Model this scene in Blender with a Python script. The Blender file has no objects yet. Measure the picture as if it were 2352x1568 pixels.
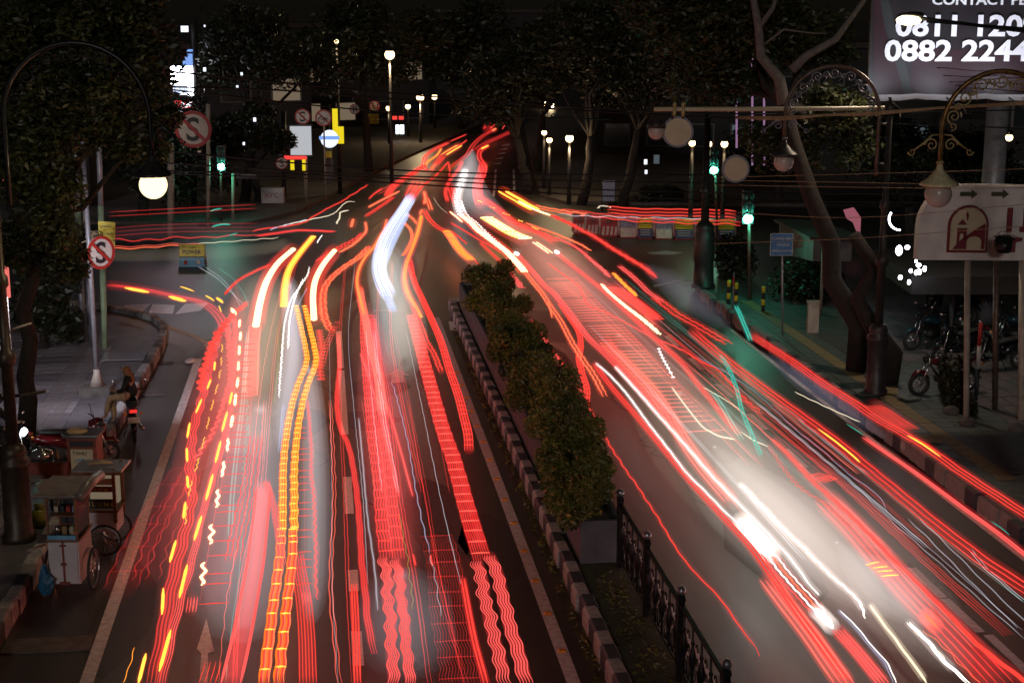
import bpy, bmesh, math, random
import numpy as np
from mathutils import Vector, Matrix
random.seed(7)
S = bpy.context.scene
COL = S.collection
R = math.radians
# ------------------------------------------------------------------ camera
W, Hh, F, HY, CH = 2352.0, 1568.0, 3500.0, 20.0, 9.5
PIT = math.atan((Hh/2-HY)/F)
cd = bpy.data.cameras.new('camera'); cam = bpy.data.objects.new('camera', cd); COL.objects.link(cam)
cam.location = (0, 0, CH); cam.rotation_euler = (math.pi/2-PIT, 0, 0)
cd.sensor_width = 36; cd.lens = 36*F/W; cd.clip_end = 2000; cd.clip_start = 0.1
S.camera = cam
# ------------------------------------------------------------------ night sky
wd = bpy.data.worlds.new('World'); S.world = wd; wd.use_nodes = True
nt = wd.node_tree; nt.nodes.clear()
wo = nt.nodes.new('ShaderNodeOutputWorld'); bg = nt.nodes.new('ShaderNodeBackground'); sky = nt.nodes.new('ShaderNodeTexSky')
sky.sky_type = 'NISHITA'; sky.sun_disc = False
SUN_EL, SUN_ROT = R(15), R(188)
sky.sun_elevation = SUN_EL; sky.sun_rotation = SUN_ROT
bg.inputs['Strength'].default_value = 0.00035
bg2 = nt.nodes.new('ShaderNodeBackground'); bg2.inputs['Color'].default_value = (.9, .72, .55, 1); bg2.inputs['Strength'].default_value = .0035
ad = nt.nodes.new('ShaderNodeAddShader')
nt.links.new(sky.outputs[0], bg.inputs[0]); nt.links.new(bg.outputs[0], ad.inputs[0]); nt.links.new(bg2.outputs[0], ad.inputs[1])
nt.links.new(ad.outputs[0], wo.inputs[0])
sl = bpy.data.lights.new('bridge_fill', 'SUN'); so = bpy.data.objects.new('bridge_fill', sl); COL.objects.link(so)  # added frontal fill, stands in for unseen bridge lights behind the camera
sl.energy = .34; sl.angle = R(6); sl.color = (1, .93, .88)
sd = Vector((math.sin(SUN_ROT)*math.cos(SUN_EL), math.cos(SUN_ROT)*math.cos(SUN_EL), math.sin(SUN_EL)))
so.rotation_euler = (sd).to_track_quat('Z', 'Y').to_euler(); so.location = (0, 0, 60)
S.view_settings.view_transform = 'Standard'; S.view_settings.look = 'None'
S.view_settings.exposure = 0.0; S.view_settings.gamma = 1; S.view_settings.use_curve_mapping = False
cy = S.cycles
cy.use_denoising = True; cy.max_bounces = 3; cy.diffuse_bounces = 2; cy.glossy_bounces = 2
cy.transparent_max_bounces = 24; cy.sample_clamp_indirect = 4; cy.caustics_reflective = False; cy.caustics_refractive = False
# ------------------------------------------------------------------ geometry of the place
cp, sp = math.cos(PIT), math.sin(PIT)
FW = np.array([0, cp, -sp]); UP = np.array([0, sp, cp]); RT = np.array([1., 0, 0]); CC = np.array([0, 0, CH])
def ray(x, y): return FW*F+RT*(x-W/2)+UP*(Hh/2-y)
def P(x, y, z=0.0):
    r = ray(x, y); return CC+r*((z-CH)/r[2])
def Q(x, y, dist):
    r = ray(x, y); return CC+r*(dist/r[1])
def top(b, y):
    k = (Hh/2-y)/F; q0 = np.array([b[0], b[1], -CH]); return float((k*q0@FW-q0@UP)/(UP[2]-k*FW[2]))
_d = ray(735, HY)[:2]; _d = _d/np.linalg.norm(_d); DD = np.array([_d[0], _d[1]]); NN = np.array([_d[1], -_d[0]])
RZ = math.atan2(-DD[0], DD[1])          # heading of the road about Z
def RD(u, v, z=0.0):
    q = NN*u+DD*v; return (float(q[0]), float(q[1]), z)
def uv(p): return float(p[0]*NN[0]+p[1]*NN[1]), float(p[0]*DD[0]+p[1]*DD[1])
# ------------------------------------------------------------------ materials
M = {}
def mat(name, col, rough=.6, metal=0, var=.25, scale=8, bump=.0, col2=None, spec=.5, detail=4):
    m = bpy.data.materials.new(name); m.use_nodes = True; n = m.node_tree; b = n.nodes['Principled BSDF']
    b.inputs['Roughness'].default_value = rough; b.inputs['Metallic'].default_value = metal
    b.inputs['Specular IOR Level'].default_value = spec
    tc = n.nodes.new('ShaderNodeTexCoord'); no = n.nodes.new('ShaderNodeTexNoise'); no.inputs['Scale'].default_value = scale
    no.inputs['Detail'].default_value = detail; n.links.new(tc.outputs['Object'], no.inputs['Vector'])
    rp = n.nodes.new('ShaderNodeValToRGB'); rp.color_ramp.elements[0].position = .3; rp.color_ramp.elements[1].position = .72
    c = col; d = col2 if col2 else tuple(x*(1-var) for x in col)
    rp.color_ramp.elements[0].color = (*d, 1); rp.color_ramp.elements[1].color = (*[min(1, x*(1+(0 if col2 else var*.6))) for x in c], 1)
    n.links.new(no.outputs['Fac'], rp.inputs[0]); n.links.new(rp.outputs[0], b.inputs['Base Color'])
    if bump:
        bp = n.nodes.new('ShaderNodeBump'); bp.inputs['Strength'].default_value = bump; bp.inputs['Distance'].default_value = .02
        n2 = n.nodes.new('ShaderNodeTexNoise'); n2.inputs['Scale'].default_value = scale*6; n.links.new(tc.outputs['Object'], n2.inputs['Vector'])
        n.links.new(n2.outputs['Fac'], bp.inputs['Height']); n.links.new(bp.outputs[0], b.inputs['Normal'])
    M[name] = m; return m
def em(name, col, s, additive=False, sample=True):
    m = bpy.data.materials.new(name); m.use_nodes = True; n = m.node_tree; n.nodes.clear()
    o = n.nodes.new('ShaderNodeOutputMaterial'); e = n.nodes.new('ShaderNodeEmission')
    e.inputs[0].default_value = (*col, 1); e.inputs[1].default_value = s
    if additive:
        t = n.nodes.new('ShaderNodeBsdfTransparent'); a = n.nodes.new('ShaderNodeAddShader')
        n.links.new(e.outputs[0], a.inputs[0]); n.links.new(t.outputs[0], a.inputs[1]); n.links.new(a.outputs[0], o.inputs[0])
    else: n.links.new(e.outputs[0], o.inputs[0])
    if not sample: m.cycles.emission_sampling = 'NONE'
    M[name] = m; return m
def vol(name, col, s):
    m = bpy.data.materials.new(name); m.use_nodes = True; n = m.node_tree; n.nodes.clear()
    o = n.nodes.new('ShaderNodeOutputMaterial'); e = n.nodes.new('ShaderNodeEmission')
    e.inputs[0].default_value = (*col, 1); e.inputs[1].default_value = s
    n.links.new(e.outputs[0], o.inputs['Volume']); M[name] = m; return m
def leafmat(name, c1, c2, rough=.5):
    m = mat(name, c1, rough, 0, 0, 1.3, 0, c2); return m

def asphalt():
    m = bpy.data.materials.new('asphalt'); m.use_nodes = True; n = m.node_tree; b = n.nodes['Principled BSDF']; L = n.links
    tc = n.nodes.new('ShaderNodeTexCoord')
    def noise(s, det=5, stretch=None):
        no = n.nodes.new('ShaderNodeTexNoise'); no.inputs['Scale'].default_value = s; no.inputs['Detail'].default_value = det
        if stretch:
            mp = n.nodes.new('ShaderNodeMapping'); mp.inputs['Rotation'].default_value = (0, 0, -RZ); mp.inputs['Scale'].default_value = stretch
            L.new(tc.outputs['Object'], mp.inputs[0]); L.new(mp.outputs[0], no.inputs['Vector'])
        else: L.new(tc.outputs['Object'], no.inputs['Vector'])
        return no
    a = noise(.35); g = noise(60, 3); st = noise(1.2, 4, (1.6, .08, 1))
    r = n.nodes.new('ShaderNodeValToRGB'); r.color_ramp.elements[0].color = (.034, .030, .028, 1); r.color_ramp.elements[1].color = (.070, .060, .054, 1)
    r.color_ramp.elements[0].position = .32; r.color_ramp.elements[1].position = .7
    mx = n.nodes.new('ShaderNodeMath'); mx.operation = 'ADD'; mx.inputs[1].default_value = 0
    m2 = n.nodes.new('ShaderNodeMath'); m2.operation = 'MULTIPLY'; m2.inputs[1].default_value = .5; L.new(a.outputs['Fac'], m2.inputs[0])
    m3 = n.nodes.new('ShaderNodeMath'); m3.operation = 'MULTIPLY_ADD'; m3.inputs[1].default_value = .3; L.new(st.outputs['Fac'], m3.inputs[0]); L.new(m2.outputs[0], m3.inputs[2])
    m4 = n.nodes.new('ShaderNodeMath'); m4.operation = 'MULTIPLY_ADD'; m4.inputs[1].default_value = .2; L.new(g.outputs['Fac'], m4.inputs[0]); L.new(m3.outputs[0], m4.inputs[2])
    L.new(m4.outputs[0], r.inputs[0]); L.new(r.outputs[0], b.inputs['Base Color'])
    bp = n.nodes.new('ShaderNodeBump'); bp.inputs['Strength'].default_value = .35; bp.inputs['Distance'].default_value = .01
    L.new(g.outputs['Fac'], bp.inputs['Height']); L.new(bp.outputs[0], b.inputs['Normal'])
    b.inputs['Roughness'].default_value = .42; M['asphalt'] = m
asphalt()
mat('earth', (.06, .05, .04), .9, var=.5, scale=2, bump=.4)
mat('road_paint', (.72, .70, .69), .28, var=.3, scale=14, bump=.2)
mat('worn_paint', (.60, .59, .58), .6, var=.3, scale=9)
mat('kerb_white', (.42, .39, .38), .7, var=.5, scale=7, bump=.3)
mat('kerb_black', (.05, .05, .06), .6, var=.4, scale=7, bump=.3)
mat('concrete', (.28, .25, .24), .8, var=.3, scale=4, bump=.3)
mat('concrete_dark', (.12, .105, .095), .85, var=.4, scale=5, bump=.4)
mat('planter_concrete', (.13, .115, .13), .75, var=.25, scale=3, bump=.15)
mat('moss', (.055, .058, .02), .95, scale=5, bump=.8, col2=(.04, .03, .02))
mat('paver_a', (.26, .23, .24), .5, var=.35, scale=3, bump=.2)
mat('paver_b', (.16, .14, .15), .5, var=.35, scale=3, bump=.2)
mat('tactile', (.22, .18, .17), .45, var=.3, scale=6)
mat('tactile_yellow', (.26, .19, .09), .7, var=.3, scale=6)
mat('paver_green', (.10, .12, .11), .55, var=.4, scale=5)
mat('reflector', (.8, .3, .03), .3)
mat('black_iron', (.02, .018, .018), .35, .4, var=.3, scale=20, bump=.1)
mat('dark_pole', (.045, .04, .04), .45, .3, var=.4, scale=6, bump=.1)
mat('brown_pole', (.055, .038, .027), .45, .3, var=.4, scale=6, bump=.1)
mat('grey_pole', (.28, .28, .30), .45, .3, var=.25, scale=5)
mat('pale_pole', (.42, .36, .30), .6, var=.3, scale=4)
mat('green_paint', (.30, .42, .26), .55, var=.3, scale=4)
mat('bronze', (.22, .12, .035), .35, .6, var=.6, scale=9, bump=.2)
mat('gold_iron', (.42, .33, .15), .45, .3, var=.35, scale=14)
mat('grey_iron', (.20, .20, .25), .5, .3, var=.3, scale=14)
mat('rust_pipe', (.16, .13, .12), .5, .4, scale=9, col2=(.10, .05, .03))
mat('shade_cream', (.62, .54, .32), .5, var=.25, scale=9)
mat('globe_unlit', (.46, .38, .35), .25, var=.06, scale=2)
mat('white_paint', (.62, .58, .56), .5, var=.18, scale=3)
mat('sign_white', (.60, .56, .50), .45, var=.15, scale=5)
mat('sign_cream', (.50, .44, .30), .5, var=.12, scale=3)
mat('sign_red', (.42, .03, .025), .45, var=.2, scale=5)
mat('sign_black', (.02, .02, .025), .5)
mat('maroon', (.16, .012, .02), .45, var=.2, scale=5)
mat('banner_dark', (.018, .014, .017), .4, var=.25, scale=1.2, bump=0)
mat('banner_maroon', (.032, .010, .015), .4, var=.25, scale=1.2)
mat('banner_grey', (.030, .034, .034), .4, var=.2, scale=1.2)
mat('banner_white', (.85, .85, .9), .5, var=.05, scale=3)
mat('yellow_board', (.75, .62, .03), .5, var=.2, scale=6)
mat('blue_board', (.04, .16, .36), .5, var=.2, scale=6)
mat('sky_board', (.14, .40, .65), .5, var=.2, scale=6)
mat('wood_red', (.22, .045, .03), .5, var=.4, scale=9, bump=.2)
mat('wood_brown', (.20, .09, .04), .55, var=.4, scale=9, bump=.2)
mat('tin', (.35, .34, .36), .3, .7, var=.3, scale=7, bump=.2)
mat('tarp', (.20, .16, .14), .35, 0, var=.35, scale=6, bump=.5)
mat('cart_white', (.55, .55, .58), .4, var=.15, scale=4)
mat('cart_dark', (.05, .05, .06), .4, var=.3, scale=6)
mat('steel', (.6, .6, .62), .2, .9, var=.1)
mat('rubber', (.025, .025, .025), .8, var=.3)
mat('gas_green', (.22, .24, .03), .45, var=.3)
mat('plastic_blue', (.03, .16, .30), .35, var=.3, scale=12, bump=.4)
mat('bucket_teal', (.35, .5, .48), .3, var=.1)
mat('bread', (.42, .27, .14), .7, var=.3, scale=12)
mat('barrier_red', (.40, .035, .03), .45, var=.3, scale=6)
mat('barrier_white', (.60, .52, .47), .5, var=.25, scale=6)
mat('print_dark', (.04, .05, .14), .5, var=.3, scale=12)
mat('print_pale', (.42, .42, .48), .5, scale=14, col2=(.12, .15, .30))
mat('bark', (.026, .019, .015), .85, var=.45, scale=7, bump=.8)
mat('bark_grey', (.16, .14, .13), .8, var=.35, scale=7, bump=.6)
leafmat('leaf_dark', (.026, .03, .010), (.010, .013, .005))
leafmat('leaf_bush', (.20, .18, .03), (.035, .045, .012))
leafmat('leaf_lit', (.055, .062, .017), (.014, .019, .007))  # lighter leaf copy, lamplight on the crowns put into the colour
mat('dry_leaf', (.35, .2, .05), .6, scale=3)
mat('wall_dark', (.024, .022, .022), .85, var=.3, scale=1)
mat('wall_mid', (.13, .12, .12), .85, var=.3, scale=1)
mat('glass_dark', (.02, .025, .03), .1)
mat('roof_dark', (.05, .03, .025), .8, var=.3, scale=2)
mat('cable_black', (.012, .012, .012), .6)
mat('cable_beige', (.36, .28, .17), .6, var=.3, scale=8)
mat('skin', (.36, .20, .13), .55, var=.1)
mat('hijab', (.22, .10, .045), .8, var=.25, scale=20, bump=.3)
mat('black_cloth', (.012, .012, .014), .8, var=.3, scale=14, bump=.3)
mat('khaki', (.42, .30, .18), .8, var=.2, scale=12, bump=.3)
mat('black_gloss', (.012, .012, .015), .15)
mat('red_gloss', (.10, .006, .01), .2)
mat('blue_gloss', (.02, .06, .09), .2)
mat('plate', (.6, .58, .52), .5)
# ------------------------------------------------------------------ mesh helpers
class MB:
    def __init__(s): s.v = []; s.f = []; s.sm = []
    def add(s, vs, fs, smooth=False):
        o = len(s.v); s.v += [tuple(map(float, p)) for p in vs]; s.f += [tuple(i+o for i in q) for q in fs]; s.sm += [smooth]*len(fs); return s
    def box(s, c, d, rz=0, rx=0, taper=1):
        x, y, z = [k/2 for k in d]; vs = []
        for (a, b, e) in ((-1,-1,-1),(1,-1,-1),(1,1,-1),(-1,1,-1),(-1,-1,1),(1,-1,1),(1,1,1),(-1,1,1)):
            t = taper if e > 0 else 1
            vs.append(Vector((a*x*t, b*y*t, e*z)))
        m = Matrix.Rotation(rz, 3, 'Z') @ Matrix.Rotation(rx, 3, 'X')
        vs = [m @ q + Vector(c) for q in vs]
        return s.add(vs, [(3,2,1,0),(4,5,6,7),(0,1,5,4),(1,2,6,5),(2,3,7,6),(3,0,4,7)])
    def tube(s, pts, r, seg=8, caps=True, flat=None):
        pts = [Vector(p) for p in pts]; n = len(pts); rs = r if hasattr(r, '__len__') else [r]*n
        vs = []; fs = []
        nrm = None
        for i, p in enumerate(pts):
            t = (pts[min(i+1, n-1)]-pts[max(i-1, 0)])
            if t.length < 1e-9: t = Vector((0, 0, 1))
            t.normalize()
            if nrm is None:
                a = Vector((0, 0, 1)) if abs(t.z) < .9 else Vector((0, 1, 0)); nrm = (a-t*a.dot(t)).normalized()
            else:
                nrm = nrm-t*nrm.dot(t)
                if nrm.length < 1e-6: nrm = Vector((1, 0, 0))
                nrm.normalize()
            b = t.cross(nrm)
            for k in range(seg):
                an = 2*math.pi*k/seg
                fz = flat if flat else 1
                vs.append(p+(nrm*math.cos(an)*fz+b*math.sin(an))*rs[i])
        for i in range(n-1):
            for k in range(seg):
                k2 = (k+1) % seg; fs.append((i*seg+k, i*seg+k2, (i+1)*seg+k2, (i+1)*seg+k))
        if caps: fs.append(tuple(range(seg-1, -1, -1))); fs.append(tuple((n-1)*seg+k for k in range(seg)))
        return s.add(vs, fs, True)
    def lathe(s, c, prof, seg=16, wob=0):
        vs = []; fs = []; n = len(prof)
        for (r, z) in prof:
            for k in range(seg):
                an = 2*math.pi*k/seg; rr = r*(1+wob*(k % 2)); vs.append((c[0]+rr*math.cos(an), c[1]+rr*math.sin(an), c[2]+z))
        for i in range(n-1):
            for k in range(seg):
                k2 = (k+1) % seg; fs.append((i*seg+k, i*seg+k2, (i+1)*seg+k2, (i+1)*seg+k))
        fs.append(tuple(range(seg-1, -1, -1))); fs.append(tuple((n-1)*seg+k for k in range(seg)))
        return s.add(vs, fs, True)
    def sph(s, c, r, seg=14, rings=9, sc=(1, 1, 1)):
        prof = [(max(1e-4, r*math.sin(math.pi*i/rings)), -r*math.cos(math.pi*i/rings)) for i in range(rings+1)]
        vs = []; fs = []
        for (q, z) in prof:
            for k in range(seg):
                an = 2*math.pi*k/seg; vs.append((c[0]+q*math.cos(an)*sc[0], c[1]+q*math.sin(an)*sc[1], c[2]+z*sc[2]))
        for i in range(rings):
            for k in range(seg):
                k2 = (k+1) % seg; fs.append((i*seg+k, i*seg+k2, (i+1)*seg+k2, (i+1)*seg+k))
        return s.add(vs, fs, True)
    def prism(s, poly, o, ax, ay, depth):
        """2-D outline poly laid on axes ax, ay from origin o and given thickness along their normal"""
        o = Vector(o); ax = Vector(ax); ay = Vector(ay); nz = ax.cross(ay).normalized()*depth; n = len(poly)
        a = [o+ax*x+ay*y for x, y in poly]; b = [q+nz for q in a]
        fs = [tuple(range(n-1, -1, -1)), tuple(range(n, 2*n))]+[(i, (i+1) % n, n+(i+1) % n, n+i) for i in range(n)]
        return s.add(a+b, fs)
    def ring(s, o, ax, ay, r0, r1, depth, seg=32, a0=0, a1=2*math.pi, sx=1):
        o = Vector(o); ax = Vector(ax)*sx; ay = Vector(ay); nz = Vector(ax).cross(ay).normalized()*depth
        vs = []; fs = []
        full = abs(a1-a0-2*math.pi) < 1e-6; n = seg if full else seg+1
        for k in range(n):
            t = a0+(a1-a0)*k/seg; d = ax*math.cos(t)+ay*math.sin(t)
            vs += [o+d*r0, o+d*r1, o+d*r1+nz, o+d*r0+nz]
        for k in range(seg):
            a = 4*k; b = 4*((k+1) % n)
            for j in range(4): fs.append((a+j, b+j, b+(j+1) % 4, a+(j+1) % 4))
        return s.add(vs, fs)
    def mesh(s, name):
        me = bpy.data.meshes.new(name); me.from_pydata(s.v, [], s.f)
        me.polygons.foreach_set('use_smooth', s.sm); me.update(); return me
    def build(s, name, m, parent=None, loc=None):
        me = s.mesh(name); o = bpy.data.objects.new(name, me); COL.objects.link(o)
        if m is not None: me.materials.append(M[m] if isinstance(m, str) else m)
        if parent is not None:
            o.parent = parent
            # builders work in world space; keep it so
            o.matrix_parent_inverse = parent_inv(parent)
        elif s.v:
            # origin to the lowest middle of the thing
            a = np.array(s.v); c = Vector((float(a[:, 0].mean()), float(a[:, 1].mean()), float(a[:, 2].min())))
            me.transform(Matrix.Translation(-c)); o.location = c
        return o
def world(o):
    m = Matrix.LocRotScale(o.location, o.rotation_euler, o.scale)
    return (world(o.parent) @ o.matrix_parent_inverse @ m) if o.parent else m
def parent_inv(p): return world(p).inverted()
def tag(o, label=None, cat=None, group=None, kind=None):
    if label: o['label'] = label
    if cat: o['category'] = cat
    if group: o['group'] = group
    if kind: o['kind'] = kind
    return o
def thing(name, loc, label, cat, group=None, rz=0):
    o = bpy.data.objects.new(name, None); COL.objects.link(o); o.location = tuple(map(float, loc)); o.rotation_euler = (0, 0, rz)
    o.empty_display_size = .2
    return tag(o, label, cat, group)
def local(name, loc, label, cat, group=None, rz=0, s=1):
    """an Empty whose parts are given in its own space"""
    return thing(name, loc, label, cat, group, rz)
def lpart(mb, name, m, parent):
    me = mb.mesh(name); o = bpy.data.objects.new(name, me); COL.objects.link(o)
    me.materials.append(M[m] if isinstance(m, str) else m); o.parent = parent; return o
def kids(o): return [c for c in bpy.data.objects if c.parent == o]
def copytree(root, loc, rz=None, label=None, scale=None, ch=None):
    c = root.copy(); COL.objects.link(c); c.location = tuple(map(float, loc))
    if rz is not None: c.rotation_euler = (0, 0, rz)
    if label: c['label'] = label
    if scale: c.scale = (scale,)*3
    if ch is None: ch = [(k, kids(k)) for k in kids(root)]
    for k, gs in ch:
        a = k.copy(); COL.objects.link(a); a.parent = c
        for g in gs:
            b = g.copy(); COL.objects.link(b); b.parent = a
    return c
def text(s, size, m, parent, o, ax, ay, name='lettering', ext=.006, off=0.0, align='LEFT', sx=1):
    cu = bpy.data.curves.new('t', 'FONT'); cu.body = s; cu.size = size; cu.extrude = ext; cu.offset = off; cu.resolution_u = 3; cu.align_x = align
    t = bpy.data.objects.new('t', cu); COL.objects.link(t)
    bpy.context.view_layer.update()
    me = bpy.data.meshes.new_from_object(t.evaluated_get(bpy.context.evaluated_depsgraph_get()))
    bpy.data.objects.remove(t); bpy.data.curves.remove(cu)
    ax = Vector(ax).normalized(); ay = Vector(ay).normalized(); az = ax.cross(ay)
    mt = Matrix(((ax.x*sx, ay.x, az.x, o[0]), (ax.y*sx, ay.y, az.y, o[1]), (ax.z*sx, ay.z, az.z, o[2]), (0, 0, 0, 1)))
    me.transform(mt); me.materials.clear(); me.materials.append(M[m]); me.name = name
    ob = bpy.data.objects.new(name, me); COL.objects.link(ob)
    if parent is not None: ob.parent = parent; ob.matrix_parent_inverse = parent_inv(parent)
    return ob
X1 = Vector((1, 0, 0)); Z1 = Vector((0, 0, 1))
def lamp(kind, loc, e, col, size=.2, aim=None, cone=150, blend=.6, name='lamp_light'):
    l = bpy.data.lights.new(name, kind); o = bpy.data.objects.new(name, l); COL.objects.link(o); l.energy = e; l.color = col
    o.location = tuple(map(float, loc)); l.shadow_soft_size = size
    if kind == 'SPOT':
        l.spot_size = R(cone); l.spot_blend = blend
        o.rotation_euler = (Vector(loc)-Vector(aim)).to_track_quat('Z', 'Y').to_euler()
    return o
def leaves(rng, cs, rad, n, size, flat=.8, shell=True):
    """n small leaf quads spread through ellipsoid clumps cs=[(x,y,z,rx,ry,rz)]"""
    cs = np.array(cs, float); vol_ = cs[:, 3]*cs[:, 4]*cs[:, 5]; pr = vol_**.75; pr /= pr.sum()
    k = rng.choice(len(cs), n, p=pr); d = rng.normal(size=(n, 3)); d /= np.linalg.norm(d, axis=1)[:, None]
    r = rng.random(n)**(.45 if shell else .33); r = r*(1+.18*np.sin(d[:, 0]*7+k)*np.cos(d[:, 1]*6+k))
    c = cs[k, :3]+d*r[:, None]*cs[k, 3:6]
    a = rng.normal(size=(n, 3)); a[:, 2] *= .6; a /= np.linalg.norm(a, axis=1)[:, None]
    b = rng.normal(size=(n, 3)); b -= a*(a*b).sum(1)[:, None]; b /= np.linalg.norm(b, axis=1)[:, None]
    s = size*(.6+.8*rng.random(n))[:, None]
    v = np.stack([c-a*s, c+b*s*.42-a*s*.1, c+a*s, c-b*s*.42-a*s*.1], 1).reshape(-1, 3)
    return v
def quadmesh(name, v, m, parent=None):
    n = len(v)//4; me = bpy.data.meshes.new(name); me.vertices.add(len(v)); me.vertices.foreach_set('co', v.astype(np.float32).ravel())
    me.loops.add(n*4); me.loops.foreach_set('vertex_index', np.arange(n*4, dtype=np.int32)); me.polygons.add(n)
    me.polygons.foreach_set('loop_start', np.arange(0, n*4, 4, dtype=np.int32)); me.update(calc_edges=True)
    me.materials.append(M[m]); o = bpy.data.objects.new(name, me); COL.objects.link(o)
    if parent is not None: o.parent = parent; o.matrix_parent_inverse = parent_inv(parent)
    return o
def spline(pts, step=.18):
    p = np.array(pts, float); n = len(p)
    if n == 2: p = np.array([p[0], (p[0]*2+p[1])/3, (p[0]+p[1]*2)/3, p[1]]); n = 4
    e = np.vstack([2*p[0]-p[1], p, 2*p[-1]-p[-2]]); out = []
    for i in range(n-1):
        a, b, c, d = e[i:i+4]; L = np.linalg.norm(c-b); m = max(2, min(160, int(L/step)))
        for k in range(m):
            t = k/m; out.append(.5*((2*b)+(c-a)*t+(2*a-5*b+4*c-d)*t*t+(3*b-a-3*c+d)*t**3))
    out.append(p[-1]); return np.array(out)
# ================================================================== SETTING
def sheet(name, pts, z, m, kind='structure', parent=None, thick=0):
    mb = MB(); n = len(pts)
    if thick:
        mb.add([(p[0], p[1], z) for p in pts]+[(p[0], p[1], z-thick) for p in pts],
               [tuple(range(n)), tuple(range(2*n-1, n-1, -1))]+[((i+1) % n, i, n+i, n+(i+1) % n) for i in range(n)])
    else: mb.add([(p[0], p[1], z) for p in pts], [tuple(range(n))])
    o = mb.build(name, m, parent)
    # make faces point up
    bm = bmesh.new(); bm.from_mesh(o.data)
    if thick: bmesh.ops.recalc_face_normals(bm, faces=bm.faces)
    else:
        for f_ in bm.faces:
            if f_.normal.z < 0: f_.normal_flip()
    bm.to_mesh(o.data); bm.free()
    if kind: o['kind'] = kind
    return o
sheet('ground', [(-700, -300), (700, -300), (700, 1200), (-700, 1200)], -.03, 'earth')
sheet('road', [RD(-70, -30), RD(70, -30), RD(70, 210), RD(-70, 210)], 0, 'asphalt')
# --- left pavement (near corner)
cn = [P(x, y) for x, y in ((375, 790), (378, 768), (355, 748), (300, 733), (240, 722), (150, 712))]
lp = [RD(-5.28, 12)]+[RD(-5.28+.02*(v-24), v) for v in (20, 30, 40)]+[tuple(c) for c in cn]+[RD(-16, 47), RD(-16, 12)]
pav = sheet('pavement', lp, .16, 'paver_b', thick=.17)
rng = np.random.default_rng(3)
paver = {}
for k in ('paver_a', 'paver_b'):
    mb = MB(); mb.box((0, 0, .006), (.86, .50, .012)); paver[k] = mb.mesh('paver'); paver[k].materials.append(M[k])
cnt = 0
for i in range(52):
    v = 19.5+i*.52
    for j in range(5):
        u = -9.6+.45+j*.88
        lim = 44.6 if u > -7 else 46.0
        if v > lim or cnt >= 298: continue
        if u > -5.8: continue
        k = 'paver_a' if (i//2) % 2 == 0 else 'paver_b'
        o = bpy.data.objects.new('paver', paver[k]); COL.objects.link(o); o.location = RD(u, v, .158+.004*rng.random()); o.rotation_euler = (0, 0, RZ)
        o.parent = pav; o.matrix_parent_inverse = parent_inv(pav); cnt += 1
edge = MB()
for v in np.arange(14, 46, 1.0): edge.box(RD(-9.75, v, .17), (.16, .97, .04), RZ)
e = edge.build('edging', 'concrete', pav); e['kind'] = 'stuff'
tm = MB()
for dx in (-.12, -.06, 0, .06, .12): tm.box((dx, 0, .003), (.028, .26, .01))
tm = tm.mesh('tactile_tile'); tm.materials.append(M['tactile'])
for i in range(84):
    v = 20+i*.30
    u = -6.75+(.0 if v < 38 else (v-38)*-.02)
    if v > 44.8: break
    for s in (0, .36):
        o = bpy.data.objects.new('tactile_tile', tm); COL.objects.link(o); o.location = RD(u+s, v, .176); o.rotation_euler = (0, 0, RZ); o.parent = pav; o.matrix_parent_inverse = parent_inv(pav)
sheet('gravel_patch', [RD(-16, 14), RD(-9.9, 14), RD(-9.9, 46), RD(-16, 46)], .166, 'earth')
# pale glossy plate put in for a patch of reflected light
mat('reflection_pale', (.5, .46, .5), .12, .2, var=.1)
o = MB().box(tuple(P(285, 818, .19)), (1.15, .95, .012), RZ).build('reflection_plate', 'reflection_pale'); tag(o, 'pale glossy plate imitating reflected light on the left pavement behind the sign pole', 'plate')
def kerb_mesh(name, col, L, w=.24, h=.34):
    mb = MB(); x, y = w/2, L/2-.006; c = .035
    prof = [(-x, 0), (x, 0), (x, h-c), (x-c, h), (-x+c, h), (-x, h-c)]
    mb.prism(prof, (0, y, 0), (1, 0, 0), (0, 0, 1), 2*y)
    me = mb.mesh(name); me.materials.append(M[col]); return me
KB = {c: kerb_mesh('kerb_block', c, .5) for c in ('kerb_white', 'kerb_black', 'concrete')}
def kerb(label, spots, cols, h=0, jit=.01):
    r = thing('kerb', (spots[0][0], spots[0][1], 0), label, 'kerb')
    r['kind'] = 'structure'; del r['category']
    for i, (x, y, a) in enumerate(spots):
        o = bpy.data.objects.new('kerb_block', KB[cols[i % len(cols)]]); COL.objects.link(o)
        o.location = (x+rng.normal()*jit, y, h-.02+rng.normal()*jit*.6); o.rotation_euler = (0, 0, a+rng.normal()*.012); o.parent = r; o.matrix_parent_inverse = parent_inv(r)
    return r
kerb('kerb of the left pavement', [(*RD(-5.16+.02*(v-24), v)[:2], RZ) for v in np.arange(15, 43.6, .5)], ['concrete', 'kerb_white', 'kerb_white', 'kerb_black'])
sp = []
for i in range(len(cn)-1):
    a, b = cn[i], cn[i+1]; L = np.linalg.norm((b-a)[:2]); n = max(1, int(round(L/.5)))
    for k in range(n):
        q = a+(b-a)*(k+.5)/n; sp.append((q[0], q[1], math.atan2(b[1]-a[1], b[0]-a[0])-math.pi/2))
kerb('curved kerb at the street corner', sp, ['kerb_white', 'concrete'])
kerb('black and white painted kerb of the median', [(*RD(3.98, v)[:2], RZ) for v in np.arange(14, 48.3, .5)], ['kerb_white', 'kerb_black'])
kerb('rear kerb of the median', [(*RD(5.05, v)[:2], RZ) for v in np.arange(14, 48.3, .5)], ['kerb_black', 'kerb_white'], h=-.1)
kerb('nose kerb of the median', [(*RD(u, 48.45)[:2], RZ+math.pi/2) for u in (4.2, 4.7)], ['kerb_white'])
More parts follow.
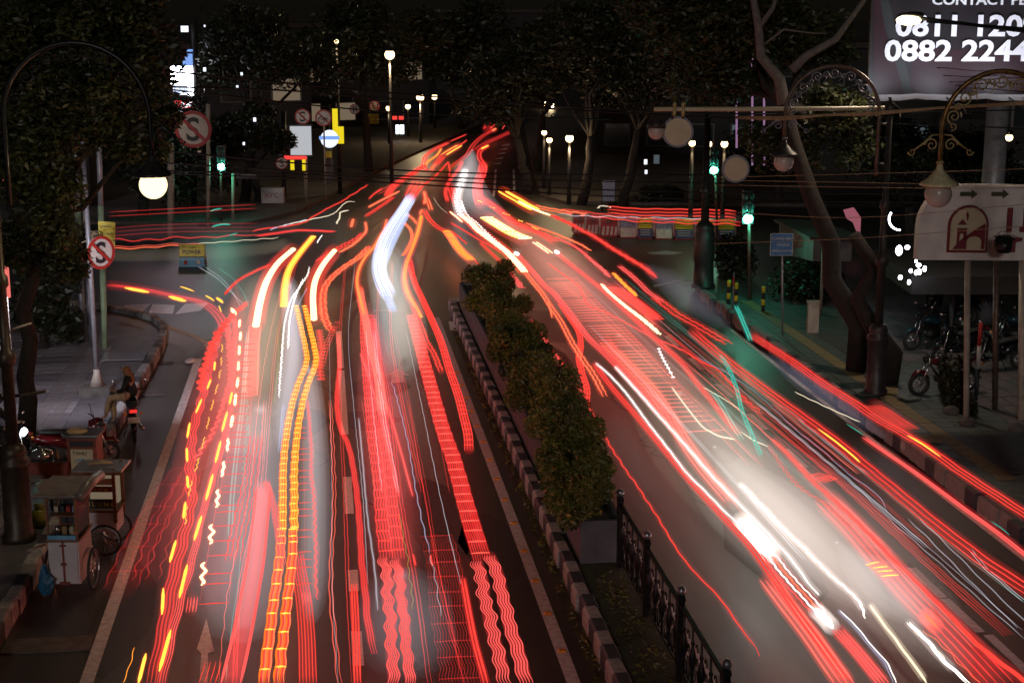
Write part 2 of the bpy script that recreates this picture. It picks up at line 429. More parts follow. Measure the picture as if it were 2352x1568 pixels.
sheet('median_soil', [RD(4.1, 13), RD(4.93, 13), RD(4.93, 48.3), RD(4.1, 48.3)], .24, 'moss', thick=.24)
sheet('gutter_moss', [RD(3.68, 14), RD(3.86, 14), RD(3.86, 45), RD(3.70, 45)], .004, 'moss')
# --- right pavement
rp = [RD(12.55, 8), RD(12.55, 49.2)]+[tuple(P(x, y)) for x, y in ((1596, 668), (1625, 655), (1700, 648), (1900, 640))]+[RD(60, 51), RD(60, 8)]
rpav = sheet('pavement', rp, .16, 'paver_green', thick=.17)
kerb('white painted kerb blocks of the right pavement', [(*RD(12.43, v)[:2], RZ) for v in np.arange(20, 49.3, .5)], ['concrete', 'concrete', 'kerb_black', 'concrete'], h=.05, jit=.03)
tl = MB(); tl.box((0, 0, .005), (.37, .37, .012)); tl = tl.mesh('paving_tile'); tl.materials.append(M['paver_green'])
tl2 = tl.copy(); tl2.materials.clear(); tl2.materials.append(M['tactile_yellow'])
cnt = 0
for i in range(60):
    v = 47.5-i*.4
    for j in range(6):
        if cnt >= 290 : break
        u = 13.2+j*.4
        o = bpy.data.objects.new('paving_tile', tl2 if j == 1 else tl); COL.objects.link(o)
        o.location = RD(u, v, .158+.006*rng.random()); o.rotation_euler = (rng.normal()*.01, rng.normal()*.01, RZ); o.parent = rpav; o.matrix_parent_inverse = parent_inv(rpav); cnt += 1
mb = MB()
for i in range(30):
    for j in range(6):
        if (i*7+j*3) % 11: mb.box(RD(15.75+j*.41, 47-i*.8, .166), (.37, .76, .012), RZ)
o = mb.build('paving_tile', 'paver_b', rpav); o['kind'] = 'stuff'
for k, (x, y, a) in enumerate(((1985, 905, .3), (2040, 900, -.2), (2085, 915, .5), (2130, 1010, .2))):
    o = bpy.data.objects.new('loose_tile', tl2 if k % 2 else tl); COL.objects.link(o); o.location = tuple(P(x, y, .2)+np.array([0, 0, .03])); o.rotation_euler = (.06, .05, a); o.scale = (1.3, 1.3, 2)
    tag(o, ['loose yellow tile left of the others on the right pavement', 'loose grey tile lying right behind the lamp pole', 'loose yellow tile tipped up on the right pavement', 'loose grey tile near the leaning posts'][k], 'tile', 'loose tiles on the right pavement')
# --- far pavements
sheet('far_pavement', [P(x, y) for x, y in ((560, 520), (690, 488), (760, 452), (820, 420), (900, 380), (1000, 335), (1100, 291), (1130, 272), (700, 262), (-900, 300), (-1500, 480), (-700, 500), (200, 515))], .15, 'concrete_dark', thick=.16)
sheet('far_pavement', [P(x, y) for x, y in ((1242, 452), (1300, 470), (1700, 474), (3400, 486), (3400, 300), (1300, 262), (1205, 290), (1222, 380))], .15, 'concrete_dark', thick=.16)
# --- painted markings
def mark(name, pts, m='road_paint'): return sheet(name, pts, .006, m)
def strip(name, u, v0, v1, w, m='road_paint'): return mark(name, [RD(u-w/2, v0), RD(u+w/2, v0), RD(u+w/2, v1), RD(u-w/2, v1)], m)
strip('edge_line', -3.6, 13, 42, .2, 'worn_paint')
mk = [P(x, y) for x, y in ((478, 806), (468, 790), (440, 775), (390, 757), (330, 744), (330, 740), (395, 751), (445, 768), (476, 784), (490, 806))]
mark('edge_line', mk, 'worn_paint')
o = strip('edge_line', 3.38, 13, 47, .2, 'worn_paint')
vv = lambda x, y: uv(P(x, y))[1]
for a, b in ((845, 760), (998, 850), (1180, 1095), (1358, 1309), (1530, 1450)):
    strip('lane_dash', .31, vv(800, a), vv(800, b), .17)
for x, y in ((2129, 1337), (2210, 1412), (2315, 1500)):
    u, v = uv(P(x, y)); strip('lane_dash', u, v-.7, v+.7, .16, 'worn_paint')
for v in np.arange(30, 47, 3): strip('lane_dash', uv(P(2129, 1337))[0], v, v+1.4, .16, 'worn_paint')
strip('edge_line', 12.1, 16, 44, .13, 'worn_paint')
strip('edge_line', 5.35, 14, 47, .13, 'worn_paint')
for poly in (((267, 727), (315, 727), (347, 698), (288, 700)), ((342, 719), (397, 721), (402, 701), (350, 698)), ((402, 722), (460, 714), (477, 696), (425, 698))):
    mark('crossing_bar', [P(*q) for q in poly])
mark('arrow_marking', [P(*q) for q in ((898, 880), (930, 878), (926, 862), (940, 862), (915, 846), (886, 862), (900, 862))], 'worn_paint')
mark('arrow_marking', [P(*q) for q in ((458, 1568), (478, 1568), (478, 1500), (492, 1495), (474, 1420), (452, 1490), (462, 1500))], 'worn_paint')
for q in (((1040, 708), (1060, 708), (1064, 722), (1042, 722)), ((1070, 708), (1088, 708), (1094, 720), (1074, 722)), ((1030, 738), (1046, 740), (1052, 760), (1034, 758))):
    mark('stop_bar', [P(*k) for k in q])
for i, y in enumerate((331, 340, 350, 361, 373)): mark('crossing_bar', [P(*k) for k in ((1140-i*1+26-i*2, y), (1172-i*5, y), (1168-i*5, y+4), (1130+(4-i)*5, y+4))], 'worn_paint')
mark('lane_line', [P(*k) for k in ((1137, 389), (1141, 389), (1137, 452), (1131, 452))], 'worn_paint')
mark('lane_line', [P(*k) for k in ((1178, 389), (1182, 389), (1184, 442), (1178, 442))], 'worn_paint')
mark('turn_marking', [P(*k) for k in ((1485, 580), (1530, 576), (1570, 580), (1550, 585), (1500, 585))], 'worn_paint')
mark('edge_line', [P(*k) for k in ((1500, 655), (1550, 645), (1612, 640), (1612, 643), (1550, 649), (1502, 660))], 'worn_paint')
mark('median_apron', [P(*k) for k in ((860, 712), (930, 712), (928, 716), (860, 716))], 'worn_paint')
# reflectors
rl = thing('road_stud_line', RD(3.38, 30, 0), 'row of small amber reflectors set in the white line beside the median', 'reflectors')
sm_ = MB().box((0, 0, .014), (.13, .10, .028), taper=.7).mesh('reflector'); sm_.materials.append(M['reflector'])
for y in (856, 884, 913, 944, 979, 1016, 1058, 1103, 1151, 1206, 1271, 1341, 1418, 1506):
    v = uv(P(1100, y))[1]; o = bpy.data.objects.new('reflector', sm_); COL.objects.link(o); o.location = RD(3.38, v, .008); o.rotation_euler = (0, 0, RZ); o.parent = rl; o.matrix_parent_inverse = parent_inv(rl)
# drain slabs in the parking strip
for k, (x, y, w, l) in enumerate(((110, 1480, 1.3, .55), (330, 905, 1.1, .3), (350, 835, 1.1, .25))):
    o = MB().box(tuple(P(x, y, .01)), (w, l, .03), RZ).build('drain_slab', 'concrete_dark'); tag(o, ['wide worn concrete drain slab in the gutter at the bottom left', 'narrow concrete slab in the gutter beside the seated woman', 'narrow concrete slab in the gutter near the street corner'][k], 'slab', 'concrete slabs in the left gutter')
o = MB().sph(tuple(P(437, 828, .03)), .16, 10, 5, (1, 1.8, .25)).build('litter_bag', 'white_paint'); tag(o, 'crumpled white litter on the road inside the corner line', 'litter')
# leaves on verge
gv = leaves(rng, [RD(3.78, v, .03)+(.10, .6, .07) for v in np.arange(15, 45, 1.1)], 1, 900, .045)
q = quadmesh('weeds', gv, 'leaf_bush'); q['kind'] = 'stuff'
gv = leaves(rng, [RD(4.5, v, .27)+(.36, .9, .05) for v in np.arange(14, 24, 1.0)], 1, 900, .04)
q = quadmesh('weeds', gv, 'leaf_bush'); q['kind'] = 'stuff'
# ================================================================== PLANTER, BUSHES, FENCE
pl = thing('planter', RD(4.45, 36, .2), 'long grey concrete planter trough with bushes along the median', 'planter')
v0, v1 = 24.3, 47.6
MB().box(RD(4.20, (v0+v1)/2, .6), (.07, v1-v0, .8), RZ).build('side_wall', 'planter_concrete', pl)
MB().box(RD(4.86, (v0+v1)/2, .6), (.07, v1-v0, .8), RZ).build('side_wall', 'planter_concrete', pl)
MB().box(RD(4.53, v0+.04, .597), (.59, .07, .79), RZ).build('end_wall', 'planter_concrete', pl)
MB().box(RD(4.53, v1-.04, .597), (.59, .07, .79), RZ).build('end_wall', 'planter_concrete', pl)
MB().box(RD(4.53, (v0+v1)/2, .86), (.59, v1-v0-.2, .1), RZ).build('soil', 'earth', pl)
def bush(k, x, y, h, sx, sy, sz, n, label, leaf='leaf_bush'):
    c = P(x+13, y, h); sx *= .95; sy *= 1.15; sz *= 1.08; n = int(n*1.5); u, v = uv(c); b = RD(u, v, .9)
    t = thing('bush', b, label, 'bush', 'bushes growing in the median planter'); r = np.random.default_rng(k)
    cl = [(c[0], c[1], c[2], sx*.8, sy*.8, sz*.8)]
    for i in range(9):
        a = r.random()*6.28; cl.append((c[0]+math.cos(a)*sx*.75, c[1]+math.sin(a)*sy*.8, c[2]+(r.random()-.45)*sz*1.2, sx*.42, sy*.4, sz*.4))
    quadmesh('foliage', leaves(r, cl, 1, n, .046), leaf, t)
    quadmesh('yellow_leaf_cluster', leaves(r, cl, 1, n//26, .06), 'dry_leaf', t)['kind'] = 'stuff'
    st = MB()
    for i in range(5):
        st.tube([(c[0]+(r.random()-.5)*.3, c[1]+(r.random()-.5)*.5, .85), (c[0]+(r.random()-.5)*sx, c[1]+(r.random()-.5)*sy, c[2])], [.03, .01], 5)
    st.build('stem', 'bark', t)
bush(1, 1118, 662, 1.55, .80, 1.6, .62, 9000, 'farthest median bush, broad and low, at the junction end of the planter')
bush(2, 1172, 775, 1.5, .72, 1.6, .60, 8000, 'second bush from the junction end of the median planter')
bush(3, 1238, 885, 1.6, .80, 1.35, .72, 9000, 'middle bush of the median planter with yellow leaves on its right')
bush(4, 1290, 1025, 1.5, .66, 1.2, .62, 8000, 'dark olive bush second nearest in the median planter')
bush(5, 1318, 1130, 1.5, .56, .9, .52, 7000, 'nearest median bush, directly behind the iron fence end')
bush(6, 1195, 835, 1.25, .6, 1.4, .45, 4500, 'low dark bush wedged between two taller ones in the planter', 'leaf_lit')
bush(7, 1146, 716, 1.35, .7, 1.9, .48, 5000, 'low yellow-green bush between the farthest and second median bushes')
bush(8, 1208, 832, 1.30, .66, 1.7, .46, 4500, 'low yellow-green bush between the second and middle median bushes')
bush(9, 1264, 955, 1.30, .62, 1.5, .48, 4500, 'low spreading bush between the middle and second nearest median bushes')
bush(10, 1300, 1078, 1.30, .56, 1.1, .44, 4500, 'low spreading bush just behind the nearest median bush')
# iron fence
fe = thing('iron_fence', RD(4.78, 19, .24), 'black ornamental iron fence with round ball post caps on the median', 'fence')
FU = 4.80; posts = []
for x, y in ((1375, 1130), (1435, 1228), (1513, 1355), (1610, 1523)):
    u, v = uv(P(x, y, 1.58)); posts.append(v)
posts.append(posts[-1]-2.0)
for v in posts:
    p = MB().box(RD(FU, v, .85), (.09, .09, 1.3), RZ); p.box(RD(FU, v, 1.44), (.11, .11, .05), RZ); p = p.build('post', 'black_iron', fe)
    MB().sph(RD(FU, v, 1.56), .068, 16, 10).build('ball_cap', 'tin', p)
for i in range(len(posts)-1):
    a, b = posts[i], posts[i+1]; m_ = (a+b)/2; L = a-b-.1
    MB().box(RD(FU, m_, 1.36), (.05, L, .05), RZ).build('top_rail', 'black_iron', fe)
    MB().box(RD(FU, m_, .42), (.04, L, .04), RZ).build('bottom_rail', 'black_iron', fe)
    n = 5
    for k in range(n):
        v = b+(a-b)*(k+.5)/n+.0
        mb = MB(); pr = [(.018, 0), (.018, .16), (.035, .2), (.018, .24), (.05, .36), (.055, .46), (.03, .58), (.018, .62), (.035, .66), (.018, .7), (.018, .92)]
        mb.lathe(RD(FU, v, .43), pr, 8); mb.build('baluster', 'black_iron', fe)
    for k in range(n-1):
        v = b+(a-b)*(k+1)/n; mb = MB(); c = Vector(RD(FU, v, 0)); d = Vector((DD[0], DD[1], 0))
        for s in (-1, 1):
            pts = []
            for q in range(18):
                t = q/17*4.6; rr = .085*(1-q/24); pts.append(c+d*(s*(rr*math.cos(t))*.8)+Z1*(1.0+s*.1+rr*math.sin(t)*1.2))
            MB().tube(pts, .010, 5).build('scroll', 'black_iron', fe)
            pts = [c+d*(s*.02)+Z1*.45, c+d*(s*.09)+Z1*.6, c+d*(s*.02)+Z1*.8]; MB().tube(pts, .009, 5).build('scroll', 'black_iron', fe)
# asphalt repair patches, cracks and manholes
mat('patch_dark', (.028, .025, .024), .5, var=.3, scale=12, bump=.3); mat('patch_pale', (.085, .075, .068), .7, var=.3, scale=9, bump=.3)
rg0 = np.random.default_rng(9)
for k in range(15):
    u0, v0_ = ((-4.6, 3) if k < 8 else (5.6, 11.8)); u = u0+(v0_-u0)*rg0.random(); v = 20+27*rg0.random(); w, l = .3+.6*rg0.random(), .6+2.2*rg0.random()
    pts = [RD(u+w*math.cos(a)*(1+.12*rg0.normal()), v+l*math.sin(a)*(1+.08*rg0.normal())) for a in np.linspace(0, 6.0, 11)]
    sheet('road_patch', pts, .0025, 'patch_dark' if k % 3 else 'patch_pale')
for k in range(9):
    u, v = (-3+6*rg0.random(), 21+24*rg0.random()) if k < 4 else (5.6+2.4*rg0.random(), 19+22*rg0.random()); pts = [RD(u, v, .004)]
    for i in range(12): u += rg0.normal()*.09; v += .22; pts.append(RD(u, v, .004))
    o = MB().tube(pts, .010, 3, flat=.3).build('crack', 'sign_black'); o['kind'] = 'structure'
# ================================================================== LAMPS AND POSTS
em('globe_lit', (1, .80, .42), 2.2); em('lamp_hot', (1, .72, .40), 26); em('lamp_hps', (1, .78, .42), 6); em('signal_green', (.10, 1, .62), 26); em('signal_core', (.75, 1, .9), 30)
em('lightbox_white', (.92, .95, 1), .5); em('lightbox_blue', (.75, .82, 1), 1.3); em('lightbox_yellow', (1, .78, .02), .85); em('neon_red', (1, .06, .05), 1.1); em('neon_white', (.85, .9, 1), 3.0)
em('panel_pink', (1, .20, .17), .9); em('tower_white', (.80, .86, 1), 1.6); em('tower_blue', (.25, .45, 1), .9); em('shop_light', (1, .75, .5), .16); em('shop_cool', (.6, .75, .85), .11); em('far_lamp', (1, .66, .30), 7)
em('moto_head', (.9, 1, 1), 14); em('tail_red', (1, .04, .03), .9); em('purple_tube', (.75, .4, .75), .35); em('led_white', (.88, .90, 1), 16)
def scrolls(mb, o, ax, ay, r, turns=1.35, flip=1, w=.014, start=0, seg=4):
    pts = []; n = int(16*turns)
    for i in range(n+1):
        t = i/n; a = start+flip*t*turns*2*math.pi; rr = r*(1-t*.86); pts.append(Vector(o)+Vector(ax)*(rr*math.cos(a))+Vector(ay)*(rr*math.sin(a)))
    mb.tube(pts, [w*(1-.45*k/n) for k in range(n+1)], seg)
def hang_lamp(root, p, ax, iron, globe, shade='shade_cream', rad=.24, lit=False):
    """shade cap and glass globe below point p"""
    p = Vector(p)
    MB().lathe(p-Z1*.42, [(.31, 0), (.33, .02), (.30, .06), (.20, .13), (.12, .22), (.06, .30), (.045, .42)], 24, wob=.05).build('shade', shade, root)
    MB().sph(p-Z1*(.42+rad*.62), rad, 20, 12).build('globe', globe, root)
def arch_lamp(label, pole_xy, dirx, z_spring, iron, pipe, globe, scroll_m, zp=None, lit=False, pole=True, grp='ornate arched street lamps', rad=1.0, polemat='dark_pole', shade='shade_cream'):
    px, py = pole_xy; zp = zp or z_spring+.2
    root = thing('arched_street_lamp', (px, py, .15 if pole else z_spring), label, 'street lamp', grp)
    ax = Vector((dirx, 0, 0)); s = Vector((px, py, 0))+ax*.25
    if pole:
        b = (px, py, .15)
        MB().lathe(b, [(.30, 0), (.30, .12), (.25, .18), (.24, 1.35), (.27, 1.40), (.27, 1.5), (.20, 1.56), (.24, 1.62), (.20, 1.75), (.10, 1.82)], 16).build('plinth', polemat, root)
        MB().lathe(b, [(.105, 1.8), (.10, 3.2), (.14, 3.24), (.17, 3.36), (.14, 3.48), (.09, 3.52), (.085, 4.6), (.13, 4.66), (.12, 4.8), (.075, 4.86), (.07, zp-.15)], 14).build('shaft', polemat, root)
        MB().lathe((px, py, zp), [(.07, 0), (.12, .05), (.13, .18), (.06, .26), (.02, .4)], 12).build('finial', polemat, root)
        MB().tube([Vector((px, py, z_spring-.25)), s+Z1*(z_spring-.25)], .025, 6).build('bracket', polemat, root)
        MB().tube([Vector((px, py, z_spring-1.2)), s+Z1*(z_spring-1.2)], .025, 6).build('bracket', polemat, root)
    pts = [s+Z1*(z_spring-1.5), s+Z1*(z_spring-.5), s+Z1*z_spring]
    for k in range(1, 25):
        a = math.pi*k/24; pts.append(s+ax*(rad-rad*math.cos(a))+Z1*(z_spring+rad*math.sin(a)))
    e = s+ax*(2*rad); pts += [e+Z1*(z_spring-.3), e+Z1*(z_spring-.62)]
    MB().tube(pts, .045, 8).build('arch_pipe', pipe, root)
    c = s+ax*rad+Z1*z_spring
    for k in range(7):
        a = math.pi*(k+.6)/7.2; rr = rad-.17
        o = c-ax*(rr*math.cos(a))+Z1*(rr*math.sin(a)); mb = MB()
        t = ax*math.sin(a)+Z1*math.cos(a); n_ = (c-o).normalized()
        scrolls(mb, o, t, n_, .13, 1.5, 1 if k % 2 else -1, .020)
        m2 = MB(); scrolls(m2, o+t*.17+n_*.03, t, n_, .075, 1.2, -1 if k % 2 else 1, .016)
        sc_ = mb.build('scroll', scroll_m, root); m2.build('leaf_curl', scroll_m, sc_)
        l_ = MB().tube([o-t*.13, o-t*.2+n_*.10, o-t*.10+n_*.2], [.022, .018, .004], 5); l_.build('leaf_curl', scroll_m, sc_)
    for sg in (-1, 1):
        q = e+Z1*(z_spring-.28)+ax*(sg*.17); sc_ = MB(); scrolls(sc_, q, ax*sg, Z1, .12, 1.5, 1, .02); sc_ = sc_.build('scroll', scroll_m, root)
        m2 = MB().tube([e+Z1*(z_spring-.1), q+Z1*.17, q+ax*sg*.15+Z1*.02, q+ax*sg*.32-Z1*.1], [.01, .018, .02, .015], 5); m2.build('leaf_curl', scroll_m, sc_)
        m2 = MB(); scrolls(m2, q+ax*sg*.34-Z1*.12, ax*sg, Z1, .07, 1.2, -1, .016); m2.build('leaf_curl', scroll_m, sc_)
    MB().lathe(e+Z1*(z_spring-.62), [(.05, 0), (.075, .03), (.05, .07)], 12).build('ferrule', scroll_m, root)
    hang_lamp(root, e+Z1*(z_spring-.58), ax, iron, globe, shade)
    return e+Z1*(z_spring-1.15)
# left: lit globe at (352,425); its pole at (45,1240)
b = P(45, 1240, .15); g = Q(352, 425, b[1]); zs = g[2]+1.15
e_ = arch_lamp('arched lamp on a brown pole at the left edge, its round globe glowing yellow', (b[0], b[1]), 1, zs, 'black_iron', 'black_iron', 'globe_lit', 'black_iron', rad=(g[0]-b[0]-.25)/2, polemat='brown_pole', zp=zs+.3, shade='dark_pole')
lamp('POINT', (g[0], g[1], g[2]-.5), 130, (1, .78, .45), .25)
b = P(2010, 905, .16); g = Q(1800, 372, b[1])
arch_lamp('arched lamp with unlit globe on a tall dark pole, standing on the right pavement', (b[0], b[1]), -1, g[2]+1.15, 'dark_pole', 'rust_pipe', 'globe_unlit', 'grey_iron', rad=(b[0]-g[0]-.25)/2, zp=top(b, 262), shade='dark_pole')
g = Q(2155, 446, 27.0)
arch_lamp('gilded arched lamp with fluted cream shade, nearest on the right, pole outside the frame', (g[0]+2.25, g[1]), -1, g[2]+1.15, 'gold_iron', 'bronze', 'globe_unlit', 'gold_iron', rad=1.0, zp=g[2]+1.5)
# bare fluted post of the far corner (1615,660) with its signal bar
b = P(1615, 660, .16); ht = top(b, 258)
r = thing('lamp_post', b, 'dark fluted post with a wide round base on the far right street corner', 'post')
MB().lathe(b, [(.42, 0), (.42, .10), (.36, .14), (.33, .9), (.36, .95), (.34, 1.9), (.30, 2.0), (.34, 2.1), (.26, 2.2), (.14, 2.3)], 18, wob=-.04).build('base', 'dark_pole', r)
MB().lathe(b, [(.14, 2.3), (.13, 3.2), (.18, 3.25), (.18, 3.4), (.11, 3.45), (.10, ht)], 14).build('shaft', 'dark_pole', r)
# horizontal cream arm with two clamps, disc and unlit globe
r = thing('cantilever_arm', Q(1860, 250, 37), 'long cream tube arm reaching left from behind the tree, with two clamps', 'arm')
MB().tube([Q(1502, 251, 37), Q(1600, 251, 37), Q(1700, 251, 37), Q(2040, 249, 37)], .055, 10).build('tube', 'sign_cream', r)
for x in (1549, 1569):
    MB().lathe(tuple(Q(x, 268, 36.93)), [(.03, 0), (.05, .05), (.05, .12), (.03, .18), (.04, .24), (.055, .30), (.02, .36)], 8).build('clamp', 'gold_iron', r)
def disc_back(label, x, y, rad_px, D, m='sign_cream', grp=None):
    c = Vector(Q(x, y, D)); rr = rad_px*D/F; r = thing('round_sign', c, label, 'sign', grp)
    mb = MB(); mb.prism([(rr*math.cos(a*math.pi/20), rr*math.sin(a*math.pi/20)) for a in range(40)], c, X1, Z1, .03); mb.build('disc', m, r)
    mb = MB(); mb.ring(c-Vector((0, .005, 0)), X1, Z1, rr, rr+.05, -.05, 40); mb.build('rim', 'grey_iron', r)
    return r, c, rr
r, c, rr = disc_back('large blank cream disc hanging under the cantilever arm', 1557, 303, 31, 37)
for dx in (-.14, .12): MB().tube([c+X1*dx+Z1*rr*.9, c+X1*dx+Z1*(rr+.28)], .03, 6).build('hanger', 'dark_pole', r)
r, c, rr = disc_back('dull round blank disc behind the green signal halo', 1690, 388, 27, 37.5, 'sign_cream')
r = thing('lamp', Q(1508, 300, 37), 'unlit white globe lamp hanging left of the cream disc', 'lamp')
p_ = Vector(Q(1508, 283, 37)); MB().lathe(p_-Z1*.1, [(.24, 0), (.2, .1), (.08, .2), (.03, .3)], 16).build('shade', 'dark_pole', r); MB().sph(p_-Z1*.2, .2, 16, 10).build('globe', 'globe_unlit', r)
# bright cobra head in front of the billboard
c = Vector(Q(2087, 47, 38.5)); r = thing('street_light', c, 'glaring sodium street light in front of the phone number billboard', 'street light')
MB().sph(c, .31, 18, 10, (1, .8, .40)).build('lens', 'lamp_hps', r); MB().sph(c+Vector((.14, .06, .13)), .24, 16, 8, (1.1, .8, .35)).build('hood', 'dark_pole', r)
MB().tube([c+Vector((.2, 0, .06)), Q(2352, 72, 38.7), Q(2700, 95, 39)], .045, 8).build('arm', 'black_iron', r)
MB().tube([Q(2700, 95, 39), tuple(Q(2700, 95, 39)*np.array([1, 1, 0])+np.array([0, 0, .1]))], .09, 8).build('pole', 'dark_pole', r)
lamp('SPOT', (c.x, c.y, c.z-.3), 560, (1, .80, .60), .3, (c.x-.5, c.y-1.5, 0), 150, .7)
# a twin street light on the bridge side at the left, above the carts: outside the frame but part of the lit row
# small lamps lit far away
def far_lamp(label, x, y, by, d=.22, m='far_lamp', pole=True, hood=True, e=120, bx=None):
    bx = bx or x; b = P(bx, by); c = Vector(Q(x, y, b[1])); r = thing('street_lamp', (c.x, c.y, 0), label, 'street lamp', 'lit street lamps in the distance')
    MB().sph(c, d, 12, 8).build('globe', m, r)
    if hood: MB().lathe(c+Z1*d*.7, [(d*.75, 0), (d*.6, d*.25), (d*.2, d*.5), (d*.08, d*1.0)], 10).build('cap', 'dark_pole', r)
    if pole: MB().tube([(c.x, c.y, 0), (c.x, c.y, c.z-d*.9)], [.12, .06], 8).build('pole', 'dark_pole', r)
    if e: lamp('POINT', c-Vector((0, .1, d+.25)), e*.5, (1, .72, .4), .2)
far_lamp('brightest distant street lamp, high above the middle of the road', 895, 126, 436, .26, e=700)
far_lamp('small white lamp high among the dark crowns left of the brightest one', 773, 95, 445, .12, e=60)
far_lamp('warm lamp on a pole where the far left pavement narrows', 965, 224, 332, .27, e=500)
far_lamp('smaller twin lamp just right of the pavement lamp', 998, 223, 300, .22, e=0)
far_lamp('small warm lamp above the red neon sign', 893, 249, 335, .2, e=60)
far_lamp('small double warm lamp right of the one above the neon', 937, 245, 318, .2, e=0)
far_lamp('left of the pair of lamps under the trees right of the road, upper', 1250, 305, 440, .14, e=30)
far_lamp('warm lamp just below and right of that upper one', 1262, 322, 455, .15, e=120)
far_lamp('bright double lamp on a thin pole at the right side of the far road', 1308, 318, 470, .20, e=260, bx=1297)
far_lamp('leftmost of three warm lamps in a row left of the green signals', 1590, 329, 548, .14, e=30)
far_lamp('middle one of three warm lamps in a row above the upper green signal', 1627, 331, 548, .15, e=30)
far_lamp('rightmost of three warm lamps in a row above the upper green signal', 1664, 331, 548, .15, e=30)
far_lamp('tiny warm lantern at the far right beside the billboard column', 2318, 316, 900, .09, pole=False, e=4)
far_lamp('warm lamp half hidden in leaves at the upper left', 238, 284, 620, .10, pole=False, e=6)
far_lamp('little lamp left of the big no-stopping disc', 391, 271, 600, .07, pole=False, e=3)
for k, (x, y) in enumerate(((1263, 239), (1268, 242), (1252, 240))):
    c = Vector(Q(x, y, 150)); o = MB().box(c, (.32, .1, .4)).build('window_light', 'lamp_hot'); tag(o, ['middle of three tiny warm window lights far off over the right trees', 'rightmost of three tiny warm window lights far off', 'leftmost of three tiny warm window lights far off'][k], 'light', 'tiny window lights over the right trees')
# ------------------------------------------------------------------ traffic signals
def signal(label, x, y, bx, by, pole_m, s=1, e=60, visor=True):
    b = P(bx, by); c = Vector(Q(x, y, b[1])); r = thing('traffic_signal', (c.x, c.y, 0), label, 'traffic light', 'green traffic signals')
    MB().tube([(b[0], b[1], 0), (c.x, c.y, c.z+.9)], .055, 8).build('pole', pole_m, r)
    h = MB().box(c+Vector((0, .14, .38)), (.36, .22, 1.1)); h = h.build('housing', 'sign_black', r)
    for k, m in enumerate(('signal_green', 'glass_dark', 'glass_dark')):
        MB().sph(c+Vector((0, .02, k*.36)), .165 if k == 0 else .14, 14, 8, (1, .35, 1)).build('lens', m, h)
        v_ = MB(); v_.ring(c+Vector((0, .03, k*.36)), X1, Z1, .17, .18, .09, 14, a0=0, a1=math.pi); v_.build('visor', 'sign_black', h)
    MB().sph(c+Vector((0, -.02, 0)), .14, 14, 8, (1, .45, 1)).build('bulb', 'signal_core', h)
    lamp('POINT', c+Vector((0, -.3, 0)), e, (.08, 1, .6), .12)
signal('green traffic signal on a mustard pole, nearest on the right', 1718, 503, 1722, 700, 'rust_pipe', e=75)
signal('green traffic signal behind the dark post on the right corner', 1640, 391, 1648, 556, 'rust_pipe', e=60)
signal('green traffic signal on the left side of the junction beside the big disc', 508, 383, 508, 515, 'rust_pipe', e=50)
# ------------------------------------------------------------------ signs
def letters(s, size, m, root, x, y, D, **k): return text(s, size, m, root, Q(x, y, D-.03), X1, Z1, **k)
def ban(label, x, y, rpx, D, glyph, by=None, tilt=0, pole_m='pale_pole', grp='round prohibition signs', bar=True, sx=1):
    c = Vector(Q(x, y, D)); rr = rpx*D/F; ax = Vector((math.cos(tilt), math.sin(tilt), 0)); n_ = ax.cross(Z1)
    r = thing('no_stopping_sign', c, label, 'sign', grp); r.name = 'road_sign'
    d_ = MB().prism([(rr*math.cos(a*math.pi/20)*.99, rr*math.sin(a*math.pi/20)*.99) for a in range(40)], c-n_*.0, ax, Z1, -.02); d_.build('disc', 'sign_white', r)
    f_ = n_*.012
    MB().ring(c+f_, ax, Z1, rr*.82, rr, .012, 40).build('red_ring', 'sign_red', r)
    if glyph:
        g_ = text(glyph, rr*1.75, 'sign_black', r, c+f_*1.2-ax*rr*.42-Z1*rr*.60, ax, Z1, name='letter', ext=.004, off=rr*.035, sx=1.0)
    if bar:
        dg = (ax*.7071-Z1*.7071); dn = (ax*.7071+Z1*.7071); mb = MB()
        o_ = c+f_*2.2; q = [o_-dg*rr*.84-dn*rr*.09, o_+dg*rr*.84-dn*rr*.09, o_+dg*rr*.84+dn*rr*.09, o_-dg*rr*.84+dn*rr*.09]
        mb.add([*q, *[p-n_*.006 for p in q]], [(0, 1, 2, 3), (7, 6, 5, 4), (0, 4, 5, 1), (1, 5, 6, 2), (2, 6, 7, 3), (3, 7, 4, 0)]); mb.build('red_bar', 'sign_red', r)
    if by:
        zb = 0; MB().tube([(c.x-n_.x*.06, c.y-n_.y*.06, c.z+rr), (c.x-n_.x*.06, c.y-n_.y*.06, zb)], .04, 8).build('pole', pole_m, r)
    return r
b = P(225, 905, .16)
ban('tilted no-stopping sign on the grey pole at the left pavement, nearest one', 231, 580, 39, b[1], 'S', tilt=R(52))
r = thing('sign_pole', b, 'tall grey sign pole on a square concrete foot on the left pavement', 'pole')
MB().tube([(b[0], b[1], .5), (b[0]-.0, b[1], 6.2)], .06, 12).build('pole', 'grey_pole', r)
MB().box((b[0], b[1]-.05, .27), (.75, .55, .22)).build('foot_block', 'concrete_dark', r)
MB().lathe((b[0], b[1], .38), [(.2, 0), (.09, .3), (.075, .42)], 8).build('flared_collar', 'pale_pole', r)
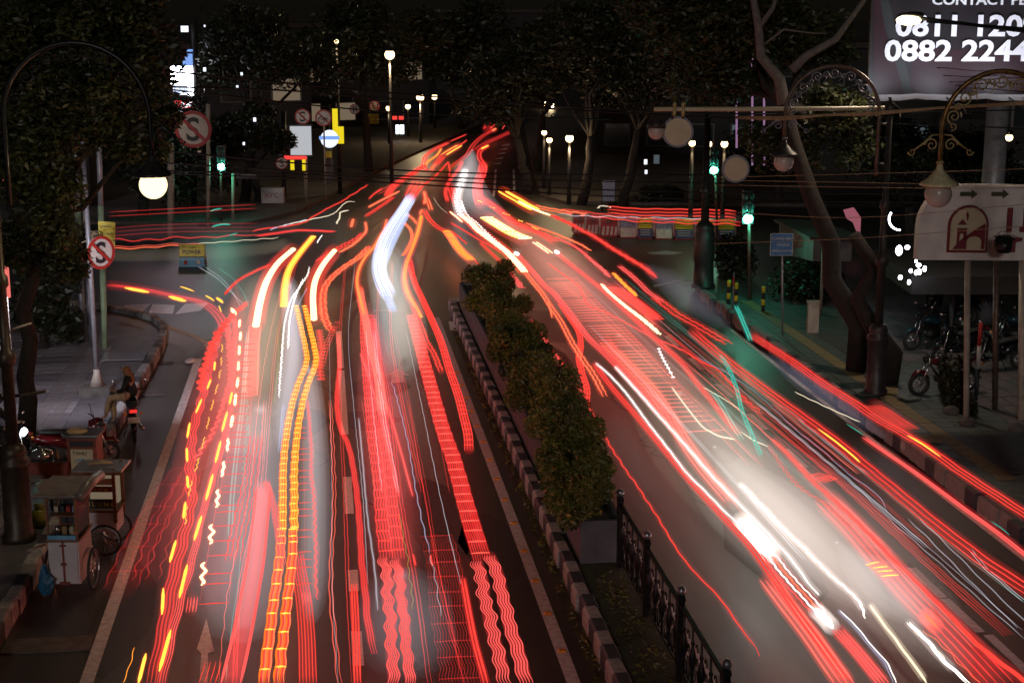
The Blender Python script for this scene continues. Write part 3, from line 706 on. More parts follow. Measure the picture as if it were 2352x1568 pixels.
for k, (x, yb, m1, nm) in enumerate(((190, 782, 'green_paint', 'leftmost leaning lamp-less tube post painted green in the middle'), (209, 784, 'pale_pole', 'middle cream tube post in the trio on the left pavement'), (241, 800, 'green_paint', 'rightmost green tube post, behind the grey sign pole'))):
    b = P(x, yb, .16); r = thing('tube_post', b, nm, 'post', 'trio of painted tube posts')
    tx = (172, 190, 226)[k]; t1 = Vector(Q(tx, 300, b[1]+.1)); b0 = Vector(b); z1 = b0+(t1-b0)*.36; z2 = b0+(t1-b0)*.66
    MB().tube([b0, z1], .085, 10).build('lower_tube', 'grey_pole' if k != 2 else 'green_paint', r)
    MB().tube([z1, z2], .083, 10).build('middle_tube', m1, r); MB().tube([z2, t1], .075, 10).build('upper_tube', 'grey_pole', r)
c = Vector(Q(243, 540, 38.4)); r = thing('banner', c, 'small yellow cloth banner behind the tilted no-stopping sign', 'banner')
MB().prism([(-.17, -.52), (.20, -.55), (.26, .33), (-.17, .36)], c, X1, Z1, .02).build('cloth', 'yellow_board', r)
for k, s in enumerate(('promosi', 'ayo tertib', 'di jalan raya')): text(s, .085, 'sign_black', r, c+Vector((-.13, -.03, .20-k*.18)), X1, Z1, ext=.002)
r = thing('wire_bundle', Q(210, 545, 37.6), 'tangle of brown wire and rag tied round the left posts', 'wire')
mb = MB(); rg = np.random.default_rng(5)
pts = [Vector(Q(185+60*rg.random(), 530+30*rg.random(), 37.3+.5*rg.random())) for _ in range(26)]; mb.tube(spline(pts, .05), .012, 5); mb.build('wire', 'cable_beige', r)
# big no-stopping disc high on the left and its street neighbours
ban('large no-stopping disc partly behind leaves, upper left', 444, 297, 42, 58, 'S', by=None)
b = P(478, 520); ban('round no-stopping sign in the middle distance with white face, left of the pedicab sign', 695, 268, 18, 77, 'S', by=440)
ban('round sign banning pedicabs, with a wheel drawing', 743, 271, 19, 77, '', by=440)
c = Vector(Q(738, 276, 76.9)); r = bpy.data.objects[[o.name for o in COL.objects if o.get('label', '').startswith('round sign banning')][0]]
MB().ring(c, X1, Z1, .14, .17, .012, 20).build('wheel_drawing', 'sign_black', r); MB().tube([c, c+Vector((.2, 0, .1)), c+Vector((.36, 0, .02))], .018, 4).build('frame_drawing', 'sign_black', r)
ban('round no-parking sign under the grey plate', 815, 251, 12, 105, 'P')
ban('round no-turn sign beside the yellow-brown board', 860, 244, 12, 110, 'U')
ban('small dim prohibition disc above another on the left building post', 647, 332, 13, 74, '')
ban('lower small no-stopping disc on the left building post', 647, 375, 14, 74, 'S')
def pole_at(label, x, y0, y1, w, m, lean=0, name='post', cat='post', grp=None):
    b = P(x, y1); t_ = Q(x+lean, y0, b[1]); o = MB().tube([b, t_], w, 10).build(name, m); tag(o, label, cat, grp); return o
pole_at('pale square post behind the glowing globe', 392, 330, 548, .14, 'pale_pole'); pole_at('thin pale post right of the big disc', 478, 240, 520, .09, 'pale_pole')
pole_at('pale post left of the red arcing side street, beside the left signal', 535, 395, 512, .07, 'pale_pole')
pole_at('dark lattice post left of the white light box', 652, 255, 460, .12, 'dark_pole'); pole_at('thin dark post in front of the round blue-white sign', 757, 240, 425, .06, 'dark_pole')
pole_at('thin pale post on the far left pavement', 704, 330, 470, .05, 'pale_pole')
c = Vector(Q(566, 404, 68)); r = thing('street_name_sign', c, 'small dark green street name plate beside the left signal', 'sign')
MB().box(c, (.95, .04, .26)).build('plate', 'sign_black', r); text('JL. MERDEKA', .15, 'sign_white', r, c+Vector((-.42, -.03, -.05)), X1, Z1, ext=.002)
def board(label, x0, y0, x1, y1, D, m, cat='sign', name='sign_board', th=.12, frame=None):
    a = Vector(Q(x0, y0, D)); d = Vector(Q(x1, y1, D)); c = (a+d)/2; r = thing(name, (c.x, c.y, d.z), label, cat)
    MB().box(c, (d.x-a.x, th, a.z-d.z)).build('panel', m, r)
    if frame:
        MB().box((c.x, c.y, a.z+.04), (d.x-a.x+.12, th+.05, .07)).build('frame', frame, r); MB().box((c.x, c.y, d.z-.04), (d.x-a.x+.12, th+.05, .07)).build('frame', frame, r)
    return r
r = board('tall blank white light box on the left roadside', 666, 290, 716, 356, 75, 'lightbox_white', frame='dark_pole')
r = board('red strip light sign under the white light box', 653, 358, 704, 366, 75, 'neon_red', th=.2)
board('small yellow lit shop panel below the red strip', 694, 366, 702, 392, 75.5, 'lightbox_yellow'); board('pale lit shop window below the red strip', 667, 368, 676, 392, 75.5, 'lightbox_yellow')
board('tall yellow lit sign standing beside the round blue-white one', 763, 250, 776, 291, 79, 'lightbox_yellow'); board('yellow lit panel bulging right of the round blue-white sign', 764, 291, 790, 330, 78.5, 'lightbox_yellow')
c = Vector(Q(757, 319, 78)); r = thing('round_light_sign', c, 'glowing round blue-white sign with a band across it', 'sign')
MB().prism([(.45*math.cos(a*math.pi/16), .45*math.sin(a*math.pi/16)) for a in range(32)], c, X1, Z1, .1).build('disc', 'lightbox_blue', r); MB().box(c+Vector((0, -.13, .06)), (1.02, .06, .17)).build('band', 'tower_blue', r)
board('small grey plate high over the no-parking sign', 809, 207, 834, 215, 106, 'wall_mid'); board('second grey plate just below it', 809, 217, 834, 231, 106, 'wall_mid')
r = board('yellow-brown notice board on the left roadside', 833, 262, 870, 284, 104, 'yellow_board'); text('PANTI PIJAT', .19, 'sign_black', r, Q(837, 272, 103.9), X1, Z1, ext=.002); text('TUNA NETRA', .19, 'sign_black', r, Q(837, 281, 103.9), X1, Z1, ext=.002)
for x0, x1 in ((897, 912), (916, 927)): board('left red neon word sign' if x0 == 897 else 'right, shorter red neon word sign', x0, 267, x1, 275, 112, 'neon_red')
for x0, x1 in ((909, 916), (918, 928)): board('left half of the twin white lit panels below the neon' if x0 == 909 else 'right half of the twin white lit panels below the neon', x0, 287, x1, 308, 111, 'neon_white')
board('tall narrow noticeboard stand on the far left pavement', 745, 343, 766, 420, 78, 'wall_mid'); board('small yellow poster on the noticeboard stand', 748, 348, 762, 362, 77.8, 'yellow_board')
# light tower (stacked signs) at upper left
D = 74
r = thing('sign_tower', Q(420, 150, D), 'tall stack of lit signs on a mast at upper left, half hidden by leaves', 'sign')
MB().tube([Q(446, 40, D+.3), tuple(Q(446, 500, D+.3))], .16, 10).build('mast', 'dark_pole', r)
for (x0, y0, x1, y1, m, s) in ((420, 124, 442, 150, 'tower_blue', ''), (392, 152, 443, 194, 'led_white', ''), (398, 196, 431, 218, 'tower_white', ''), (432, 197, 444, 220, 'led_white', ''), (402, 232, 444, 248, 'neon_red', ''), (430, 114, 442, 119, 'tower_blue', ''), (416, 60, 432, 74, 'tower_white', '')):
    a = Vector(Q(x0, y0, D)); d = Vector(Q(x1, y1, D)); p_ = MB().box((a+d)/2, (d.x-a.x, .2, a.z-d.z)).build('lit_panel', m, r)
text('AME', .38, 'neon_white', r, Q(414, 246, D-.15), X1, Z1, ext=.02, off=.01)
text('Qual', .44, 'tower_blue', r, Q(399, 213, D-.15), X1, Z1, ext=.01)
lamp('SPOT', Q(425, 50, 73), 500, (1, .82, .95), .8, P(330, 760), 75, .8)  # added spot, throws the sign stack's light onto the street corner
# pink lit shop panel at the left edge
board('salmon pink lit panel at the left edge of the picture', -60, 590, 23, 683, 33, 'panel_pink'); board('upper strip of pink light behind leaves at the left edge', -60, 365, 24, 420, 34, 'panel_pink')
em('shop_front_light', (.85, .88, 1), .42); lamp('SPOT', Q(26, 640, 32.5), 950, (.88, .86, 1), .5, P(260, 800), 120, .7)  # added spot, brightens the pavement in front of the lit shop
r = board('glass shop front with pale frame at the left edge below the pink panel', -60, 684, 24, 815, 33, 'shop_front_light', cat='shop front', name='shop_front'); MB().box(Q(18, 750, 32.9), (.06, .1, 1.3)).build('frame', 'white_paint', r)
# ------------------------------------------------------------------ A-frame sign
c = P(443, 612); r = thing('sandwich_board', c, 'small A-frame board reading POWER standing on the left junction asphalt', 'sign')
o_ = Vector((c[0], c[1], 0)); w_ = .95
def plate(root, name, m, z0, z1, y0, y1, w=w_, x=0):
    mb = MB(); A = [o_+Vector((x-w/2, y0, z0)), o_+Vector((x+w/2, y0, z0)), o_+Vector((x+w/2, y1, z1)), o_+Vector((x-w/2, y1, z1))]
    mb.add(A+[p+Vector((0, .03, 0)) for p in A], [(0, 1, 2, 3), (7, 6, 5, 4), (0, 4, 5, 1), (1, 5, 6, 2), (2, 6, 7, 3), (3, 7, 4, 0)]); return mb.build(name, m, root)
plate(r, 'lower_panel', 'sky_board', .02, .36, -.25, -.13); plate(r, 'stripe', 'sign_black', .362, .40, -.13, -.117); plate(r, 'upper_panel', 'yellow_board', .402, .85, -.115, .0)
plate(r, 'rear_panel', 'barrier_white', .02, .85, .32, .03); MB().prism([(-.25, 0), (.33, 0), (.05, .85), (-.02, .85)], o_+Vector((-w_/2-.012, 0, .02)), Vector((0, 1, 0)), Z1, .02).build('side_panel', 'bread', r)
ty = Vector((0, .117, .45)).normalized(); text('SUPER', .10, 'sign_black', r, o_+Vector((-.1, -.045, .70)), X1, ty, ext=.003); text('POWER', .20, 'sign_black', r, o_+Vector((-.36, -.09, .50)), X1, ty, ext=.003, off=.008)
text('ABC', .10, 'sign_red', r, o_+Vector((-.38, -.045, .71)), X1, ty, ext=.003)
MB().box(o_+Vector((-.22, -.225, .19)), (.12, .02, .16)).build('crest', 'sign_red', r); MB().sph(o_+Vector((.26, -.215, .2)), .09, 10, 6, (1, .15, 1)).build('emblem', 'sign_white', r)
# graffiti wall block
c = P(628, 472); r = thing('low_wall', c, 'low white block wall with red graffiti at the far left corner', 'wall'); MB().box((c[0], c[1], .5), (1.1, .5, .75)).build('block', 'white_paint', r); text('KYC', .34, 'sign_red', r, (c[0]-.36, c[1]-.26, .42), X1, Z1, ext=.004)
# ------------------------------------------------------------------ blue motorcycle waiting sign
b = P(1797, 770, .16); D = b[1]; r = thing('blue_sign', b, 'blue rectangular sign reading RUANG HENTI KHUSUS SEPEDA MOTOR on a thin post', 'sign')
MB().tube([b, Q(1797, 535, D)], .03, 8).build('post', 'grey_pole', r); a = Vector(Q(1770, 536, D-.05)); d = Vector(Q(1820, 587, D-.05)); MB().box((a+d)/2, (d.x-a.x, .02, a.z-d.z)).build('panel', 'sign_white', r)
MB().box((a+d)/2-Vector((0, .015, 0)), (d.x-a.x-.03, .012, a.z-d.z-.03)).build('blue_face', 'blue_board', r)
for k, (s, x) in enumerate((('RUANG HENTI', 1773), ('KHUSUS', 1784), ('SEPEDA MOTOR', 1773))): text(s, .115 if k != 2 else .10, 'sign_white', r, Q(x, 551+k*14, D-.09), X1, Z1, ext=.002, sx=.86)
# hoarding / white kiosk behind it
a = [P(1782, 618), P(1868, 700)]; r = thing('kiosk', P(1830, 660), 'long white-sided kiosk with faded red letters, slanting away behind the blue sign', 'kiosk')
q0 = Vector(Q(1787, 600, 56)); q1 = Vector(Q(1867, 600, 47)); mb = MB()
zt0, zb0, zt1, zb1 = Q(1787, 510, 56)[2], Q(1787, 580, 56)[2], Q(1882, 548, 47)[2], Q(1882, 600, 47)[2]
mb.add([(q0.x, q0.y, zb0), (q1.x, q1.y, zb1), (q1.x, q1.y, zt1), (q0.x, q0.y, zt0), (q0.x+1.2, q0.y, zb0), (q1.x+1.2, q1.y, zb1), (q1.x+1.2, q1.y, zt1), (q0.x+1.2, q0.y, zt0)], [(0, 1, 2, 3), (7, 6, 5, 4), (3, 2, 6, 7), (0, 4, 5, 1), (1, 5, 6, 2), (4, 0, 3, 7)]); mb.build('body', 'wall_mid', r)
MB().add([(q0.x-.2, q0.y, zt0+.02), (q1.x-.2, q1.y-.4, zt1+.02), (q1.x+1.5, q1.y-.4, zt1+.02), (q0.x+1.4, q0.y, zt0+.02), (q0.x-.2, q0.y, zt0+.1), (q1.x-.2, q1.y-.4, zt1+.1), (q1.x+1.5, q1.y-.4, zt1+.1), (q0.x+1.4, q0.y, zt0+.1)], [(3, 2, 1, 0), (4, 5, 6, 7), (0, 1, 5, 4), (1, 2, 6, 5), (2, 3, 7, 6), (3, 0, 4, 7)]).build('roof', 'roof_dark', r)
dr = (q1-q0).normalized(); text('FACTORY OUTLET', .62, 'sign_red', r, (q0.x+dr.x*.6-.03, q0.y+dr.y*.6-.03, zb0+.25), dr, Z1, ext=.004, sx=1.2)
MB().tube([(q1.x+.25, q1.y-.3, zt1), (q1.x+.25, q1.y-.3, .1)], .05, 8).build('post', 'pale_pole', r)
# pink sign, utility cabinet, bollards
c = Vector(Q(1953, 505, 60)); r = thing('pink_sign', c, 'small dim pink lit sign behind the leaning dark trunk', 'sign'); MB().prism([(-.3, .4), (-.15, .05), (.1, -.1), (.28, -.5), (.4, -.5), (.4, .1), (.1, .5), (-.1, .45)], c, X1, Z1, .1).build('panel', em('pink_dim', (1, .3, .4), .28), r)
b = P(1867, 765, .16); r = thing('utility_cabinet', b, 'slim pale utility cabinet standing on the right pavement', 'cabinet'); MB().box((b[0], b[1]+.12, b[2]+.45), (.32, .25, .9)).build('body', 'pale_pole', r); MB().box((b[0], b[1]+.12, b[2]+.92), (.36, .29, .05)).build('lid', 'pale_pole', r)
for k, (x, y) in enumerate(((1673, 700), (1690, 706), (1752, 715))):
    b = P(x, y, .16); r = thing('bollard', b, ['black and yellow bollard nearest the green signal, left one', 'black and yellow bollard between the left one and the signal pole', 'black and yellow bollard right of the signal pole'][k], 'bollard', 'black and yellow bollards on the corner')
    for j in range(4): MB().lathe((b[0], b[1], b[2]+j*.2), [(.06, 0), (.06, .198)], 10).build('band', 'yellow_board' if j % 2 else 'sign_black', r)
b = P(1683, 720, .16); r = thing('marker_post', b, 'thin white post with a red tip between two bollards', 'post'); MB().tube([b, b+np.array([0, 0, 1.3])], .02, 6).build('rod', 'grey_pole', r); MB().tube([b+np.array([0, 0, .9]), b+np.array([0, 0, 1.15])], .03, 6).build('red_sleeve', 'sign_red', r)
# ------------------------------------------------------------------ water barriers
def barrier(x, yb, wpx, style, label):
    b = P(x, yb); w = wpx*b[1]/F*.92; r = thing('water_barrier', b, label, 'barrier', 'plastic road barriers across the right side street')
    pr = [(-.30, 0), (.30, 0), (.30, .12), (.14, .42), (.13, .86), (-.13, .86), (-.14, .42), (-.30, .12)]
    main = 'barrier_red'; mb = MB(); mb.prism(pr, (b[0]+w/2, b[1]+.3, 0), Vector((0, 1, 0)), Z1, -w); mb.build('body', main, r)
    for sx_ in (-1, 1): MB().lathe((b[0]+sx_*(w/2+.03), b[1]+.25, .1), [(.05, 0), (.05, .74), (.03, .78)], 8).build('end_post', 'barrier_white', r)
    if style == 0:
        for k in range(4):
            xx = b[0]-w/2+w*(k+.5)/4; q = MB(); q.prism([(-.04, .03), (.05, .03), (.14, .37), (.06, .37)], (xx-.05, b[1]-.025, 0), X1, Vector((0, .27, .83)).normalized(), .02) if False else q.add([(xx-.06, b[1]-.02, .08), (xx+.05, b[1]-.02, .08), (xx+.10, b[1]+.145, .43), (xx, b[1]+.145, .43), (xx-.06, b[1]+.03, .08), (xx+.05, b[1]+.03, .08), (xx+.10, b[1]+.2, .43), (xx, b[1]+.2, .43)], [(0, 1, 2, 3), (7, 6, 5, 4), (0, 4, 5, 1), (1, 5, 6, 2), (2, 6, 7, 3), (3, 7, 4, 0)])
            q.build('white_stripe', 'barrier_white', r)
        MB().box((b[0], b[1]+.15, .65), (w*.4, .03, .25)).build('recess', 'wood_red', r)
    else:
        up_, lo_ = ('yellow_board', 'print_dark') if style == 1 else ('print_pale', 'barrier_white')
        MB().box((b[0], b[1]+.14, .66), (w*.94, .03, .44)).build('upper_poster', up_, r)
        q = MB(); q.add([(b[0]-w*.47, b[1]-.06, .06), (b[0]+w*.47, b[1]-.06, .06), (b[0]+w*.47, b[1]+.115, .43), (b[0]-w*.47, b[1]+.115, .43), (b[0]-w*.47, b[1]+.0, .06), (b[0]+w*.47, b[1]+.0, .06), (b[0]+w*.47, b[1]+.16, .43), (b[0]-w*.47, b[1]+.16, .43)], [(0, 1, 2, 3), (7, 6, 5, 4), (0, 4, 5, 1), (1, 5, 6, 2), (2, 6, 7, 3), (3, 7, 4, 0)]); q.build('lower_poster', lo_, r)
        if style == 1:
            text('GUDANG JAM', .105, 'sign_black', r, (b[0]-w*.36, b[1]+.118, .62), X1, Z1, ext=.002, sx=min(1, w*.72/.62)); f_ = MB()
            for (cx, cz, ww, hh) in ((0, .80, w*.8, .012), (0, .54, w*.8, .012), (-w*.4, .67, .012, .26), (w*.4, .67, .012, .26)): MB().box((b[0]+cx, b[1]+.12, cz), (ww, .01, hh)).build('frame_line', 'sign_black', r)
            for k in range(3): MB().box((b[0], b[1]-.01+k*.042, .19+k*.09), (w*.7, .012, .03)).build('print_line', 'sign_white', r)
bl = ['leftmost red and white barrier', 'second red and white barrier from the left', 'third red and white barrier from the left', 'barrier with a pale blue printed poster next to the red and white ones', 'first barrier from the left with a yellow poster', 'pale printed barrier between two yellow ones', 'wide yellow poster barrier left of the dark post', 'yellow poster barrier behind the dark post', 'yellow poster barrier right of the dark post, half behind leaves']
for i, (x, yb, w, s) in enumerate(((1334, 538, 36, 0), (1364, 541, 37, 0), (1399, 544, 42, 0), (1443, 547, 42, 2), (1482, 549, 36, 1), (1525, 550, 42, 2), (1571, 551, 46, 1), (1620, 552, 44, 1), (1668, 552, 44, 1))): barrier(x, yb, w, s, bl[i])
# ------------------------------------------------------------------ billboard
D = 45.0; a = Vector(Q(2005, -60, D)); d = Vector(Q(2600, 224, D)); r = thing('billboard', Q(2300, 224, D), 'huge dark maroon billboard with white phone numbers at the top right', 'billboard')
MB().box((a+d)/2, (d.x-a.x, .15, a.z-d.z)).build('sheet', 'banner_dark', r)
y_ = -.085
def bpoly(pts, m, name, off): q = MB(); P_ = [Vector(Q(x, y, D))+Vector((0, y_-off, 0)) for x, y in pts]; q.add(P_, [tuple(range(len(P_)))]); return q.build(name, m, r)
bpoly([(2005, -60), (2018, -60), (2100, 224), (2005, 224)], 'banner_maroon', 'left_wedge', .002); bpoly([(2012, -40), (2030, 60), (2078, 224), (2098, 224), (2045, 20), (2018, -60)], 'banner_grey', 'grey_band', .006)
bpoly([(2098, 110), (2352, 120), (2600, 120), (2600, 218), (2085, 218)], 'banner_maroon', 'maroon_field', .004)
hem = MB(); n = 30
tp = []; bt_ = []
for i in range(n+1):
    x = 2003+597*i/n; w1 = 3*math.sin(i*.9)+1.5*math.sin(i*2.3); tp.append(Vector(Q(x, 216+w1*.4, D))-Vector((0, .14, 0))); bt_.append(Vector(Q(x, 229+w1*.8, D))-Vector((0, .18+.03*math.sin(i), 0)))
hem.add(tp+bt_, [(i, i+n+1, i+n+2, i+1) for i in range(n)], True); hem.build('white_hem', 'banner_white', r)
for k in range(5):
    y0 = 160+k*12; MB().tube([Vector(Q(x, y0+5*math.sin(x*.02+k), D))+Vector((0, -.10, 0)) for x in range(2150+k*14, 2360, 30)], .035, 5, flat=.5).build('crease', 'banner_maroon', r)
for s, sz, x, y, off, sxx in (('CONTACT PERSON', .37, 2137, 11, .010, 1.06), ('0811 1209', .80, 2053, 82, .024, 1.08), ('0882 2244', .80, 2028, 139, .024, 1.09)):
    text(s, sz*1.02, 'banner_white', r, Vector(Q(x, y, D))+Vector((0, -.13, 0)), X1, Z1, ext=.01, off=off, sx=sxx*1.10)
MB().tube([Q(2294, 226, D+.5), tuple(Q(2294, 226, D+.5)*np.array([1, 1, 0]))], .33, 20).build('column', 'grey_pole', r)
for k, x in enumerate((2080, 2220, 2370)):
    q = Vector(Q(x, 262, D-2.2)); o = thing('floodlight', q, ['left small floodlight under the billboard', 'middle small floodlight under the billboard', 'right small floodlight under the billboard'][k], 'floodlight', 'floodlights below the billboard'); MB().box(q, (.3, .2, .14), rx=.6).build('housing', 'black_iron', o); MB().tube([q, q+Vector((0, 2.1, .35))], .02, 6).build('arm', 'black_iron', o)
    lamp('SPOT', q+Vector((0, 0, .15)), 330, (.86, .88, 1), .12, q+Vector((0, 1.9, 3.4)), 120, .8)
# ------------------------------------------------------------------ arched restaurant sign, right
D = 35.0; r = thing('arched_sign', Q(2230, 597, D), 'white arch-topped signboard with maroon tower-and-bridge logo at the right edge', 'sign')
sc = D/F
def rp(pts, m, name, off, th=.02, par=None): # outline given in photo pixels about (2105,597)
    o = Vector(Q(2105, 597, D)); q = MB(); q.prism([((x-2105)*sc, (597-y)*sc*1.03) for x, y in pts], o-Vector((0, off, 0)), X1, Z1, th); return q.build(name, m, par or r)
arc = [(2105, 597), (2600, 600), (2600, 432)]+[(2200-95*math.sin(t), 525-97*math.cos(t)) for t in [i*math.pi/2/10 for i in range(11)]]
rp(arc, 'white_paint', 'panel', 0, -.3)
ar = [(2172, 579), (2266, 580)]+[(2219+47*math.cos(t), 518-46*math.sin(t)) for t in [i*math.pi/16 for i in range(17)]]
rp(ar, 'maroon', 'logo_frame', .03, .02)
ai = [(2178, 573), (2260, 574)]+[(2219+41*math.cos(t), 518-40*math.sin(t)) for t in [i*math.pi/16 for i in range(17)]]
rp(ai, 'sign_cream', 'logo_field', .055, .02)
rp([(2184, 571)]+[(2184+73*t, 571-58*t**.75*(1-.0*t)) for t in (.15, .3, .45, .6, .75, .9, 1)]+[(2258, 520), (2258, 571), (2250, 571)]+[(2233+17*math.cos(t), 553-11*math.sin(t)) for t in [i*math.pi/8 for i in range(9)]]+[(2216, 571)], 'maroon', 'logo_bridge', .08)
rp([(2193, 560), (2193, 523), (2197, 523), (2199, 526), (2201, 523), (2205, 523), (2207, 526), (2209, 523), (2215, 523), (2215, 545), (2208, 551), (2208, 540), (2204, 534), (2199, 538), (2199, 555)], 'maroon', 'logo_tower', .08)
rp([(2193, 516), (2215, 516), (2204, 503)], 'maroon', 'logo_roof', .08); rp([(2215, 508), (2211, 494), (2214, 485), (2218, 494), (2216, 506)], 'maroon', 'logo_cypress', .08)
rp([(2307, 478), (2319, 478), (2319, 532), (2307, 532)], 'maroon', 'letter', .05, .04); rp([(2345, 478), (2400, 478), (2400, 532), (2338, 532), (2338, 522), (2345, 520)], 'maroon', 'letter', .05, .04); rp([(2318, 545), (2345, 545), (2345, 552), (2330, 556), (2330, 578), (2310, 578), (2310, 570)], 'maroon', 'letter', .05, .04)
for x in (2196, 2268):
    rp([(x, 443), (x+26, 443), (x+26, 437), (x+40, 448), (x+26, 458), (x+26, 452), (x, 452)], 'leaf_lit', 'arrow', .03)
for x, m in ((2215, 'pale_pole'), (2281, 'rust_pipe'), (2342, 'pale_pole')):
    b = P(x+4, 965 if x != 2281 else 940, .16); MB().tube([b, Q(x+8, 600, D+.2)], .07 if x != 2342 else .09, 10).build('post', m, r)
c = Vector(Q(2305, 560, D-.9)); o = thing('hanging_pot', c, 'dark planted pot tied with wire in front of the white arched sign', 'plant pot')
MB().lathe(c-Z1*.2, [(.14, 0), (.20, .1), (.21, .28)], 14).build('pot', 'black_iron', o); mb = MB(); mb.tube([c+Vector((-.25, 0, .15)), c+Vector((-.05, 0, .3)), c+Vector((.3, 0, .15))], .012, 5); mb.build('wire', 'cable_beige', o); quadmesh('foliage', leaves(rng, [(c.x, c.y, c.z+.12, .22, .2, .08)], 1, 300, .05), 'leaf_dark', o)
b = P(2240, 930, .16); r = thing('striped_pole', b, 'thin pole with red, white and black bands leaning by the cream post', 'pole'); zz = top(b, 742)-.16
for k, m in enumerate(('sign_black', 'white_paint', 'sign_red')): MB().tube([(b[0], b[1], .16+zz*(0, .45, .73)[k]), (b[0]+.01, b[1], .16+zz*(.449, .729, 1)[k])], .05, 10).build('band', m, r)
b = P(2330, 800, .16); r = thing('carport', (b[0], b[1]+2, .16), 'dark low carport roof on posts over the parked motorcycles at the right edge', 'carport')
a = Vector(Q(2095, 636, 41)); d = Vector(Q(2560, 676, 41)); MB().box(((a.x+d.x)/2, 43.5, (a.z+d.z)/2), (d.x-a.x, 5, a.z-d.z)).build('fascia', 'wall_dark', r)
for x in (2190, 2290, 2400): MB().tube([Q(x, 676, 41.4), tuple(Q(x, 676, 41.4)*np.array([1, 1, 0]))], .07, 8).build('post', 'dark_pole', r)
a = Vector(Q(2130, 690, 46)); d = Vector(Q(2700, 560, 46))
for k in range(13): MB().box((a.x+k*.45, 46, 1.0), (.05, .05, 1.9)).build('railing_bar', 'dark_pole', r)
# leaning wooden post on stone, big foot stones
for k, (x, y) in enumerate(((2222, 972), (2335, 985), (2185, 945))):
    o = MB().sph(tuple(P(x, y, .22)), .17, 9, 6, (1.2, .9, .9)).build('stone', 'concrete_dark'); tag(o, ['rough stone at the foot of the cream post', 'rough stone at the foot of the right-edge post', 'small rough stone left of the cream post'][k], 'stone', 'rough stones by the sign posts')
b = P(2100, 1040, .1); o = MB().sph(tuple(b+np.array([-.05, .1, .12])), .24, 9, 6, (1, .8, .8)).build('kerb_stone', 'kerb_white'); tag(o, 'rounded white painted stone at the edge of the right pavement', 'stone')
# ------------------------------------------------------------------ cables
def cable(label, pts, rad, m='cable_black', grp='overhead cables'):
    o = MB().tube(spline([Q(*p) for p in pts], 1.2), rad, 5).build('cable', m); tag(o, label, 'cable', grp)
for k in range(4): cable(['twisted beige cable bundle crossing under the billboard, top strand', 'second strand of the beige cable bundle', 'third strand of the beige cable bundle', 'lowest strand of the beige cable bundle'][k], [(1690, 268+k*1.2, 36), (1800, 268+k*2.6, 34), (1900, 263+k*.8, 33), (2000, 258+k*2.4, 32), (2150, 247+k, 31), (2352, 234+k*2, 29), (2600, 215, 28)], .014, 'cable_beige')
for k, (y0, y1, y2) in enumerate(((408, 400, 388), (414, 419, 424), (425, 430, 432), (560, 548, 520), (485, 500, 470))):
    cable('thin beige wire running to the gilded lamp, %s' % ['highest', 'second', 'third', 'lowest, crossing the arched sign', 'faint one across the dark park'][k], [(1640, y0, 40), (1950, y1, 34), (2352, y2, 28), (2700, y2-20, 26)], .007, 'cable_beige')
for k, pts in enumerate(([(-200, 100, 30), (590, 185, 34), (1160, 235, 38), (1700, 262, 40), (2500, 250, 42)], [(-200, 190, 32), (590, 205, 36), (900, 228, 38), (1600, 268, 42), (2500, 300, 44)], [(300, 340, 40), (860, 388, 42), (1400, 402, 44), (2400, 395, 46)], [(300, 370, 40), (860, 402, 42), (1450, 418, 44), (2400, 430, 46)], [(300, 390, 40), (860, 408, 42), (1500, 440, 44), (2400, 448, 46)], [(300, 395, 40), (860, 418, 42), (1500, 455, 44), (2400, 470, 46)], [(380, 205, 40), (900, 258, 44), (1400, 275, 48)], [(2130, 50, 23.4), (2352, 66, 25), (2600, 82, 26)])):
    cable('black overhead cable, %s' % ['highest across the whole picture', 'second highest across the picture', 'third one, over the junction', 'fourth one, over the junction', 'fifth one, over the blue-white streak', 'lowest one over the junction', 'short sagging one at upper left', 'one crossing the billboard'][k], pts, .022)
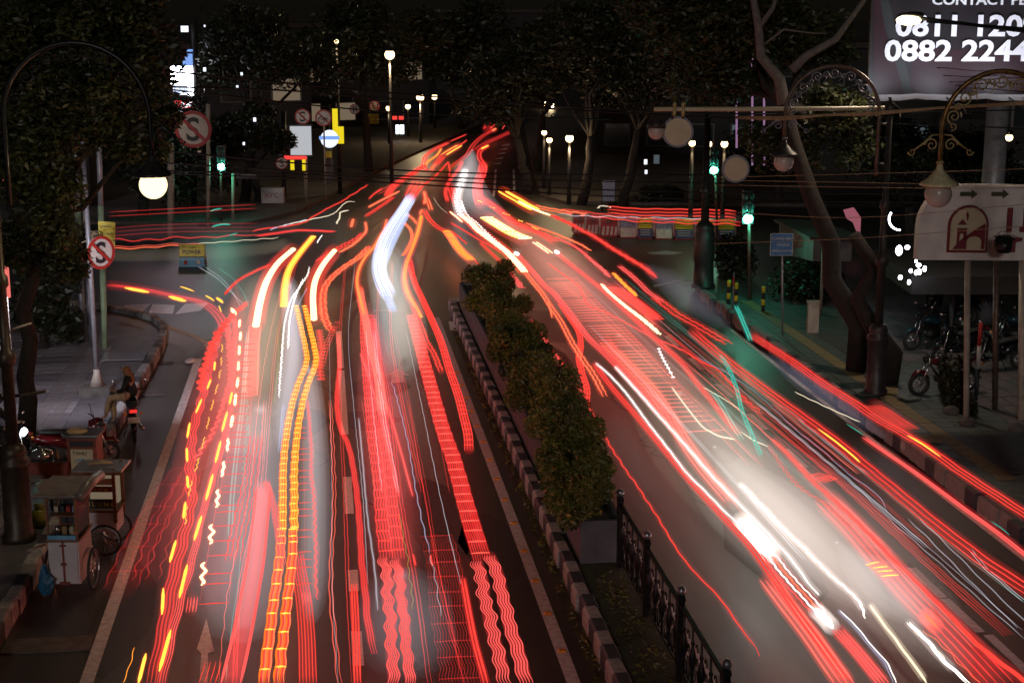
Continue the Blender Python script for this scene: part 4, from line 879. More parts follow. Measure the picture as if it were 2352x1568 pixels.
# ================================================================== MOTORCYCLES
def torus(mb, c, r0, r1, seg=24, s2=8):
    c = Vector(c); vs = []; fs = []
    for i in range(seg):
        a = 2*math.pi*i/seg; d = Vector((math.cos(a), 0, math.sin(a)))
        for k in range(s2):
            b = 2*math.pi*k/s2; vs.append(c+d*(r0+r1*math.cos(b))+Vector((0, r1*math.sin(b)*.9, 0)))
    for i in range(seg):
        for k in range(s2): fs.append((i*s2+k, ((i+1) % seg)*s2+k, ((i+1) % seg)*s2+(k+1) % s2, i*s2+(k+1) % s2))
    return mb.add(vs, fs, True)
def motorcycle(label, loc, heading, body='black_gloss', accent='red_gloss', scooter=False, head=None, grp='parked motorcycles', tail=False, s=1.0):
    """+x is forward; wheels touch z=0"""
    r = thing('motorcycle', loc, label, 'motorcycle', grp, heading); r.scale = (s,)*3
    wr = .285 if not scooter else .24
    for x in (-.62, .64):
        w_ = lpart(torus(MB(), (x, 0, wr), wr-.045, .048), 'tyre', 'rubber', r)
        mb = MB(); mb.ring((x, -.02, wr), X1, Z1, wr-.105, wr-.085, -.04, 22); rim = mb.mesh('rim'); o = bpy.data.objects.new('rim', rim); COL.objects.link(o); rim.materials.append(M['steel']); o.parent = w_
        mb = MB().tube([(x, -.06, wr), (x, .06, wr)], .04, 10); o = bpy.data.objects.new('hub', mb.mesh('hub')); COL.objects.link(o); o.data.materials.append(M['steel']); o.parent = w_
        for k in range(6):
            a = math.pi*k/6; d = Vector((math.cos(a), 0, math.sin(a)))*(wr-.09); q = MB().tube([Vector((x, 0, wr))-d, Vector((x, 0, wr))+d], .009, 4); o = bpy.data.objects.new('spoke', q.mesh('spoke')); COL.objects.link(o); o.data.materials.append(M['steel']); o.parent = w_
    for y in (-.09, .09): lpart(MB().tube([(.64, y, wr), (.50, y, .62), (.42, y*.8, .88)], .024, 8), 'fork', 'steel', r)
    lpart(MB().tube([(.86, 0, wr+.18), (.72, 0, wr+.30), (.55, 0, wr+.30), (.40, 0, wr+.14)], [.03, .085, .085, .05], 8, flat=.45), 'front_fender', body, r)
    lpart(MB().tube([(-.30, 0, wr+.22), (-.55, 0, wr+.33), (-.80, 0, wr+.27), (-.98, 0, wr+.05)], [.05, .09, .08, .05], 8, flat=.4), 'rear_fender', 'black_gloss', r)
    if scooter:
        lpart(MB().tube([(.46, 0, .50), (.42, 0, .78), (.36, 0, .98)], [.14, .20, .12], 10, flat=.45), 'leg_shield', body, r)
        lpart(MB().tube([(.40, 0, .33), (.10, 0, .30), (-.15, 0, .34)], [.15, .17, .17], 8, flat=.35), 'floor_board', body, r)
        lpart(MB().tube([(-.05, 0, .45), (-.35, 0, .58), (-.70, 0, .64), (-.90, 0, .66)], [.15, .19, .16, .06], 10, flat=.75), 'body', body, r)
    else:
        lpart(MB().tube([(.34, 0, .80), (.15, 0, .82), (-.08, 0, .76), (-.20, 0, .70)], [.06, .14, .14, .08], 12, flat=.8), 'fuel_tank', body, r)
        lpart(MB().tube([(.22, 0, .42), (.02, 0, .40), (-.18, 0, .42)], [.09, .15, .09], 8), 'engine', 'dark_pole', r)
        lpart(MB().tube([(.40, 0, .78), (.18, 0, .48), (-.1, 0, .30), (-.35, 0, .45), (-.60, 0, .78)], .03, 6), 'frame', 'black_iron', r)
        lpart(MB().tube([(-.35, 0, .70), (-.62, 0, .78), (-.90, 0, .86)], [.12, .11, .04], 8, flat=.6), 'tail_cowl', accent, r)
    sh = .80 if not scooter else .76
    lpart(MB().tube([(.02, 0, sh-.04), (-.15, 0, sh), (-.45, 0, sh+.03), (-.75, 0, sh+.05)], [.09, .13, .14, .08], 10, flat=.35), 'seat', 'rubber', r)
    lpart(MB().tube([(.28, -.36, 1.02), (.36, -.20, .99), (.40, 0, .93), (.36, .20, .99), (.28, .36, 1.02)], .016, 6), 'handlebar', 'black_iron', r)
    for y in (-1, 1):
        q = lpart(MB().tube([(.34, y*.27, 1.0), (.33, y*.34, 1.17)], .008, 5), 'mirror_stalk', 'black_iron', r)
        m_ = MB().sph((.33, y*.36, 1.20), .055, 10, 6, (.3, 1, .7)); o = bpy.data.objects.new('mirror', m_.mesh('mirror')); COL.objects.link(o); o.data.materials.append(M['steel']); o.parent = q
    lpart(MB().sph((.50, 0, .88), .10, 14, 9, (.7, 1, 1)), 'headlight', head or 'glass_dark', r)
    lpart(MB().box((-.92, 0, .80), (.05, .16, .06)), 'tail_lamp', 'tail_red' if tail else 'red_gloss', r)
    lpart(MB().box((-1.0, 0, .62), (.02, .26, .13)), 'number_plate', 'plate', r)
    for y in (-.17, .17): lpart(MB().sph((-.88, y, .74), .035, 8, 6), 'indicator', 'reflector', r)
    lpart(MB().tube([(.05, -.13, .30), (-.30, -.17, .27), (-.75, -.19, .36)], [.025, .045, .05], 8), 'exhaust', 'steel', r)
    lpart(MB().tube([(-.05, .1, .28), (-.12, .22, .02)], .012, 5), 'side_stand', 'black_iron', r)
    return r
def skin_mesh(name, verts, edges, m, parent=None, sub=1, loc=(0, 0, 0), rz=0):
    """verts: (x,y,z,radius)"""
    me = bpy.data.meshes.new(name); me.from_pydata([v[:3] for v in verts], edges, []); o = bpy.data.objects.new(name, me); COL.objects.link(o)
    md = o.modifiers.new('s', 'SKIN'); md.use_smooth_shade = True
    for i, v in enumerate(verts):
        sv = me.skin_vertices[0].data[i]; rr = v[3] if not hasattr(v[3], '__len__') else v[3]; sv.radius = (rr, rr) if not hasattr(rr, '__len__') else rr
    me.skin_vertices[0].data[0].use_root = True
    m2 = o.modifiers.new('u', 'SUBSURF'); m2.levels = sub; m2.render_levels = sub
    bpy.context.view_layer.update()
    nm = bpy.data.meshes.new_from_object(o.evaluated_get(bpy.context.evaluated_depsgraph_get())); bpy.data.objects.remove(o); bpy.data.meshes.remove(me)
    nm.materials.clear(); nm.materials.append(M[m]); nm.name = name
    for p in nm.polygons: p.use_smooth = True
    q = bpy.data.objects.new(name, nm); COL.objects.link(q)
    if parent: q.parent = parent
    else: q.location = tuple(map(float, loc)); q.rotation_euler = (0, 0, rz)
    return q
# --- the woman on her motorcycle
bl_ = P(308, 1012, 0); hd = math.pi/2+R(16)
motorcycle('black motorcycle at the left kerb with its white plate towards the camera', (bl_[0]-math.cos(hd)*-.45, bl_[1]+.45, 0), hd, tail=True, accent='red_gloss')
sx0 = bl_[0]+math.cos(hd)*.35; sy0 = bl_[1]+.45
pr = thing('person', (sx0, sy0, 0), 'woman in brown headscarf and khaki trousers sitting sideways on the kerbside motorcycle', 'person')
# local: facing -x
V_ = [(0, 0, .92, .13), (-.02, 0, 1.08, .115), (-.05, 0, 1.24, .125), (-.08, 0, 1.36, .09), (-.11, 0, 1.43, .048), (-.15, 0, 1.53, .085), (-.16, 0, 1.61, .082),
      (-.22, -.09, .93, .095), (-.50, -.08, .90, .062), (-.56, -.06, .66, .052), (-.62, -.05, .46, .036), (-.76, -.05, .40, .028),
      (-.20, .10, .90, .095), (-.46, .10, .84, .062), (-.47, .08, .56, .050), (-.46, .05, .34, .036), (-.60, .03, .27, .028),
      (-.07, -.19, 1.34, .058), (-.14, -.25, 1.12, .045), (-.34, -.14, 1.06, .034), (-.40, -.10, 1.07, .028),
      (-.07, .19, 1.34, .058), (-.14, .25, 1.12, .045), (-.33, .12, 1.03, .034), (-.40, .07, 1.05, .028)]
E_ = [(0, 1), (1, 2), (2, 3), (3, 4), (4, 5), (5, 6), (0, 7), (7, 8), (8, 9), (9, 10), (10, 11), (0, 12), (12, 13), (13, 14), (14, 15), (15, 16), (3, 17), (17, 18), (18, 19), (19, 20), (3, 21), (21, 22), (22, 23), (23, 24)]
body = skin_mesh('body', V_, E_, 'skin', pr)
skin_mesh('trousers', [(0, 0, .92, .15), (-.22, -.09, .93, .11), (-.50, -.08, .90, .082), (-.56, -.06, .68, .075), (-.605, -.055, .52, .07), (-.20, .10, .90, .11), (-.46, .10, .84, .082), (-.47, .08, .58, .076), (-.46, .06, .40, .072)], [(0, 1), (1, 2), (2, 3), (3, 4), (0, 5), (5, 6), (6, 7), (7, 8)], 'khaki', pr)
skin_mesh('jacket', [(0.01, 0, .90, .15), (-.02, 0, 1.08, .145), (-.05, 0, 1.24, .155), (-.075, 0, 1.36, .11), (-.07, -.20, 1.34, .075), (-.14, -.26, 1.12, .062), (-.31, -.155, 1.065, .052), (-.07, .20, 1.34, .075), (-.14, .26, 1.12, .062), (-.30, .14, 1.04, .052)], [(0, 1), (1, 2), (2, 3), (3, 4), (4, 5), (5, 6), (3, 7), (7, 8), (8, 9)], 'black_cloth', pr)
skin_mesh('headscarf', [(-.125, 0, 1.62, .112), (-.11, 0, 1.52, .108), (-.06, 0, 1.42, .10), (-.045, 0, 1.32, (.15, .15)), (-.01, 0, 1.18, .09)], [(0, 1), (1, 2), (2, 3), (3, 4)], 'hijab', pr)
for s_ in (-1, 1): lpart(MB().sph((-.235, s_*.032, 1.585), .013, 8, 6), 'eye', 'sign_black', pr)
lpart(MB().sph((-.255, 0, 1.555), .018, 8, 6, (1, .7, 1)), 'nose', 'skin', pr); lpart(MB().box((-.243, 0, 1.515), (.01, .045, .01)), 'mouth', 'wood_red', pr)
for hx, hy, hz, sgn in ((-.40, -.10, 1.07, 1), (-.40, .07, 1.05, -1)):
    for k in range(4): lpart(MB().tube([(hx-.02, hy+(k-1.5)*.018, hz), (hx-.07, hy+(k-1.5)*.019+sgn*.01, hz+.012), (hx-.085-.006*(k % 2), hy+(k-1.5)*.018+sgn*.03, hz+.035)], [.010, .009, .007], 6), 'finger', 'skin', pr)
    lpart(MB().tube([(hx-.01, hy+sgn*.03, hz+.01), (hx-.04, hy+sgn*.05, hz+.03)], [.012, .008], 6), 'thumb', 'skin', pr)
for fx, fy, fz in ((-.72, -.05, .365), (-.56, .035, .235)):
    q = lpart(MB().tube([(fx+.12, fy, fz+.0), (fx, fy, fz-.02), (fx-.12, fy, fz-.03)], [.03, .04, .03], 8, flat=.35), 'sandal', 'rubber', pr)
    m_ = MB().tube([(fx-.02, fy-.04, fz), (fx-.03, fy, fz+.045), (fx-.02, fy+.04, fz)], .012, 5); o = bpy.data.objects.new('strap', m_.mesh('strap')); COL.objects.link(o); o.data.materials.append(M['rubber']); o.parent = q
o = MB().box((sx0-.46, sy0-.02, 1.09), (.015, .07, .14), rx=.0).build('phone', 'glass_dark'); tag(o, 'dark mobile phone held in the hands of the seated woman', 'phone')
# --- rider in black at the left edge
bb = P(48, 1085, .16); hd2 = R(-8)
motorcycle('black motorcycle with blazing headlight standing behind the left lamp pole', (bb[0]-.35, bb[1], .16), hd2, head='moto_head', scooter=True)
hp = Vector((bb[0]-.35+.50, bb[1], 1.04)); lamp('SPOT', hp+Vector((.12, 0, 0)), 25, (.85, .95, 1), .06, hp+Vector((3, -.5, -.9)), 80, .6)
p2 = thing('person', (bb[0]-.45, bb[1], .16), 'rider in black jacket and black helmet sitting behind the left lamp pole', 'person'); p2.rotation_euler = (0, 0, hd2)
V2 = [(-.1, 0, .86, .14), (-.08, 0, 1.04, .13), (-.04, 0, 1.20, .14), (-.02, 0, 1.32, .09), (0, 0, 1.40, .05), (.03, 0, 1.50, .09), (.03, 0, 1.58, .085), (.14, -.14, .82, .09), (.32, -.16, .60, .065), (.28, -.16, .28, .05), (.36, -.16, .14, .035), (.14, .14, .82, .09), (.32, .16, .60, .065), (.28, .18, .28, .05), (.36, .18, .14, .035), (-.02, -.2, 1.30, .06), (.10, -.27, 1.08, .05), (.34, -.28, 1.02, .036), (.42, -.30, 1.02, .03), (-.02, .2, 1.30, .06), (.10, .27, 1.08, .05), (.34, .28, 1.02, .036), (.42, .30, 1.02, .03)]
E2 = [(0, 1), (1, 2), (2, 3), (3, 4), (4, 5), (5, 6), (0, 7), (7, 8), (8, 9), (9, 10), (0, 11), (11, 12), (12, 13), (13, 14), (3, 15), (15, 16), (16, 17), (17, 18), (3, 19), (19, 20), (20, 21), (21, 22)]
skin_mesh('body', V2, E2, 'skin', p2)
skin_mesh('jacket', [(*v[:3], v[3]*1.22) for v in V2[:4]]+[(*V2[i][:3], V2[i][3]*1.35) for i in (15, 16, 17, 19, 20, 21)], [(0, 1), (1, 2), (2, 3), (3, 4), (4, 5), (5, 6), (3, 7), (7, 8), (8, 9)], 'black_cloth', p2)
skin_mesh('trousers', [(*V2[0][:3], .16)]+[(*V2[i][:3], V2[i][3]*1.25) for i in (7, 8, 9, 11, 12, 13)], [(0, 1), (1, 2), (2, 3), (0, 4), (4, 5), (5, 6)], 'black_cloth', p2)
hm = lpart(MB().sph((.03, 0, 1.58), .145, 18, 12, (1.08, .95, 1)), 'helmet', 'black_gloss', p2); lpart(MB().tube([(.10, -.11, 1.56), (.17, 0, 1.57), (.10, .11, 1.56)], [.03, .045, .03], 8), 'visor', 'glass_dark', p2)
for y in (-.30, .30):
    for k in range(4): lpart(MB().tube([(.43, y+(k-1.5)*.019, 1.03), (.47, y+(k-1.5)*.02, 1.02), (.46, y+(k-1.5)*.02, .99)], [.011, .010, .008], 6), 'finger', 'skin', p2)
    lpart(MB().tube([(.41, y*.9, 1.02), (.44, y*.86, .99)], [.012, .009], 6), 'thumb', 'skin', p2)
bb2 = P(150, 1120, .16); motorcycle('dark scooter with deep red flank between the lamp pole and the food carts', (bb2[0]-.15, bb2[1]+1.5, .16), R(20), body='red_gloss', scooter=True)
# --- parked on the right under the carport
for k, (x, y, hh, bd, nm) in enumerate(((2140, 800, 200, 'blue_gloss', 'blue-grey motorcycle leaning out first in the row under the right carport'), (2200, 830, 205, 'black_gloss', 'black motorcycle second in the row under the right carport'), (2165, 905, 195, 'red_gloss', 'motorcycle with deep red flank parked in front of the row on the right pavement'), (2290, 850, 200, 'black_gloss', 'black motorcycle between the posts of the arched sign'), (2335, 800, 190, 'blue_gloss', 'blue motorcycle at the right edge behind the thick post'), (2180, 745, 185, 'black_gloss', 'motorcycle farthest back under the right carport'))):
    b = P(x, y, .16); motorcycle(nm, b, R(hh), body=bd, accent=bd, scooter=k % 2 == 1, grp='motorcycles parked under the right carport', s=1.05)
# ================================================================== FOOD CARTS
def cart_wheel(root, c, r_, face=0):
    mb = MB(); o0 = Vector(c); ax = X1 if face == 0 else Vector((0, 1, 0))
    mb.ring(o0, ax, Z1, r_-.035, r_, .04, 28); t = mb.build('tyre', 'rubber', root)
    mb = MB(); mb.ring(o0+ax.cross(Z1)*.01, ax, Z1, r_-.06, r_-.036, .02, 28); mb.build('rim', 'steel', t)
    for k in range(9):
        a = math.pi*k/9; d = (ax*math.cos(a)+Z1*math.sin(a))*(r_-.05); MB().tube([o0-d+ax.cross(Z1)*.02, o0+d+ax.cross(Z1)*.02], .004, 3).build('spoke', 'steel', t)
    MB().sph(o0+ax.cross(Z1)*.02, .035, 8, 6).build('hub', 'tin', t)
# front cart (100-222, 1085-1345)
b = P(152, 1374); x0, y0 = b[0], b[1]; r = thing('food_cart', b, 'nearest food cart with white lower doors, small glass case and brown tarp roof', 'food cart', 'street food carts at the left kerb')
def bx(name, m, c, d, root=None, **k): return MB().box((x0+c[0], y0+c[1], c[2]), d, **k).build(name, m, root or r)
bx('cabinet', 'cart_white', (0, .40, .62), (.50, .75, .74))
for sx_ in (-1, 1): bx('door', 'cart_white', (sx_*.118, .012, .62), (.215, .02, .70))
bx('door_gap', 'wood_red', (0, .006, .62), (.035, .02, .74)); bx('latch', 'wood_red', (0, -.005, .60), (.09, .03, .04)); bx('latch', 'wood_red', (0, -.005, .92), (.1, .03, .03)); bx('foot_bracket', 'wood_red', (0, -.002, .27), (.17, .03, .05))
bx('counter', 'wood_brown', (0, .38, 1.01), (.56, .82, .04)); bx('sill', 'sky_board', (0, -.02, 1.07), (.46, .04, .07))
for sx_ in (-1, 1):
    for yy in (.02, .72): bx('corner_post', 'wood_brown', (sx_*.235, yy, 1.38), (.035, .035, .70))
bx('rear_panel', 'cart_dark', (0, .74, 1.38), (.46, .02, .66)); bx('shelf', 'wood_brown', (0, .38, 1.40), (.44, .60, .02))
bx('side_glass', 'glass_dark', (.245, .38, 1.38), (.008, .62, .60))
for k in range(3): o = MB().lathe((x0-.13+k*.12, y0+.2, 1.03), [(.045, 0), (.05, .12), (.03, .16)], 10).build('jar', ('steel', 'bread', 'sign_cream')[k]); tag(o, ['steel tin in the nearest cart glass case', 'brown jar in the middle of the nearest cart glass case', 'cream jar at the right of the nearest cart glass case'][k], 'jar', 'jars in the nearest cart')
for k in range(4): o = MB().box((x0-.15+k*.1, y0+.3, 1.46), (.07, .1, .09+.02*(k % 2))).build('snack_box', ('sign_cream', 'sign_black', 'sign_red', 'print_pale')[k]); tag(o, ['cream snack packet on the upper shelf of the nearest cart', 'black snack packet on the upper shelf of the nearest cart', 'red snack packet on the upper shelf of the nearest cart', 'blue-grey snack packet on the upper shelf of the nearest cart'][k], 'packet', 'packets on the nearest cart shelf')
rg = np.random.default_rng(4); mb = MB(); n = 8
gp = [[Vector((x0-.42+.84*i/n+.06*math.sin(j), y0-.12+1.0*j/n, 1.80+.02*rg.random()+.03*j/n)) for i in range(n+1)] for j in range(n+1)]
fl = [p for row in gp for p in row]; N1 = n+1; mb.add(fl+[p-Z1*.05 for p in fl], [(j*N1+i, j*N1+i+1, (j+1)*N1+i+1, (j+1)*N1+i) for j in range(n) for i in range(n)]+[(N1*N1+(j+1)*N1+i, N1*N1+(j+1)*N1+i+1, N1*N1+j*N1+i+1, N1*N1+j*N1+i) for j in range(n) for i in range(n)]+[(i+1, i, N1*N1+i, N1*N1+i+1) for i in range(n)]+[((i+1)*N1+n, i*N1+n, N1*N1+i*N1+n, N1*N1+(i+1)*N1+n) for i in range(n)], True); mb.build('tarp_roof', 'tarp', r)
MB().tube([(x0+.38, y0-.15, 1.80), (x0+.40, y0+.35, 1.88), (x0+.44, y0+.85, 1.86)], [.085, .10, .09], 12).build('rolled_tarp', 'tarp', r)
for yy in (.45,):
    for sx_ in (-1, 1): cart_wheel(r, (x0+sx_*.36-.02, y0+yy, .36), .36, 1)
MB().tube([(x0-.2, y0+.05, .26), (x0-.16, y0+.0, .02)], .018, 6).build('prop_leg', 'wood_brown', r); MB().tube([(x0-.28, y0-.05, .95), (x0-.42, y0-.45, 1.0)], .02, 6).build('handle', 'pale_pole', r)
# second cart behind (170-288, 1055-1255)
b = P(238, 1275); x0, y0 = b[0], b[1]; r = thing('food_cart', b, 'wooden food cart with flat tin roof and yellow letters, behind the nearest cart', 'food cart', 'street food carts at the left kerb')
bx('cabinet', 'cart_white', (-.05, .42, .70), (.62, .60, .44)); bx('counter', 'wood_brown', (-.05, .40, .95), (.72, .68, .05)); bx('glass_case', 'shop_light', (-.05, .60, 1.28), (.56, .2, .55))
for xx in (-.36, .26):
    for yy in (.08, .74): bx('corner_post', 'wood_brown', (xx, yy, 1.30), (.06, .05, 1.0 if xx < 0 else 1.2))
bx('front_panel', 'sign_cream', (-.05, .085, 1.60), (.54, .02, .14)); bx('lower_board', 'cart_dark', (-.05, .085, 1.12), (.54, .02, .20)); bx('name_board', 'wood_red', (-.05, .08, 1.44), (.54, .03, .12))
text('U L U N G', .13, 'yellow_board', r, (x0-.31, y0+.06, 1.07), X1, Z1, ext=.004); text('L O A', .10, 'yellow_board', r, (x0-.12, y0+.06, 1.40), X1, Z1, ext=.004)
bx('tin_roof', 'tin', (-.05, .42, 1.84), (.98, .80, .05)); bx('roof_rim', 'wood_brown', (-.05, .018, 1.80), (.98, .03, .06)); cart_wheel(r, (x0+.05, y0-.02, .35), .34, 0); cart_wheel(r, (x0+.05, y0+.86, .35), .34, 0)
r.scale = (.90, .86, .84)
mb = MB().tube([(x0-.25, y0+.30, 1.60), (x0, y0+.34, 1.63), (x0+.18, y0+.32, 1.60)], [.05, .09, .03], 8, flat=.4); o = mb.build('rag', 'bread'); tag(o, 'pale crumpled cloth lying on the tin cart roof', 'cloth')
# third cart: red-framed sign box and tray (67-235, 995-1150)
b = P(195, 1195, .0); x0, y0 = b[0], b[1]; r = thing('food_cart', b, 'red-framed cart box with cream notice and dark lid, farthest of the carts', 'food cart', 'street food carts at the left kerb')
bx('box', 'wood_red', (0, .3, 1.28), (.56, .45, .66)); bx('notice', 'sign_cream', (0, .065, 1.18), (.42, .02, .42)); bx('slot', 'sign_black', (0, .064, 1.49), (.42, .02, .10)); bx('lid', 'cart_dark', (0, .28, 1.64), (.66, .6, .04)); bx('lid_edge', 'steel', (0, -.02, 1.665), (.66, .02, .02)); bx('lower_body', 'wood_brown', (-.2, .3, .68), (1.2, .5, .50)); bx('tray', 'wood_red', (-.66, .2, 1.05), (.82, .6, .24)); bx('tray_floor', 'cart_dark', (-.66, .2, 1.172), (.76, .54, .01))
text('TAHU', .10, 'sign_black', r, (x0-.17, y0+.05, 1.28), X1, Z1, ext=.002)
MB().tube([(x0-.13, y0+.048, 1.17), (x0, y0+.045, 1.20), (x0+.14, y0+.048, 1.16)], [.01, .035, .008], 8, flat=.6).build('fish_emblem', 'sky_board', r)
for xx in (-.9, .2): MB().tube([(x0+xx, y0+.1, .45), (x0+xx, y0+.1, .0)], .03, 6).build('leg', 'wood_brown', r)
cart_wheel(r, (x0-.3, y0-.0, .34), .33, 0)
o = MB().sph((x0-.1, y0+.2, 1.70), .16, 12, 8, (1.3, .8, .45)).build('bread_heap', 'bread'); tag(o, 'golden heap of fried snacks on the dark cart lid', 'food')
o = MB().lathe((x0-.78, y0+.15, 1.18), [(.20, 0), (.21, .10), (.19, .14), (.05, .20), (.04, .24)], 18).build('pot', 'steel'); tag(o, 'shiny lidded steel pot in the red tray', 'pot')
for k, (dx, m, h) in enumerate(((-.48, 'bread', .2), (-.40, 'bucket_teal', .16), (-.33, 'sign_cream', .17))): o = MB().lathe((x0+dx, y0+.1+.05*k, 1.18), [(.04, 0), (.04, h*.6), (.015, h*.8), (.015, h)], 10).build('bottle', m); tag(o, ['brown sauce bottle in the red tray', 'teal bottle between two others in the red tray', 'cream bottle at the right end of the red tray'][k], 'bottle', 'bottles in the red tray')
c = Vector(Q(97, 1150, 24.6)); r = thing('bucket', c, 'translucent teal plastic bucket hung beside the nearest cart roof', 'bucket'); MB().lathe(c, [(.12, 0), (.17, .30), (.18, .31)], 16).build('wall', 'bucket_teal', r); MB().ring(c+Z1*.31, X1, Vector((0, 1, 0)), .165, .19, .02, 20).build('rim', 'tin', r)
b = P(92, 1208, .16); r = thing('gas_bottle', b, 'yellow-green gas bottle standing between the lamp base and the nearest cart', 'gas bottle'); MB().lathe(b, [(.12, 0), (.15, .05), (.15, .24), (.10, .33), (.05, .35)], 16).build('body', 'gas_green', r); MB().lathe(b, [(.08, .33), (.09, .44)], 12).build('collar', 'gas_green', r); MB().lathe(b, [(.02, .35), (.03, .42)], 8).build('valve', 'sign_red', r)
c = Vector(P(106, 1338, .3)); mb = MB().sph(c, .15, 14, 10, (.8, .6, 1.35)); gb = np.random.default_rng(2); mb.v = [(x+gb.normal()*.018, y+gb.normal()*.018, z+gb.normal()*.018+(.10 if z > c.z+.12 and x < c.x else 0)) for x, y, z in mb.v]; mb.sm = [False]*len(mb.f); o = mb.build('plastic_bag', 'plastic_blue'); tag(o, 'crumpled blue plastic bag hanging left of the white cart doors', 'bag')
MB_ = MB().tube([Q(-20, 918, 26.3), Q(105, 898, 26.3)], .03, 8).build('cross_bar', 'brown_pole'); tag(MB_, 'rusty horizontal bar tied across the left lamp pole', 'bar')
MB_ = MB().tube([Q(-10, 800, 26.2), Q(30, 755, 26.2), Q(72, 742, 26.2)], .02, 7).build('cross_bar', 'pale_pole'); tag(MB_, 'short pale stick lashed to the left lamp pole higher up', 'bar')
# ================================================================== TREES
def limb(mb, a, b, r0, r1, rg, n=5, wob=.12):
    a = Vector(a); b = Vector(b); L = (b-a).length; pts = [a+(b-a)*(i/n)+(Vector(rg.normal(size=3))*wob*L*.25 if 0 < i < n else Vector()) for i in range(n+1)]
    mb.tube(pts, [r0+(r1-r0)*i/n for i in range(n+1)], 8); return pts
def tree(label, base, clumps, trunk_top, r0, nleaf, size, m='leaf_dark', bark='bark', seed=1, limbs=None, grp='street trees'):
    rg = np.random.default_rng(seed); t = thing('tree', base, label, 'tree', grp); mb = MB()
    limb(mb, base, trunk_top, r0, r0*.6, rg, 6, .08); mb.build('trunk', 'bark', t)
    for c in clumps[:7]:
        q = MB(); limb(q, trunk_top, c[:3], r0*.38, .03, rg); q.build('limb', 'bark', t)
    for l_ in (limbs or []): q = MB(); q.tube(l_[0], l_[1], 8); q.build('limb', bark, t)
    full = []
    for c in clumps:
        full.append(c)
        for _ in range(5):
            d = rg.normal(size=3); d /= np.linalg.norm(d); full.append((c[0]+d[0]*c[3]*.85, c[1]+d[1]*c[4]*.85, c[2]+d[2]*c[5]*.85, c[3]*.42, c[4]*.42, c[5]*.42))
    quadmesh('crown', leaves(rg, full, 1, nleaf, size), m, t); return t
def cl(x, y, D, rpx, rypx=None, dd=1.0): c = Q(x, y, D); k = D/F; return (c[0], c[1], c[2], rpx*k, max(.6, rpx*k*dd), (rypx or rpx)*k)
b = P(60, 1000, .16)
tree('near tree on the left edge with brown trunk and hanging leaves around the glowing globe', b, [cl(-20, 330, 31, 110), cl(90, 420, 30, 95), cl(150, 250, 31, 120), cl(280, 210, 31, 110), cl(60, 560, 31, 70), cl(120, 520, 29, 60), cl(330, 330, 31, 60, 50), cl(20, 150, 32, 140), cl(220, 60, 32, 150), cl(380, 270, 32, 40, 30), cl(300, 345, 31, 50, 25), cl(150, 600, 31, 60, 40)], Q(70, 560, 31), .22, 42000, .075, 'leaf_lit', seed=11,
     limbs=[([Q(70, 560, 31), Q(20, 460, 31), Q(60, 330, 31), Q(100, 260, 31)], [.13, .11, .08, .04]), ([Q(20, 470, 31), Q(120, 410, 31), Q(200, 350, 31), Q(300, 240, 31)], [.09, .07, .05, .02])])
b = P(100, 800, .16); tree('dark bushy tree behind the painted tube posts on the left', b, [cl(110, 640, 42, 70), cl(60, 700, 42, 60), cl(130, 740, 42, 55), cl(150, 560, 42, 60), cl(290, 130, 46, 130)], Q(110, 660, 42), .15, 9000, .13, seed=12)
b = P(1968, 850, .16); D = b[1]
t9 = Vector(Q(1790, 180, D))
tree('tall leaning tree behind the arched lamp on the right with pale forked branches', b, [cl(1700, 60, D+2, 150, 110), cl(1850, 90, D+2, 110, 80), cl(1890, 250, D+1.5, 100, 60), cl(1640, 190, D+3, 120, 70), cl(1800, 330, D+2, 90, 70), cl(1960, 330, D+2.5, 60, 60), cl(1600, 20, D+4, 160, 120)], Q(1800, 240, D), .30, 34000, .085, 'leaf_lit', 'bark_grey', 13,
     limbs=[([Q(1800, 240, D), t9, Q(1748, 130, D), Q(1742, 60, D), Q(1725, -30, D)], [.17, .15, .13, .11, .08]), ([t9+Vector((.3, 0, .2)), Q(1850, 130, D), Q(1920, 90, D), Q(1985, 0, D)], [.13, .11, .09, .06]), ([Q(1745, 60, D), Q(1775, 20, D), Q(1790, -30, D)], [.08, .06, .04]), ([Q(1745, 110, D), Q(1800, 68, D), Q(1860, 76, D), Q(1900, 78, D)], [.03, .03, .02, .01])])
spec = [('broad dark crown over the left shops', 560, 470, 78, 620, 130, 150), ('dark tree between the sign tower and the white light box', 600, 470, 90, 560, 300, 72), ('dark tree over the left side of the distant road', 850, 400, 120, 820, 110, 120), ('dark crown hiding the sky above the road bend', 1060, 300, 165, 1010, 110, 110),
        ('dark tree right of the road bend', 1235, 400, 125, 1260, 130, 130), ('brown-trunked tree beside the bright double lamp', 1335, 470, 90, 1380, 160, 130), ('slanting tree above the blank banner', 1430, 480, 85, 1500, 120, 130), ('dark mid-distance tree left of the cantilever arm', 1215, 445, 100, 1160, 190, 100),
        ('dark tree far behind the arched sign', 2100, 620, 66, 2080, 330, 120), ('dark tree at the far left behind the street', 330, 500, 66, 330, 330, 130), ('dark tree behind the green signals', 1790, 462, 68, 1780, 360, 100), ('dark tree closing the view at the right edge', 2330, 600, 60, 2320, 420, 120)]
for k, (nm, bxx, byy, D, cx, cyy, rr) in enumerate(spec):
    b = P(bxx, byy); D = b[1]; g = np.random.default_rng(40+k)
    cs = [cl(cx+g.normal()*rr*.55, cyy+g.normal()*rr*.35-(25 if i > 3 else 0), D+g.normal()*2, rr*(.45+.3*g.random()), rr*(.36+.25*g.random()), .8) for i in range(7)]
    tree(nm, b, cs, Q(bxx*.5+cx*.5, (byy+cyy)/2, D), .28, 9000, .11+.002*(D-60), 'leaf_dark', 'bark', 50+k, grp='dark background trees')
